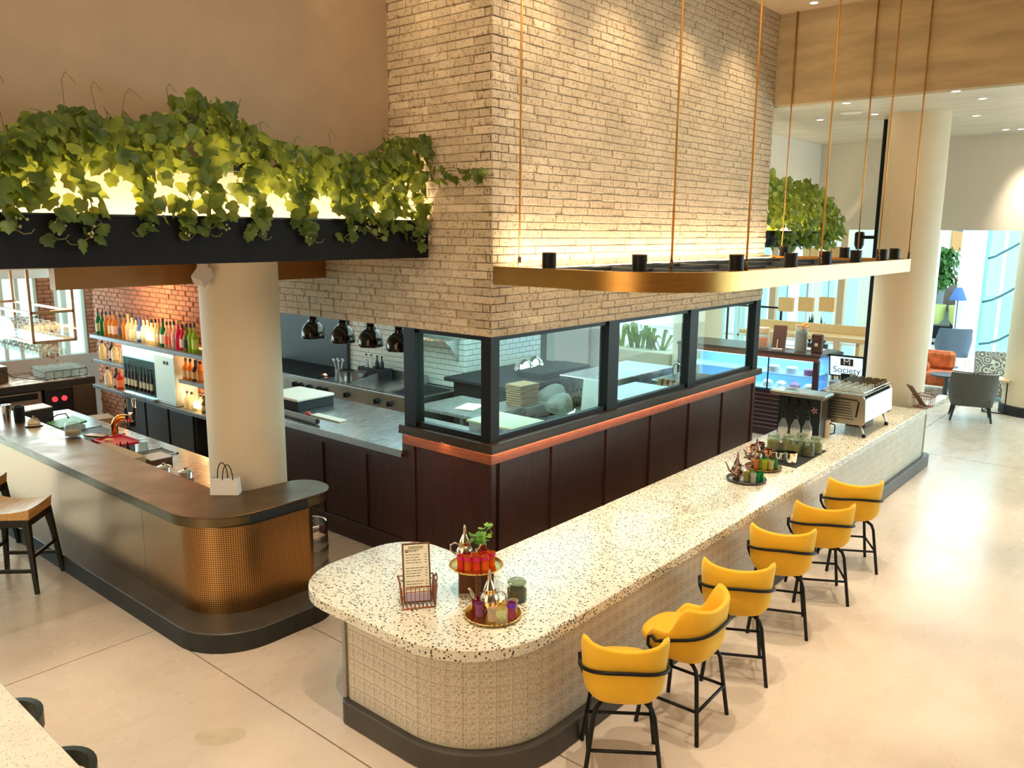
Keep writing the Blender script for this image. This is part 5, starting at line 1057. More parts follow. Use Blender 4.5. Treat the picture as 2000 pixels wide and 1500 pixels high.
for i in range(4):
    for k in range(4):
        p = (4.62+0.13*i+0.03*(k % 2), 11.72+0.125*k-0.02*i, ZS)
        if i == 3 and k < 2: continue
        if g2 is None: g2 = tumbler_me(0.055, 0.12).build('rocks_glass', GLASSD, None, AUTO, loc=p); tag(g2, 'clear glass drying on the steel station behind the red tray', 'glass', 'glasses drying by the beer tap')
        else: dup(g2, p)
for k, (x, y, lab) in enumerate(((5.00, 10.80, 'clear pint glass upside down at the right of the red tray'), (5.06, 10.96, 'second upside down pint glass beside the sink'))):
    t = MB().lathe([(0.075, 0), (0.055, 0.20), (0.001, 0.20)], n=16).build('pint_glass', GLASSD, None, AUTO, loc=(x, y, ZS)); tag(t, lab, 'glass', 'pint glasses upside down')
    if k == 0: MB().lathe([(0.07, 0), (0.048, 0.19), (0.001, 0.19)], n=16).build('inner_glass', GLASSD, t, AUTO)
t = thing('speed_pourers', 'cluster of black bottle pourers on the steel station', 'pourer', (4.72, 10.85, ZS)); 
for k in range(3): MB().lathe([(0.03, 0), (0.03, 0.10), (0.018, 0.13), (0.006, 0.22)], (0.07*k-0.05, 0.06*(k % 2), 0), 10).build('pourer', BLK, t, AUTO)
t = thing('bar_mat', 'long beige bar runner on the inner ledge of the copper bar', 'mat', (4.55, 10.6, ZS)); MB().bbox(-0.10, -0.55, 0, 0.12, 0.5, 0.20, 0.01).build('ledge_box', M('beige_mat', (0.60, 0.42, 0.24), 0.7), t)
t = thing('lidded_tray', 'shallow wooden tray with a lid on the station', 'tray', (4.95, 10.35, ZS)); MB().bbox(-0.14, -0.16, 0, 0.14, 0.16, 0.07, 0.008).build('tray', WALN, t); MB().bbox(-0.15, -0.17, 0.07, 0.15, 0.17, 0.085, 0.004).build('lid', STEELD, t)
for k, (x, y, lab) in enumerate(((4.78, 9.82, 'small silver lidded pot nearer the wooden board'), (4.86, 9.42, 'small silver lidded pot nearer the round column'))):
    t = pot('sugar_pot', lab, 'pot', (x, y, ZS), 0.085, 0.07, CHROME, 'silver lidded pots on the station', 14, CHROME)
t = thing('chopping_board', 'small wooden board beside the silver pots', 'board', (4.70, 10.02, ZS)); MB().obox((0, 0, 0.015), (0.22, 0.34, 0.03), (0, 0, 0.2)).build('board', OAK, t)
# paper bag
t = thing('paper_bag', 'small white paper gift bag with dark cord handles against the column', 'bag', (4.42, 7.74, ZB), rz=math.radians(-49))
MB().add([(-0.15,-0.05,0),(0.15,-0.05,0),(0.15,0.07,0),(-0.15,0.07,0),(-0.145,-0.03,0.18),(0.145,-0.03,0.18),(0.145,0.05,0.18),(-0.145,0.05,0.18)], [(3,2,1,0),(0,1,5,4),(1,2,6,5),(2,3,7,6),(3,0,4,7)]).build('bag_body', M('bag_white', (0.85, 0.83, 0.80), 0.7), t)
for y, x in ((-0.03, 0.04), (0.05, -0.04)): MB().tube([(x+0.055*math.cos(a), y, 0.16+0.17*math.sin(a)) for a in [PI*i/10 for i in range(11)]], 0.006, 6).build('cord_handle', M('cord_brown', (0.05, 0.03, 0.02), 0.8), t, True)
# keg
t = thing('beer_keg', 'steel beer keg on the floor between copper bar and panelled wall', 'keg', (5.50, 7.80, 0)); 
MB().lathe([(0.20, 0), (0.215, 0.02), (0.215, 0.10), (0.205, 0.12), (0.215, 0.16), (0.222, 0.28), (0.212, 0.30), (0.222, 0.32), (0.215, 0.44), (0.19, 0.47), (0.001, 0.475)], n=36).build('barrel', STEELD, t, AUTO)
MB().lathe([(0.208, 0.44), (0.215, 0.46), (0.215, 0.58), (0.205, 0.595), (0.195, 0.585), (0.195, 0.45)], n=36, cap=False).build('top_chime', CHROME, t, AUTO); MB().lathe([(0.06, 0.475), (0.05, 0.51), (0.001, 0.515)], n=14).build('valve', CHROME, t)
# ------------------------------------------------------------------ things on the terrazzo counter
ZC = 1.061
def teapot(lab, loc, mat, s=1.0, rz=0.0, cat='teapot', grp=None):
    t = thing('teapot', lab, cat, loc, grp, rz)
    P = [(0.045, 0), (0.05, 0.008), (0.035, 0.02), (0.06, 0.05), (0.075, 0.085), (0.066, 0.125), (0.045, 0.155), (0.047, 0.165)]
    MB().lathe([(r*s, z*s) for r, z in P], n=24).build('pot_body', mat, t, AUTO)
    MB().lathe([(r*s, z*s) for r, z in [(0.05, 0.165), (0.042, 0.19), (0.022, 0.235), (0.012, 0.26), (0.016, 0.27), (0.010, 0.285), (0.013, 0.296), (0.003, 0.325), (0.001, 0.33)]], n=16).build('lid', mat, t, True)
    MB().tube([(x*s, 0, z*s) for x, z in [(0.06, 0.06), (0.10, 0.075), (0.12, 0.12), (0.14, 0.165), (0.155, 0.175)]], [0.018*s, 0.015*s, 0.011*s, 0.009*s, 0.008*s], 8).build('spout', mat, t, True)
    MB().tube([(x*s, 0, z*s) for x, z in [(-0.05, 0.15), (-0.085, 0.165), (-0.12, 0.14), (-0.12, 0.09), (-0.07, 0.06)]], 0.007*s, 8).build('handle', mat, t, True)
    return t
def tray(name, lab, loc, r, mat, grp=None):
    t = thing(name, lab, 'tray', loc, grp)
    MB().lathe([(r*0.5, 0), (r*0.86, 0.002), (r*0.95, 0.012), (r, 0.022), (r*0.985, 0.028), (r*0.93, 0.018), (r*0.85, 0.008), (r*0.1, 0.006), (0.001, 0.006)], n=48).build('dish', mat, t, AUTO)
    b = MB()
    for k in range(36): a = 2*PI*k/36; b.sphere((r*0.985*math.cos(a), r*0.985*math.sin(a), 0.026), 0.008, 6, 4)
    b.build('beaded_rim', mat, t, True); return t
def gless(lab, loc, col, grp, r=0.034, h=0.095, haze=0.35, name='tea_glass', band=None):
    key = 'tea_%d_%d_%d' % tuple(int(c*255) for c in col); mt = MATS.get(key) or tinted(key, col, haze); MATS[key] = mt
    t = thing(name, lab, 'glass', loc, grp)
    MB().lathe([(r*0.85, 0), (r*0.9, 0.006), (r*0.82, h*0.45), (r, h), (r*0.9, h), (r*0.7, h*0.45), (r*0.75, 0.015), (0.001, 0.013)], n=16).build('glass', mt, t, AUTO)
    if band: MB().lathe([(r*1.0, h*0.72), (r*1.04, h*0.985)], n=16, cap=False).build('rim_band', MATS.get('band_'+band[0]) or M('band_'+band[0], band[1], 0.25), t)
    return t
# menu basket with clipboard
def menu_basket(name, lab, loc, rz, s=1.0):
    t = thing(name, lab, 'basket', loc, None, rz); w, d, h = 0.115*s, 0.10*s, 0.17*s
    b = MB()
    b.tube([(-w, -d, 0.008), (w, -d, 0.008), (w, d, 0.008), (-w, d, 0.008)], 0.006, 6, True); b.tube([(-w*1.12, -d*1.1, h), (w*1.12, -d*1.1, h), (w*1.12, d*1.15, h), (-w*1.12, d*1.15, h)], 0.006, 6, True)
    b.tube([(-w*1.06, -d*1.05, h*0.78), (w*1.06, -d*1.05, h*0.78), (w*1.06, d*1.1, h*0.78), (-w*1.06, d*1.1, h*0.78)], 0.004, 6, True)
    for k in range(9):
        u = -1+2*k/8; b.tube([(u*w, -d, 0.008), (u*w*1.1, -d*1.1, h)], 0.0028, 5); b.tube([(u*w, d, 0.008), (u*w*1.1, d*1.12, h)], 0.0028, 5); b.tube([(u*w, -d, 0.008), (u*w, d, 0.008)], 0.0028, 5)
    for k in range(8):
        u = -1+2*k/7
        for q in (-1, 1): b.tube([(q*w, u*d, 0.008), (q*w*1.1, u*d*1.1, h)], 0.0028, 5)
    b.build('wire_cage', COPW, t)
    for q in (-1, 1): MB().tube([(q*w*1.12, -d*0.45, h), (q*w*1.2, -d*0.4, h+0.03*s), (q*w*1.22, d*0.4, h+0.03*s), (q*w*1.12, d*0.5, h)], 0.006, 6).build('handle', COPW, t, True)
    return t
mb_ = menu_basket('menu_basket', 'copper wire basket holding an upright menu clipboard on the rounded counter end', (4.20, 4.53, ZC), math.radians(-36), 1.1)
cl = thing('menu_clipboard', 'printed menu on a brown clipboard leaning in the copper basket', 'clipboard', (4.185, 4.515, ZC+0.014), None, math.radians(-38))
tl = Matrix.Rotation(math.radians(-17), 4, 'X')
MB().bbox(-0.112, -0.006, 0, 0.112, 0.006, 0.47, 0.004).xf(tl).build('board', M('clip_brown', (0.14, 0.07, 0.03), 0.6), cl)
mp = MB().box(-0.098, -0.0085, 0.03, 0.098, -0.0065, 0.455).xf(tl).build('menu_page', M('menu_paper', (0.82, 0.76, 0.58), 0.8), cl); MB().box(-0.098, -0.0092, 0.012, 0.098, -0.0065, 0.075).xf(tl).build('page_footer', M('footer_lilac', (0.42, 0.34, 0.44), 0.7), cl)
MB().bbox(-0.06, -0.014, 0.425, 0.06, -0.006, 0.452, 0.003).xf(tl).build('clip', M('clip_cream', (0.62, 0.55, 0.38), 0.35, 0.4), cl)
ln = MB(); r2 = random.Random(3)
for k in range(15):
    z = 0.375-0.021*k
    if k in (4, 9): continue
    x = -0.085
    while x < 0.03:
        w = r2.uniform(0.012, 0.04); ln.box(x, -0.0092, z, x+w, -0.0086, z+0.0045); x += w+0.006
    ln.box(0.068, -0.0092, z, 0.085, -0.0086, z+0.0045)
ln.xf(tl).build('printed_lines', M('ink', (0.05, 0.045, 0.04), 0.8), mp, kind='stuff')
def text(body, size, loc, rot, mat, parent, name='lettering', ext=0.001, align='CENTER', xs=1.0):
    c = bpy.data.curves.new(name, 'FONT'); c.body = body; c.size = size; c.extrude = ext; c.align_x = align; c.align_y = 'CENTER'; c.materials.append(mat)
    o = bpy.data.objects.new('tmp', c); COL.objects.link(o); dg = bpy.context.evaluated_depsgraph_get(); me = bpy.data.meshes.new_from_object(o.evaluated_get(dg)); bpy.data.objects.remove(o)
    o = obj(name, me, parent)
    o.matrix_basis = Matrix.Translation(loc) @ rot.to_4x4() @ Matrix.Diagonal((xs, 1, 1, 1)); return o
R90 = Matrix.Rotation(math.radians(90), 3, 'X'); q = tl.to_3x3() @ R90
MB().box(-0.088, -0.0094, 0.396, -0.060, -0.0086, 0.420).xf(tl).build('logo_block', MATS['ink'], mp)
text('M', 0.026, tl @ Vector((-0.074, -0.0098, 0.408)), q, MATS['menu_paper'], mp); text('SOCIETY', 0.020, tl @ Vector((-0.055, -0.0095, 0.408)), q, MATS['ink'], mp, align='LEFT')
# tray on walnut stand
sd = thing('tray_stand', 'crossed walnut wood block carrying the raised brass tray', 'stand', (4.66, 4.32, ZC), None, math.radians(-40))
MB().bbox(-0.145, -0.02, 0, 0.145, 0.02, 0.215, 0.004).build('board', WALN, sd); MB().bbox(-0.02, -0.145, 0, 0.02, -0.02, 0.215, 0.004).build('board', WALN, sd); MB().bbox(-0.02, 0.02, 0, 0.02, 0.145, 0.215, 0.004).build('board', WALN, sd)
ZT = ZC+0.216
tray('brass_tray', 'round engraved brass tray raised on the walnut stand', (4.66, 4.32, ZT), 0.222, GOLD, 'brass trays on the rounded counter end')
SILV = M('silver_plate', (0.70, 0.60, 0.46), 0.16, 1.0, noise=0.15, scale=50)
teapot('ornate silver teapot with tall lid behind the red glasses on the raised tray', (4.66, 4.45, ZT+0.007), SILV, 1.0, math.radians(-60))
PINKG = (0.85, 0.05, 0.10); ORG = (0.92, 0.30, 0.04)
for i, (dx, dy) in enumerate(((-0.12, 0.06), (-0.10, 0.0), (-0.06, -0.06), (0.0, -0.10), (0.05, -0.05), (0.10, -0.08), (0.10, 0.0), (-0.02, 0.0), (0.13, 0.05))):
    t = gless('red and orange tea glass on the raised brass tray', (4.66+dx, 4.32+dy, ZT+0.008), ORG if i % 2 else (0.90, 0.14, 0.06), 'red tea glasses on the raised tray', 0.033, 0.115, 0.35, band=('magenta', (0.60, 0.01, 0.12)))
mt_ = thing('mint_pot', 'fresh green mint sprigs in a small brass pot on the raised tray', 'plant', (4.765, 4.36, ZT+0.008)); MB().lathe([(0.035, 0), (0.045, 0.06), (0.05, 0.10), (0.044, 0.10), (0.03, 0.01), (0.001, 0.01)], n=16).build('pot', GOLD, mt_, AUTO)
lm = []
for me, V, F in LM[:2]:
    m2 = me.copy(); m2.materials.clear(); m2.materials.append(MINT); lm.append(m2)
r3 = random.Random(5); stm = MB()
for k in range(6):
    a = r3.uniform(0, 2*PI); tp = Vector((0.07*math.cos(a), 0.07*math.sin(a), 0.20+0.09*r3.random())); stm.tube([(0, 0, 0.08), tuple(tp*0.6+Vector((0, 0, 0.04))), tuple(tp)], 0.003, 5)
    for j in range(6):
        o = obj('leaf', lm[r3.randrange(2)], mt_); p = tp*(0.65+0.09*j)+Vector((r3.uniform(-.03, .03), r3.uniform(-.03, .03), 0.035*(1-j/6)))
        o.matrix_basis = Matrix.Translation(p) @ Euler((r3.uniform(0.3, 1.7), r3.uniform(-.6, .6), r3.uniform(0, 6.28))).to_matrix().to_4x4() @ Matrix.Scale(r3.uniform(0.04, 0.06), 4)
stm.build('sprigs', M('mint_stem', (0.12, 0.25, 0.05), 0.6), mt_, True)
tray('brass_tray', 'round engraved brass tray lying on the terrazzo near the clip jar', (4.43, 3.93, ZC), 0.222, GOLD, 'brass trays on the rounded counter end')
teapot('gilded teapot with spired lid in the middle of the lower brass tray', (4.45, 3.985, ZC+0.007), SILV, 1.08, math.radians(125))
for dx, dy, c, lab, bd in ((-0.03, 0.15, (0.42, 0.03, 0.06), 'dark red tea glass at the left of the lower brass tray', None), (-0.08, 0.07, (0.55, 0.22, 0.50), 'mauve patterned tea glass left of the teapot', None), (0.06, -0.14, (0.62, 0.16, 0.34), 'tall glass with violet rim at the right of the lower tray', ('violet', (0.16, 0.02, 0.50))), (-0.08, -0.06, (0.80, 0.72, 0.62), 'pale crystal glass in front of the teapot', None), (0.14, -0.09, (0.80, 0.70, 0.50), 'clear gilded glass behind the violet rimmed one', None)):
    gless(lab, (4.43+dx, 3.93+dy, ZC+0.008), c, 'tea glasses on the lower brass tray', 0.037, 0.125 if bd else 0.10, 0.35, band=bd)
def clip_jar(lab, loc, grp, fillc, r=0.065, h=0.13, fill=0.8):
    t = thing('clip_jar', lab, 'jar', loc, grp)
    MB().lathe([(r*0.95, 0), (r, 0.01), (r*1.02, h*0.7), (r*0.85, h*0.92), (r*0.85, h), (r*0.78, h), (r*0.93, h*0.68), (r*0.9, 0.014), (0.001, 0.014)], n=20).build('jar_glass', GLASSJ, t, AUTO)
    MB().lathe([(r*0.90, 0.015), (r*0.90, h*fill*0.8), (0.001, h*fill*0.82)], n=16).build('contents', M('fill_%d_%d' % (int(fillc[0]*99), int(fillc[1]*99)), fillc, 0.8, noise=0.35, scale=45), t, AUTO)
    ld = MB().lathe([(r*0.9, h), (r*0.93, h+0.008), (r*0.8, h+0.022), (r*0.3, h+0.03), (0.001, h+0.03)], n=20).build('lid', tinted('lid_glass', (0.45, 0.52, 0.40), 0.3), t, AUTO)
    MB().tube([(-r*0.9, 0, h*0.55), (-r*1.12, 0, h*0.85), (-r*0.95, 0, h+0.015), (r*0.95, 0, h+0.015), (r*1.12, 0, h*0.85), (r*0.9, 0, h*0.6)], 0.003, 6).build('wire_clip', CHROME, ld, True)
    return t
clip_jar('green lidded clip jar of dark tea beside the brass trays', (4.76, 3.965, ZC), None, (0.10, 0.06, 0.02), 0.085, 0.15)
# green glass trays
tray('pewter_tray', 'dark pewter tray with green tea glasses, nearer the stools', (9.09, 3.985, ZC), 0.235, PEWT, 'trays in the middle of the counter')
teapot('small dark teapot on the pewter tray', (9.10, 4.11, ZC+0.007), M('antique_silver', (0.36, 0.24, 0.19), 0.28, 1.0, noise=0.2, scale=60), 1.0, math.radians(100))
for i, (dx, dy, c) in enumerate(((0.03, -0.05, (0.50, 0.55, 0.08)), (-0.05, -0.02, (0.62, 0.60, 0.30)), (0.07, -0.15, (0.02, 0.42, 0.10)), (-0.05, -0.11, (0.80, 0.80, 0.76)), (0.02, -0.13, (0.05, 0.50, 0.14)))):
    gless(['yellow green tea glass on the pewter tray', 'small olive tea glass on the pewter tray', 'deep green tea glass on the pewter tray', 'frosted white tea glass on the pewter tray', 'green tea glass second from the right on the pewter tray'][i], (9.09+dx, 3.985+dy, ZC+0.008), c, 'tea glasses on the pewter tray', 0.036, 0.11)
tray('bronze_tray', 'bronze rimmed tray of lime glasses in front of the copper mugs', (9.71, 4.04, ZC), 0.225, M('bronze_tray_metal', (0.42, 0.22, 0.10), 0.25, 1.0, noise=0.2, scale=50), 'trays in the middle of the counter')
teapot('round bellied dark teapot on the bronze tray', (9.78, 4.17, ZC+0.007), MATS['antique_silver'], 1.1, math.radians(110))
for i, (dx, dy, c) in enumerate(((-0.08, 0.06, (0.80, 0.40, 0.10)), (0.0, 0.02, (0.35, 0.65, 0.10)), (0.04, -0.04, (0.55, 0.75, 0.10)), (-0.06, -0.04, (0.75, 0.75, 0.10)), (0.09, -0.11, (0.10, 0.55, 0.15)), (0.0, -0.10, (0.82, 0.78, 0.5)), (0.12, 0.02, (0.04, 0.45, 0.12)))):
    gless(['orange tea glass left on the bronze tray', 'leaf green tea glass beside the teapot on the bronze tray', 'lime tea glass in the middle of the bronze tray', 'yellow tea glass at the front of the bronze tray', 'green tea glass at the right of the bronze tray', 'pale gold tea glass at the front right of the bronze tray', 'dark green tea glass at the back of the bronze tray'][i], (9.71+dx, 4.04+dy, ZC+0.008), c, 'tea glasses on the bronze tray', 0.036, 0.11)
# black mat with mugs, jars and syrup bottles
t = thing('rubber_mat', 'black rubber bar mat under the mugs and jars', 'mat', (10.46, 4.08, ZC)); MB().bbox(-0.46, -0.35, 0, 0.62, 0.36, 0.012, 0.003).build('mat', M('black_rubber', (0.02, 0.02, 0.018), 0.7), t)
ZM = ZC+0.013
def mug(lab, loc, mat, grp, s=1.0, rz=0):
    t = thing('metal_mug', lab, 'mug', loc, grp, rz); r, h = 0.062*s, 0.125*s
    MB().lathe([(r*0.95, 0), (r, 0.01), (r, h), (r*0.93, h), (r*0.9, 0.015), (0.001, 0.015)], n=20).build('cup', mat, t, AUTO)
    MB().tube([(r, 0, h*0.85), (r*1.6, 0, h*0.8), (r*1.6, 0, h*0.3), (r, 0, h*0.2)], 0.006, 6).build('handle', mat, t, True); return t
mug('hammered copper mug nearest the panelled wall', (10.16, 4.35, ZM), COPPER, 'metal mugs on the black mat', 1.15, 2.2); mug('copper mug in front of the jars', (10.14, 4.16, ZM), COPPER, 'metal mugs on the black mat', 1.0, 2.0)
mug('copper mug standing behind the first copper mug', (10.42, 4.40, ZM), COPPER, 'metal mugs on the black mat', 1.0, 2.0); mug('silver mug between the copper mug and the large silver one', (10.14, 4.01, ZM), CHROME, 'metal mugs on the black mat', 1.0, 2.0); mug('large silver mug at the mat corner', (10.12, 3.85, ZM), CHROME, 'metal mugs on the black mat', 1.2, 2.0)
for i, (x, y, lab) in enumerate(((10.62, 4.30, 'clip jar of lemon slices at the back left of the jar group'), (10.72, 4.13, 'clip jar of pale fruit in the middle of the jar group'), (10.55, 3.98, 'clip jar behind the silver mug'), (10.62, 3.82, 'clip jar of dark tea leaves at the front right'), (10.85, 3.80, 'clip jar at the mat corner nearest the coffee machine'), (10.9, 4.02, 'clip jar in front of the syrup bottles'))):
    clip_jar(lab, (x, y, ZM), 'clip jars on the black mat', [(0.45, 0.36, 0.12), (0.55, 0.46, 0.22), (0.35, 0.26, 0.06), (0.10, 0.08, 0.03), (0.25, 0.2, 0.08), (0.5, 0.42, 0.2)][i], 0.085, 0.20)
for i, (x, y, lab) in enumerate(((11.30, 4.45, 'clear syrup pump bottle nearest the panelled wall'), (11.33, 4.28, 'middle syrup pump bottle'), (11.36, 4.12, 'syrup pump bottle nearest the front edge'))):
    t = thing('syrup_bottle', lab, 'bottle', (x, y, ZC), 'syrup pump bottles by the dispenser')
    MB().lathe([(0.062, 0), (0.066, 0.02), (0.066, 0.22), (0.03, 0.30), (0.026, 0.33)], n=16).build('body', GLASSD, t, AUTO); MB().lathe([(0.068, 0.06), (0.068, 0.18)], n=16, cap=False).build('paper_label', M('label_white', (0.7, 0.66, 0.58), 0.6), t); MB().lathe([(0.032, 0.33), (0.032, 0.37), (0.012, 0.38), (0.012, 0.45)], n=12).build('pump', BLK, t); MB().tube([(0, 0, 0.45), (-0.05, 0.0, 0.455), (-0.065, 0, 0.435)], 0.009, 6).build('nozzle', BLK, t, True)
# soda tower
t = thing('drinks_dispenser', 'tall black counter dispenser with steel tray top beside the coffee machine', 'dispenser', (11.78, 4.33, ZC))
MB().bbox(-0.16, -0.30, 0.0, 0.10, 0.34, 0.60, 0.012).build('housing', M('dispenser_black', (0.012, 0.016, 0.016), 0.3), t); MB().bbox(-0.24, -0.36, 0.60, 0.16, 0.46, 0.66, 0.02).build('tray_top', M('cap_steel', (0.32, 0.36, 0.36), 0.25, 0.9), t)
for k in range(3): MB().tube([(-0.17, -0.10+0.14*k, 0.55), (-0.22, -0.10+0.14*k, 0.52), (-0.225, -0.10+0.14*k, 0.44)], 0.014, 7).build('tap', BLK, t, True)
MB().box(-0.163, -0.30, 0.0, -0.158, -0.285, 0.60).build('edge_trim', STEEL, t); MB().lathe([(0.08, 0.66), (0.12, 0.70), (0.06, 0.80), (0.001, 0.82)], (0.0, 0.22, 0), 12).build('glass_dome', GLASSD, t, True)
b = MB()
for k in range(5): a = 2*PI*k/5; b.obox((-0.164, -0.20+0.03*math.cos(a), 0.42+0.03*math.sin(a)), (0.003, 0.035, 0.018), (a, 0, 0))
b.build('flower_emblem', M('emblem_pink', (0.55, 0.25, 0.30), 0.5), t)
t = thing('milk_jug', 'pale jug with black handle between dispenser and coffee machine', 'jug', (11.88, 4.03, ZC)); MB().lathe([(0.06, 0), (0.06, 0.2), (0.05, 0.26), (0.045, 0.26), (0.05, 0.02), (0.001, 0.02)], n=16).build('body', M('jug_cream', (0.62, 0.5, 0.34), 0.4), t, AUTO); MB().tube([(-0.02, -0.05, 0.22), (0, -0.12, 0.2), (0, -0.12, 0.08), (-0.0, -0.06, 0.05)], 0.01, 7).build('handle', BLK, t, True)
# espresso machine
em = thing('espresso_machine', 'large polished espresso machine with ribbed side panel and cups on top', 'coffee machine', (12.15, 3.58, ZC))
SIDE = brushed('machine_steel', (0.58, 0.50, 0.40), 0.30, (2, 2, 12), 0.02); Lm = 1.30
prof = [(0.03, 0.185), (0.0, 0.24), (0.02, 0.56), (0.06, 0.615), (0.60, 0.615), (0.66, 0.56), (0.62, 0.20), (0.56, 0.17)]
def side(x0, x1): 
    m = MB(); n = len(prof); m.add([(x0, y, z) for y, z in prof]+[(x1, y, z) for y, z in prof], [tuple(range(n)), tuple(range(2*n-1, n-1, -1))]+[(i, n+i, n+(i+1)%n, (i+1)%n) for i in range(n)]); return m
side(0, 0.05).build('side_panel', SIDE, em); side(Lm-0.05, Lm).build('side_panel', SIDE, em)
MB().add([(0.05,0.02,0.22),(Lm-0.05,0.02,0.22),(Lm-0.05,0.03,0.58),(0.05,0.03,0.58),(0.05,0.6,0.2),(Lm-0.05,0.6,0.2),(Lm-0.05,0.6,0.58),(0.05,0.6,0.58)], [(0,1,2,3),(5,4,7,6),(3,2,6,7),(1,0,4,5)]).build('body', STEELD, em)
MB().add([(0.05,0.0,0.24),(Lm-0.05,0.0,0.24),(Lm-0.05,0.02,0.58),(0.05,0.02,0.58),(0.05,0.015,0.24),(Lm-0.05,0.015,0.24),(Lm-0.05,0.035,0.58),(0.05,0.035,0.58)], [(0,1,2,3),(0,4,5,1),(3,2,6,7)]).build('mirror_panel', CHROME, em)
for k in range(7): MB().box(-0.008, 0.16+0.012*k, 0.255+0.04*k, 0.002, 0.58, 0.262+0.04*k).build('rib', BLK, em)
MB().tube([(-0.006, 0.60, 0.55), (-0.006, 0.14, 0.55), (-0.006, 0.105, 0.53), (-0.006, 0.13, 0.30)], 0.012, 6).build('accent_curve', BLK, em)
MB().box(0.02, 0.05, 0.615, Lm-0.02, 0.62, 0.622).build('cup_tray', STEEL, em); b = MB(); b.tube([(0.03,0.06,0.66),(Lm-0.03,0.06,0.66),(Lm-0.03,0.61,0.66),(0.03,0.61,0.66)], 0.007, 6, True); b.build('cup_rail', CHROME, em)
for x in (0.10, Lm-0.12):
    MB().tube([(x, 0.12, 0.20), (x-0.02, 0.05, 0.10), (x-0.03, 0.02, 0.035)], 0.014, 8).build('foot', CHROME, em, True); MB().tube([(x, 0.5, 0.20), (x, 0.55, 0.035)], 0.014, 8).build('foot', CHROME, em, True)
    for y in (0.02, 0.55): MB().cyl((x-0.03 if y < .1 else x, y, 0), (x-0.03 if y < .1 else x, y, 0.04), 0.028, n=12).build('rubber_foot', BLK, em)
MB().bbox(0.7, 0.2, 0.0, 1.1, 0.5, 0.14, 0.01).build('drip_box', WALN, em)
for k in range(2): MB().tube([(0.35+0.5*k, 0.64, 0.38), (0.35+0.5*k, 0.74, 0.36), (0.35+0.5*k, 0.84, 0.35)], 0.018, 8).build('group_handle', BLK, em, True)
cupw = None; cupd = None
CUPW = M('glazed_cup', (0.72, 0.66, 0.52), 0.15, 0.15); CUPD = M('bronze_cup', (0.16, 0.12, 0.05), 0.22, 0.6)
for i in range(10):
    for k in range(5):
        p = (12.22+0.122*i, 3.70+0.108*k, ZC+0.624)
        dark = i > 4
        src = cupd if dark else cupw
        if src is None:
            m = MB().lathe([(0.032, 0), (0.046, 0.02), (0.05, 0.085), (0.045, 0.085), (0.04, 0.02), (0.001, 0.012)], n=12) if dark else MB().lathe([(0.05, 0), (0.047, 0.03), (0.034, 0.085), (0.03, 0.09), (0.001, 0.088)], n=12)
            src = m.build('coffee_cup', CUPD if dark else GLASSD, None, AUTO, loc=p)
            tag(src, 'dark bronze cup in the rows at the far end of the machine top' if dark else 'clear glass cup upside down on the near end of the machine top', 'cup', 'bronze cups on the coffee machine' if dark else 'glass cups on the coffee machine')
            if dark: cupd = src
            else: cupw = src
        else: dup(src, p)
# wire rack and clipboard at the far end
b2 = menu_basket('wire_rack', 'thin wire menu rack at the far end of the terrazzo counter', (15.16, 3.53, ZC), math.radians(-8), 1.25)
c2 = thing('counter_clipboard', 'narrow menu clipboard slanting in the far wire rack', 'clipboard', (15.02, 3.60, ZC+0.02), None, math.radians(-49.7)); MB().obox((-0.02, 0, 0.19), (0.018, 0.20, 0.46), (0, -0.66, 0)).build('board', MATS['clip_brown'], c2); MB().obox((-0.031, 0, 0.199), (0.004, 0.18, 0.43), (0, -0.66, 0)).build('menu_page', MATS['menu_paper'], c2)
# ------------------------------------------------------------------ service end: pastry case, till, things on the case
pcs = thing('pastry_case', 'mahogany framed refrigerated pastry case glowing blue at the end of the bar', 'display case', (15.5, 5.5, 0))
MB().box(0.02, 0.02, 0, 0.9, 3.0, 0.90).build('base', MAHO, pcs)
sl = None
for k in range(9):
    m = MB().obox((0.0, 1.45, 0.16+0.085*k), (0.05, 2.85, 0.022), (0, 0.5, 0)); m.build('slat', M('slat_maroon', (0.09, 0.03, 0.025), 0.22), pcs)
MB().bbox(-0.06, -0.04, 1.665, 1.0, 3.0, 1.72, 0.006).build('top_slab', M('dark_sill', (0.045, 0.03, 0.02), 0.35), pcs); MB().bbox(-0.02, 0.0, 1.58, 0.02, 3.0, 1.66, 0.004).build('case_rail', MAHO_LIT, pcs)
for y in (0.0, 2.9): MB().box(0.0, y, 0.90, 0.08, y+0.10, 1.60).build('post', MAHO, pcs)
MB().box(0.0, 0.98, 0.92, 0.03, 1.0, 1.58).build('mullion', BLK, pcs)
MB().box(0.0, 0.1, 0.90, 0.03, 2.9, 0.935).build('case_rail', BLK, pcs)
for y0, y1 in ((0.1, 0.98), (1.0, 2.9)): MB().box(0.01, y0, 0.935, 0.015, y1, 1.58).build('front_glass', GLASS, pcs)
MB().box(0.85, 0.1, 0.92, 0.88, 2.9, 1.58).build('back_panel', M('case_back', (0.45, 0.62, 0.85), 0.4), pcs); MB().box(0.05, 0.05, 0.93, 0.9, 0.08, 1.6).build('side_glass', GLASSW, pcs)
MB().box(0.1, 0.12, 1.24, 0.85, 2.9, 1.26).build('glass_shelf', M('shelf_pale', (0.55, 0.75, 0.95), 0.2), pcs); MB().box(0.1, 0.12, 0.935, 0.85, 2.9, 0.95).build('floor_shelf', M('shelf_pale', (0.55, 0.75, 0.95), 0.2), pcs)
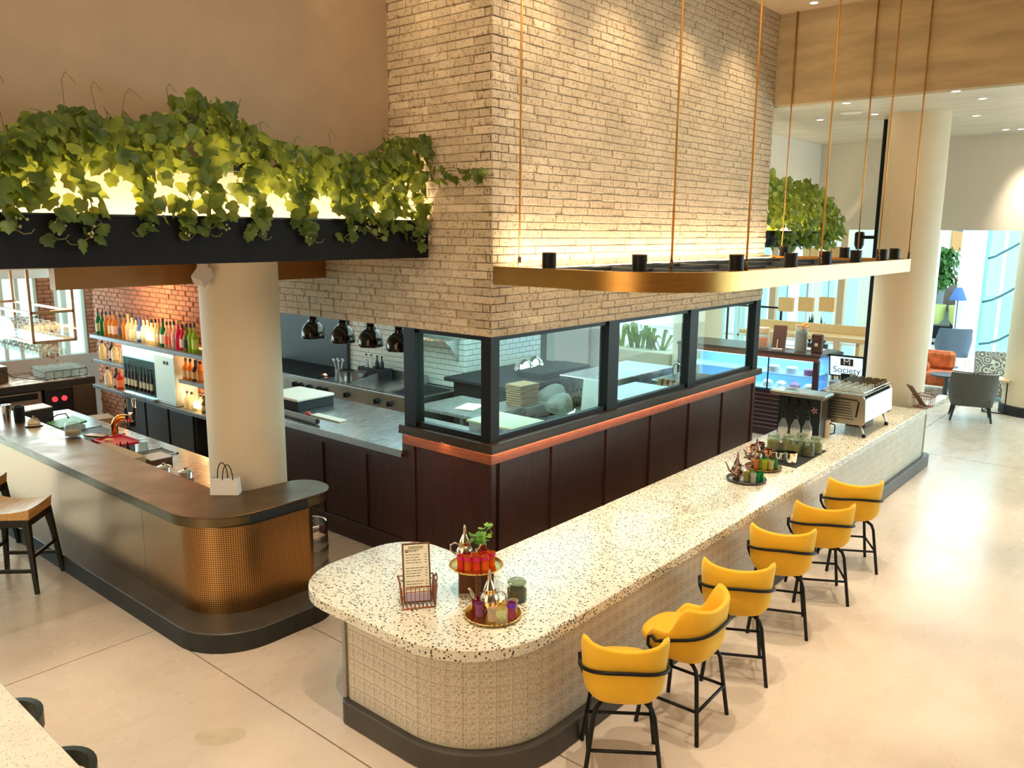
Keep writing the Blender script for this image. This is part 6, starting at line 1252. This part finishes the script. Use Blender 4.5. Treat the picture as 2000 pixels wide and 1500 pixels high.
MB().box(0.06, 0.12, 1.56, 0.10, 2.9, 1.58).build('light_strip', emis('led_blue', (0.30, 0.62, 1.0), 7), pcs); area('case_light', (15.9, 6.95, 1.56), 0.5, 2.7, 26, (0.30, 0.62, 1.0)); area('case_light', (15.75, 6.95, 1.23), 0.3, 2.7, 16, (0.30, 0.62, 1.0))
r4 = random.Random(9)
for k in range(7):
    lo = k < 4; t = thing('pastry', ['round bun on the lower shelf of the pastry case', 'second bun on the lower shelf of the pastry case', 'third bun on the lower shelf of the pastry case', 'loaf at the left of the lower case shelf', 'berry cake on the upper shelf of the pastry case', 'cream cake left of the berry cake on the upper shelf', 'cake at the far left of the upper case shelf'][k], 'pastry', (15.78, 5.75+0.28*(k if lo else (k-4)*1.3), 0.951 if lo else 1.261), 'pastries in the display case')
    MB().lathe([(0.09, 0), (0.11, 0.03), (0.10, 0.10), (0.05, 0.14), (0.001, 0.145)] if lo else [(0.12, 0), (0.12, 0.11), (0.10, 0.13), (0.001, 0.135)], n=16).build('body', M('pastry_%d' % (k % 3), ((0.55, 0.42, 0.35), (0.35, 0.12, 0.22), (0.6, 0.55, 0.55))[k % 3], 0.6), t, AUTO); MB().lathe([(0.14, -0.0), (0.15, 0.006), (0.001, 0.004)], n=20).build('plate', WHITE, t)
tl_ = thing('till_counter', 'low wooden till counter between the pastry case and the round column', 'counter', (15.9, 5.15, 0)); MB().bbox(-0.3, -0.32, 1.0, 0.7, 0.30, 1.05, 0.006).build('worktop', M('till_wood', (0.30, 0.15, 0.09), 0.35), tl_); MB().box(-0.25, -0.27, 0, 0.65, 0.28, 1.0).build('carcass', MAHO, tl_)
ps = thing('till_screen', 'black point of sale screen showing a blue white logo page', 'screen', (16.0, 5.12, 1.051), None, 0)
MB().bbox(-0.16, -0.22, 0, 0.16, 0.28, 0.14, 0.01).build('cash_drawer', M('drawer_grey', (0.30, 0.28, 0.26), 0.4), ps); MB().box(-0.05, -0.08, 0.14, 0.05, 0.10, 0.30).build('stand', BLK, ps)
R_s = Matrix.Rotation(math.radians(-10), 4, 'Y')
def scr(m): return m.xf(Matrix.Translation((-0.03, 0.0, 0.44)) @ R_s)
bz = scr(MB().bbox(-0.02, -0.32, -0.21, 0.02, 0.34, 0.22, 0.01)).build('bezel', BLK, ps); scr(MB().box(-0.0225, -0.29, -0.18, -0.0205, 0.31, 0.19)).build('display', emis('screen_white', (0.55, 0.90, 1.0), 1.1), bz)
scr(MB().box(-0.0245, -0.12, 0.02, -0.0228, 0.12, 0.16)).build('logo_block', M('logo_dark', (0.03, 0.012, 0.015), 0.6), bz)
BR = Matrix(((0, 0, -1), (-1, 0, 0), (0, 1, 0)))
MT = Matrix.Translation((-0.03, 0.0, 0.44)) @ R_s
text('M', 0.17, MT @ Vector((-0.0255, 0.0, 0.09)), R_s.to_3x3() @ BR, M('logo_white', (0.85, 0.88, 0.9), 0.5), bz, ext=0.0006, xs=1.1)
text('Society', 0.17, MT @ Vector((-0.0245, 0.0, -0.075)), R_s.to_3x3() @ BR, MATS['logo_dark'], bz, ext=0.0006, xs=1.05)
t = thing('card_reader', 'small card reader on a stand beside the till screen', 'card reader', (15.75, 4.92, 1.051)); MB().cyl((0,0,0), (0,0,0.22), 0.012, n=8).build('stand', STEELD, t); MB().obox((-0.02, 0, 0.27), (0.03, 0.10, 0.17), (0, -0.3, 0)).build('reader', M('reader_grey', (0.35, 0.33, 0.30), 0.4), t)
ZK = 1.721
t = thing('candy_jar', 'glass jar of orange sweets with paper lid on the pastry case', 'jar', (15.8, 6.76, ZK)); MB().lathe([(0.13, 0), (0.135, 0.02), (0.135, 0.26), (0.11, 0.30), (0.105, 0.30), (0.125, 0.02), (0.001, 0.015)], n=20).build('jar_glass', GLASSD, t, AUTO); MB().lathe([(0.118, 0.02), (0.118, 0.20), (0.001, 0.21)], n=16).build('sweets', M('sweets_orange', (0.75, 0.20, 0.06), 0.5, noise=0.3, scale=40), t, AUTO); MB().lathe([(0.12, 0.30), (0.13, 0.40), (0.001, 0.41)], n=16).build('lid', M('paper_lid', (0.72, 0.55, 0.36), 0.7), t, AUTO)
t = thing('menu_board', 'leaning dark brown menu board on a small easel', 'board', (15.75, 6.42, ZK)); MB().obox((0.06, 0, 0.24), (0.025, 0.26, 0.46), (0, 0.22, 0.15)).build('board', M('board_brown', (0.09, 0.035, 0.02), 0.5), t); MB().tube([(-0.05, 0, 0), (-0.02, 0, 0.2)], 0.012, 6).build('easel', OAK, t); MB().box(-0.06, -0.1, 0, 0.2, 0.1, 0.02).build('base', WHITE, t)
t = thing('flower_vase', 'tall glass vase of grey fill topped with orange flowers', 'vase', (15.8, 5.98, ZK)); MB().lathe([(0.12, 0), (0.125, 0.02), (0.125, 0.52), (0.115, 0.52), (0.115, 0.02), (0.001, 0.015)], n=20).build('vase_glass', GLASSD, t, AUTO); MB().lathe([(0.108, 0.02), (0.108, 0.34), (0.001, 0.34)], n=18).build('fill', M('grey_fill', (0.22, 0.20, 0.19), 0.8, noise=0.3, scale=30), t, AUTO)
b = MB()
for k in range(14): b.sphere((r4.uniform(-.09, .09), r4.uniform(-.09, .09), 0.44+r4.uniform(0, .10)), 0.04, 7, 5, 0.7)
b.build('flowers', M('orange_flower', (0.85, 0.32, 0.03), 0.6), t, True); MB().lathe([(0.109, 0.35), (0.10, 0.41), (0.001, 0.42)], n=14).build('greenery', M('dusty_green', (0.16, 0.22, 0.2), 0.8), t)
t = thing('coffee_bag', 'dark patterned coffee bag standing on the pastry case corner', 'bag', (15.8, 5.66, ZK)); MB().bbox(-0.06, -0.10, 0, 0.06, 0.10, 0.36, 0.015).build('bag', M('bag_pattern', (0.07, 0.025, 0.012), 0.5, noise=0.9, scale=22), t); MB().box(-0.062, -0.03, 0.13, -0.0605, 0.03, 0.19).build('round_label', M('label_cream', (0.6, 0.56, 0.42), 0.6), t)
t = thing('paper_stack', 'loose white papers on top of the pastry case', 'paper', (16.1, 5.8, ZK)); MB().obox((0, 0.3, 0.01), (0.3, 0.9, 0.02), (0, 0, 0.1)).build('sheets', WHITE, t)
# oak high table and bowl stools beyond
ht = thing('high_table', 'long light oak high table in the bay beyond the bar', 'table', (19.0, 7.0, 0)); MB().bbox(-0.35, -1.45, 1.60, 0.45, 1.6, 1.70, 0.01).build('table_top', OAK, ht); MB().bbox(0.40, -1.3, 1.70, 0.46, 1.55, 1.90, 0.01).build('back_rail', OAK, ht)
for y in (-1.2, 1.4): MB().box(-0.2, y, 0, 0.3, y+0.08, 1.60).build('leg', OAK, ht)
for k, (y, lab) in enumerate(((6.25, 'dark bowl seat stool at the right end of the oak table'), (7.25, 'dark bowl seat stool behind the flower vase'))):
    t = thing('bowl_stool', lab, 'stool', (18.2, y, 0), 'bowl stools at the oak table')
    MB().lathe([(0.16, 1.20), (0.25, 1.28), (0.31, 1.42), (0.30, 1.42), (0.23, 1.30), (0.001, 1.27)], n=24).build('seat', M('petrol_shell', (0.03, 0.05, 0.055), 0.5), t, AUTO)
    for a in (0.8, 2.4, 3.9, 5.5): MB().tube([(0.30*math.cos(a), 0.30*math.sin(a), 1.40), (0.27*math.cos(a), 0.27*math.sin(a), 1.1), (0.33*math.cos(a), 0.33*math.sin(a), 0)], 0.022, 7).build('leg', MATS['petrol_shell'], t, True)
    MB().tube([(0.29*math.cos(2*PI*i/16), 0.29*math.sin(2*PI*i/16), 0.45) for i in range(16)], 0.012, 6, True).build('foot_ring', MATS['petrol_shell'], t, True)
SHD = M('raffia_shade', (0.72, 0.42, 0.17), 0.8, noise=0.12, scale=30, stretch=(8, 8, 1)); 
struct(MB().box(19.8, 5.5, 4.6, 22.9, 15, 4.7).build('ceiling_bay', OFFW))
for y, z, lab in ((7.53, 2.19, 'square raffia pendant shade at the left of the lower row'), (7.06, 2.22, 'square raffia pendant shade in the middle of the lower row'), (6.58, 2.25, 'square raffia pendant shade at the right of the lower row'), (7.12, 3.36, 'square raffia pendant shade in the upper row beside the dark beam'), (6.56, 3.38, 'square raffia pendant shade at the right of the upper row')):
    if True:
        l0 = thing('pendant_lamp', lab, 'lamp', (19.95 if z < 3 else 20.2, y*1.061, 4-(4-z)*1.061), 'square pendant shades over the oak table'); m = MB()
        for a in ((-0.06,-0.18,0.06,-0.165), (-0.06,0.165,0.06,0.18), (-0.06,-0.165,-0.045,0.165), (0.045,-0.165,0.06,0.165)): m.box(a[0], a[1], 0, a[2], a[3], 0.34)
        m.build('shade', SHD, l0); MB().cyl((0,0,0.30), (0,0,0.6+(4-z)*1.061), 0.006, n=6).build('cord', BLK, l0); MB().box(-0.045, -0.165, 0.31, 0.045, 0.165, 0.33).build('diffuser', SHD, l0)
# street-side glazing behind
w3 = sroot('window_3'); TAN = M('tan_post', (0.60, 0.40, 0.25), 0.6)
for y in (7.68, 9.6, 11.6): MB().box(22.9, y-0.09, 0, 23.08, y+0.09, 6).build('frame_bar', TAN, w3)
for y in (8.6, 10.6): MB().box(22.95, y-0.03, 0, 23.02, y+0.03, 6).build('frame_bar', WHITE, w3)
for z in (1.0, 3.3, 4.6): MB().box(22.95, 5.6, z-0.03, 23.02, 15, z+0.03).build('frame_bar', WHITE, w3)
MB().box(22.98, 5.6, 0, 22.99, 15, 6).build('pane', GLASSW, w3)
t = thing('steel_railing', 'black steel rail frame inside the street window', 'frame', (22.4, 9.9, 0)); m = MB()
for y in (-0.8, 0.0, 0.8, 2.2): m.box(-0.025, y-0.025, 0, 0.025, y+0.025, 2.3 if y > 0.9 else 1.95)
m.box(-0.025, -0.8, 1.90, 0.025, 2.2, 1.95); m.box(-0.025, 0.8, 2.7, 0.025, 3.6, 2.75); m.build('frame', BLK, t)
for k, (x, y, s, lab) in enumerate(((20.5, 7.55, 0.8, 'small dark potted plant on the left behind the oak table'), (20.5, 7.2, 0.75, 'small dark potted plant on the right behind the oak table'))):
    t = thing('potted_plant', lab, 'plant', (x, y, 1.15)); MB().lathe([(0.09, -1.15), (0.1, -0.2), (0.12, 0.12), (0.10, 0.12), (0.001, 0.10)], n=14).build('pot', M('pot_dark', (0.03, 0.03, 0.035), 0.6), t, AUTO); m = MB()
    for q in range(16):
        a = r4.uniform(0, 6.28); h = r4.uniform(0.3, 1.0)*s; r = r4.uniform(0.05, 0.16); p = Vector((r*math.cos(a), r*math.sin(a), 0.1+h)); d = Vector((-math.sin(a), math.cos(a), 0))*0.035; m.add([(0, 0, 0.1), tuple(p*0.7+d), tuple(p), tuple(p*0.7-d)], [(0,1,2,3)])
    m.build('leaves', M('dark_leaf', (0.02, 0.04, 0.025), 0.6), t, kind='stuff')
t = thing('garden_palm', 'light green palm outside the street window beside the pipes', 'plant', (24.2, 7.0, 0)); MB().tube([(0,0,0), (0.05,0,1.5), (0,0,2.8)], 0.05, 8).build('trunk', STEM, t); m = MB()
for q in range(40):
    a = r4.uniform(0, 6.28); z0 = r4.uniform(0.8, 3.6); r = r4.uniform(0.3, 0.7); d = Vector((math.cos(a), math.sin(a), 0)); s_ = Vector((-d.y, d.x, 0))*0.035; b0 = Vector((0,0,z0)); p1 = b0+d*r*0.6+Vector((0,0,0.15)); p2 = b0+d*r-Vector((0,0,0.12)); m.add([tuple(b0), tuple(p1+s_), tuple(p2), tuple(p1-s_)], [(0,1,2,3)])
m.build('fronds', LEAF2, t, kind='stuff')
t = thing('garden_screen', 'pale slatted garden screen outside the street windows', 'screen', (27, 10, 0))
for k in range(9): MB().box(-0.03, -3+0.75*k, 0, 0.03, -2.62+0.75*k, 3.6).build('slat', M('screen_pale', (0.62, 0.72, 0.74), 0.8), t)
# ------------------------------------------------------------------ lounge
struct(MB().box(38, 7.0, 0, 38.2, 14, 6).build('wall_lounge', M('lounge_cream', (0.78, 0.70, 0.52), 0.8)))
t = thing('wall_picture', 'tall orange and white framed picture on the far cream wall', 'picture', (37.97, 8.15, 2.2)); MB().box(-0.02, -0.28, 0, 0, 0.28, 2.1).build('frame', M('frame_tan', (0.5, 0.3, 0.16), 0.6), t); MB().box(-0.025, -0.24, 0.05, -0.021, 0.24, 1.1).build('lower_field', WHITE, t); MB().box(-0.025, -0.24, 1.1, -0.021, 0.24, 2.05).build('upper_field', M('picture_orange', (0.72, 0.36, 0.14), 0.7), t)
w4 = sroot('window_4')
for y in (6.0, 4.9, 3.75, 2.4): MB().box(28.95, y-0.04, 0, 29.05, y+0.04, 6).build('frame_bar', M('frame_white', (0.78, 0.85, 0.86), 0.5), w4)
MB().box(28.96, 2.0, 0, 29.04, 6.0, 0.30).build('frame_bar', MATS['frame_white'], w4)
MB().box(29.0, 2.0, 0, 29.01, 6.0, 6).build('pane', glass('aqua_glass', (0.66, 0.96, 1.0), 0.8), w4)
for k, pts in enumerate((((5.33, 3.27), (4.94, 3.48), (4.54, 3.75)), ((5.36, 1.93), (4.87, 2.15), (4.43, 2.48)), ((5.32, 0.62), (4.80, 0.79), (4.36, 1.13)))):
    t = thing('curved_rail', ['upper dark curved rail in front of the aqua glazing', 'middle dark curved rail in front of the aqua glazing', 'lowest dark curved rail in front of the aqua glazing'][k], 'rail'); P = [Vector((28.9, y, z)) for y, z in pts]; m0 = (P[0]+P[1])/2-Vector((0, 0, 0.03)); m1 = (P[1]+P[2])/2+Vector((0, 0, -0.01)); MB().tube([P[0], m0, P[1], m1, P[2], P[2]+(P[2]-m1)*0.8], 0.035, 7).build('rail', M('rail_dark', (0.05, 0.12, 0.15), 0.5), t, True)
cw = struct(MB().lathe([(0.33, 0), (0.33, 6)], (28.2, 5.62, 0), 32).build('column', WHITE, None, AUTO)); cw['label'] = 'white round column in front of the aqua glazing'
t = thing('cantilever_awning', 'folded blue grey awning on a post outside the aqua glazing', 'awning', (30.5, 6.6, 4.15)); MB().cyl((0, 0.5, -4.15), (0, 0.5, 0), 0.05, n=8).build('post', WHITE, t); MB().obox((0, 0, 0), (0.15, 1.2, 0.10), (0.15, 0, 0)).build('arm', BLUEF, t); MB().obox((0, -0.1, 0.16), (0.15, 0.5, 0.07), (0.25, 0, 0)).build('hood', BLUEF, t)
t = thing('floor_lamp', 'slim floor lamp with blue conical shade by the aqua glazing', 'lamp', (27.5, 5.75, 0)); MB().lathe([(0.2, 0), (0.2, 0.03), (0.02, 0.04), (0.016, 2.05)], n=14).build('stand', BLUEF, t, AUTO); MB().lathe([(0.24, 2.05), (0.09, 2.42), (0.085, 2.42), (0.235, 2.05)], n=20, cap=False).build('lamp_shade', M('blue_shade', (0.04, 0.11, 0.32), 0.7), t, True)
t = thing('potted_tree', 'leafy green tree in a tall grey pot against the cream wall', 'plant', (36, 8.35, 0)); MB().lathe([(0.32, 0), (0.42, 1.85), (0.36, 1.85), (0.001, 1.78)], n=18).build('pot', M('pot_grey', (0.22, 0.26, 0.28), 0.7), t, AUTO); MB().cyl((0,0,1.8), (0,0,3.0), 0.05, n=8).build('trunk', STEM, t)
L3 = leaf_mass([Vector((r4.gauss(0, 0.32), r4.gauss(0, 0.32), r4.uniform(1.95, 3.5))) for _ in range(420)], 0.24, r4); L3.build('leaves', M('tree_leaf', (0.06, 0.16, 0.03), 0.6), t, True, kind='stuff')
for k, (x, y, lab) in enumerate(((33, 7.72, 'pale green tub chair left in the far lounge'), (33, 6.72, 'pale green tub chair right in the far lounge'))):
    t = thing('tub_chair', lab, 'chair', (x, y, 0), 'green tub chairs'); MB().lathe([(0.28, 0.75), (0.42, 0.95), (0.46, 1.45), (0.42, 1.45), (0.36, 1.05), (0.001, 1.0)], n=20).build('seat', GREENP, t, AUTO); MB().lathe([(0.3, 0), (0.3, 0.04), (0.05, 0.08), (0.05, 0.75)], n=14).build('pedestal', BLK, t, AUTO)
t = thing('low_bench', 'dark grey bench below the potted tree', 'bench', (35.2, 8.0, 0)); MB().bbox(-0.4, -0.9, 0.5, 0.4, 0.5, 1.25, 0.05).build('cushion', M('bench_grey', (0.16, 0.19, 0.18), 0.8), t); MB().box(-0.35, -0.85, 0, 0.35, 0.45, 0.5).build('base', BLK, t)
t = thing('dark_figure_chair', 'dark round backed chair beside the far picture', 'chair', (34.5, 7.35, 0)); MB().lathe([(0.2, 1.1), (0.36, 1.4), (0.34, 1.9), (0.15, 2.1), (0.001, 2.1)], n=18).build('back', M('dark_brown_seat', (0.10, 0.07, 0.06), 0.7), t, True); MB().lathe([(0.25, 0), (0.05, 0.1), (0.05, 1.1)], n=10).build('pedestal', BLK, t)
t['label'] = 'dark round backed chair beside the far picture'; t.name = 'round_chair'
def wing_chair(name, label, loc, rz, mat, w, d, zs, zt, studs=False, legs='wood'):
    t = thing(name, label, 'armchair', loc, None, rz); n = 22; V = []; F = []
    for i in range(n+1):
        a = -1+2*i/n; ang = PI+a*1.75
        for th in (0, 0.07):
            r = 1-th/ w
            x = (d*0.5*r)*math.copysign(abs(math.cos(ang))**0.8, math.cos(ang)); y = (w*0.5*r)*math.copysign(abs(math.sin(ang))**0.7, math.sin(ang))
            k = abs(a); zt_ = zt-(zt-zs-0.17)*max(0, min(1, (k-0.48)/0.4))**1.2
            fl_ = 1.0+0.16*(1 if k < 0.55 else 0)
            V += [(x*0.86, y*0.84, zs-0.16), (x*fl_, y*(1.0+0.06*(k < .6)), zt_)]
    for i in range(n):
        q = i*4; F += [(q, q+4, q+5, q+1), (q+2, q+3, q+7, q+6), (q+1, q+5, q+7, q+3), (q, q+2, q+6, q+4)]
    F += [(0, 1, 3, 2), (n*4, n*4+2, n*4+3, n*4+1)]
    MB().add(V, F).build('backrest', mat, t, AUTO); MB().bbox(-d*0.42, -w*0.40, zs-0.17, d*0.46, w*0.40, zs+0.02, 0.04).build('seat', mat, t)
    for sx in (1, -1):
        for s_ in (1, -1): MB().cyl((sx*d*0.33, s_*w*0.34, zs-0.17), (sx*d*0.42, s_*w*0.40, 0), 0.032 if legs == 'wood' else 0.014, 0.02 if legs == 'wood' else 0.012, 8).build('leg', BLKM if legs == 'wood' else CHROME, t)
    if studs:
        b = MB()
        for i in range(31):
            a = -0.5+i/30; ang = PI+a*1.75; x = d*0.5*1.165*math.copysign(abs(math.cos(ang))**0.8, math.cos(ang)); y = w*0.5*1.06*math.copysign(abs(math.sin(ang))**0.7, math.sin(ang)); b.sphere((x, y, zt-0.025), 0.013, 6, 4)
        b.build('nail_studs', CHROME, t, True, kind='stuff')
    return t
wing_chair('lounge_chair', 'grey leather armchair with nail studs along its back, seen from behind near the counter end', (19.98, 3.70, 0), math.radians(14), GREYF, 0.98, 0.85, 0.50, 1.10, True)
wing_chair('lounge_chair', 'blue grey fabric armchair further back in the lounge', (26.0, 5.45, 0), math.radians(20), BLUEF, 0.95, 0.8, 0.72, 1.38, False, 'thin')
t = thing('patterned_sofa', 'grey and cream scroll patterned sofa beside the round lounge column', 'sofa', (22.9, 3.72, 0), None, math.radians(20)); PT = M('scroll_fabric', (0.36, 0.33, 0.26), 0.9)
nt = PT.node_tree; wv = tex(nt, 'Voronoi', 5, objco(nt)); wv.feature = 'F1'; sn = nt.nodes.new('ShaderNodeMath'); sn.operation = 'SINE'; ml = nt.nodes.new('ShaderNodeMath'); ml.operation = 'MULTIPLY'; ml.inputs[1].default_value = 26; nt.links.new(wv.outputs['Distance'], ml.inputs[0]); nt.links.new(ml.outputs[0], sn.inputs[0]); rr = ramp(nt.nodes, [(0.35, (0.16, 0.15, 0.12)), (0.6, (0.58, 0.54, 0.44))]); nt.links.new(sn.outputs[0], rr.inputs[0]); nt.links.new(rr.outputs[0], nt.nodes['Principled BSDF'].inputs['Base Color'])
MB().bbox(-0.4, -0.75, 0.1, 0.6, 0.55, 0.5, 0.05).build('seat', PT, t); MB().obox((0.45, -0.15, 0.72), (0.25, 1.2, 0.75), (0, 0.25, 0)).build('backrest', PT, t); MB().bbox(-0.35, -0.85, 0.3, 0.5, -0.70, 0.75, 0.05).build('armrest', PT, t)
t = thing('side_table', 'small wooden side table with thin black legs beside the grey armchair', 'table', (21.2, 3.42, 0)); MB().bbox(-0.28, -0.25, 0.74, 0.28, 0.25, 0.78, 0.005).build('table_top', OAK, t); b = MB()
for y in (-0.22, 0.22): b.tube([(-0.25, y, 0.74), (-0.25, y, 0.02), (0.25, y, 0.02), (0.25, y, 0.74)], 0.014, 6)
b.tube([(-0.25, -0.22, 0.02), (-0.25, 0.22, 0.02)], 0.014, 6); b.build('frame', BLK, t)
t = thing('rust_sofa', 'orange rust patterned sofa partly hidden by the round column', 'sofa', (23.2, 5.25, 0)); RU = M('rust_fabric', (0.55, 0.13, 0.04), 0.85, noise=0.55, scale=3.5)
MB().bbox(-0.5, -0.45, 0.18, 0.5, 0.7, 0.5, 0.06).build('seat', RU, t); MB().bbox(0.3, -0.4, 0.5, 0.55, 0.7, 0.98, 0.08).build('backrest', RU, t); MB().sphere((-0.15, 0.25, 0.62), 0.2, 12, 8, 0.7).build('cushion', RU, t, True)
for x in (-0.4, 0.4): 
    for y in (-0.38, 0.6): MB().cyl((x, y, 0), (x, y, 0.18), 0.03, n=8).build('leg', BLK, t)
t = thing('coffee_table', 'low dark round table in front of the rust sofa', 'table', (22.4, 4.75, 0)); MB().lathe([(0.3, 0), (0.05, 0.03), (0.05, 0.50), (0.38, 0.52), (0.38, 0.56), (0.001, 0.56)], n=24).build('table', M('slate_top', (0.05, 0.08, 0.10), 0.35), t, AUTO)
# track camera on the column, and wall camera by the beam
t = thing('security_camera', 'black swivel speaker mounted beside the dark pipes', 'speaker', (15.93, 5.02, 3.93)); MB().cyl((0, -0.22, 0.0), (0, 0, 0), 0.03, n=8).build('arm', BLK, t); MB().lathe([(0.05, -0.20), (0.085, -0.12), (0.085, 0.10), (0.05, 0.12)], (0, 0.06, -0.02), 14).xf(Matrix.Rotation(0, 4, 'X')).build('body', BLK, t, AUTO); t.name = 'swivel_speaker'
t = thing('wall_speaker', 'small white box speaker tilted beside the top of the left column', 'speaker', (4.46, 7.98, 3.52)); MB().obox((-0.05, -0.05, 0), (0.13, 0.13, 0.17), (0.5, 0.6, 0.9)).build('housing', M('speaker_cream', (0.68, 0.62, 0.54), 0.5), t); MB().cyl((0, 0, 0.0), (0.05, 0.03, 0.12), 0.018, n=8).build('bracket', WHITE, t)
# downlights
d0 = None
for x, y in ((13.52, 4.68), (15.2, 5.70), (15.05, 4.72), (13.25+0.1, 3.10), (14.3, 2.95), (16.25, 3.42), (18.7, 3.40), (18.78, 3.16)):
    if d0 is None:
        d0 = thing('ceiling_downlight', 'small round recessed downlight in the grey washed low ceiling', 'downlight', (x, y, 6.0), 'downlights in the low ceiling'); MB().lathe([(0.075, -0.012), (0.075, 0.0), (0.055, -0.001), (0.055, -0.012)], n=20, cap=False).build('trim_ring', WHITE, d0); MB().lathe([(0.055, -0.006), (0.001, -0.006)], n=18, cap=False).build('lens', LENS, d0)
    else: dup(d0, (x, y, 6.0))
dup(d0, (12.8, 5.02, 7.37), 0, 'single round downlight in the high ceiling right of the brick', 'downlights in the high ceiling')
t = thing('ceiling_vent', 'small flat white air diffuser in the low ceiling', 'vent', (14.7, 5.0, 5.985)); MB().lathe([(0.16, 0), (0.18, 0.012), (0.001, 0.012)], n=20).build('plate', WHITE, t)
# ------------------------------------------------------------------ foreground table and chairs, lower left
ft = thing('terrazzo_table', 'pale terrazzo table top cut by the lower left picture corner', 'table', (0, 0, 0)); MB().prism(rpoly([(0.55, 3.6, 0.05), (1.585, 3.6, 0.05), (1.63, 5.95, 0.02), (0.55, 5.95, 0.05)], 5), 0.955, 1.0, 0.006).build('table_top', TERR2, ft, AUTO); MB().lathe([(0.3, 0), (0.3, 0.03), (0.05, 0.05), (0.05, 0.95)], (1.1, 4.6, 0), 20).build('pedestal', BLK, ft, AUTO)
for k, (y, lab) in enumerate(((5.78, 'dark wooden chair with curved arm tucked behind the pale table, farther one'), (4.95, 'dark wooden chair with curved arm at the picture bottom beside the pale table'))):
    t = thing('armchair', lab, 'chair', (1.50, y, 0), 'dark curved back chairs at the pale table'); EB = M('dark_green_wood', (0.012, 0.018, 0.012), 0.35)
    P = [(-0.28, 0.25, 0.70), (-0.14, 0.265, 0.705)]+[(0.31*math.sin(a), 0.275*math.cos(a), 0.71+0.04*math.sin(a)) for a in [PI*k_/16 for k_ in range(17)]]+[(-0.14, -0.265, 0.705), (-0.28, -0.25, 0.70)]
    m = MB(); V = []; F = []; S_ = []
    for i in range(len(P)-1):
        for q in range(2):
            S_.append(Vector(P[i]).lerp(Vector(P[i+1]), q/2))
    S_.append(Vector(P[-1]))
    for i, p in enumerate(S_):
        d = (S_[min(i+1, len(S_)-1)]-S_[max(i-1, 0)]); d.z = 0; d.normalize(); nn = Vector((-d.y, d.x, 0)); h = 0.065*(1 if 0.25 < i/len(S_) < 0.75 else 0.5)
        for a, b2 in ((-0.022, -h), (0.022, -h), (0.022, h*0.6), (-0.022, h*0.6)): V.append(tuple(p+nn*a+Vector((0, 0, b2))))
    for i in range(len(S_)-1):
        for q in range(4): F.append((i*4+q, i*4+(q+1)%4, i*4+4+(q+1)%4, i*4+4+q))
    F += [(3, 2, 1, 0), tuple(range(len(V)-4, len(V)))]
    m.add(V, F).build('back_rail', EB, t, AUTO); MB().bbox(-0.26, -0.24, 0.42, 0.24, 0.24, 0.47, 0.015).build('seat', EB, t)
    for x, y2 in ((-0.24, 0.25), (-0.24, -0.25), (0.22, 0.2), (0.22, -0.2)): MB().cyl((x, y2, 0), (x, y2, 0.70), 0.018, 0.022, 8).build('leg', EB, t)
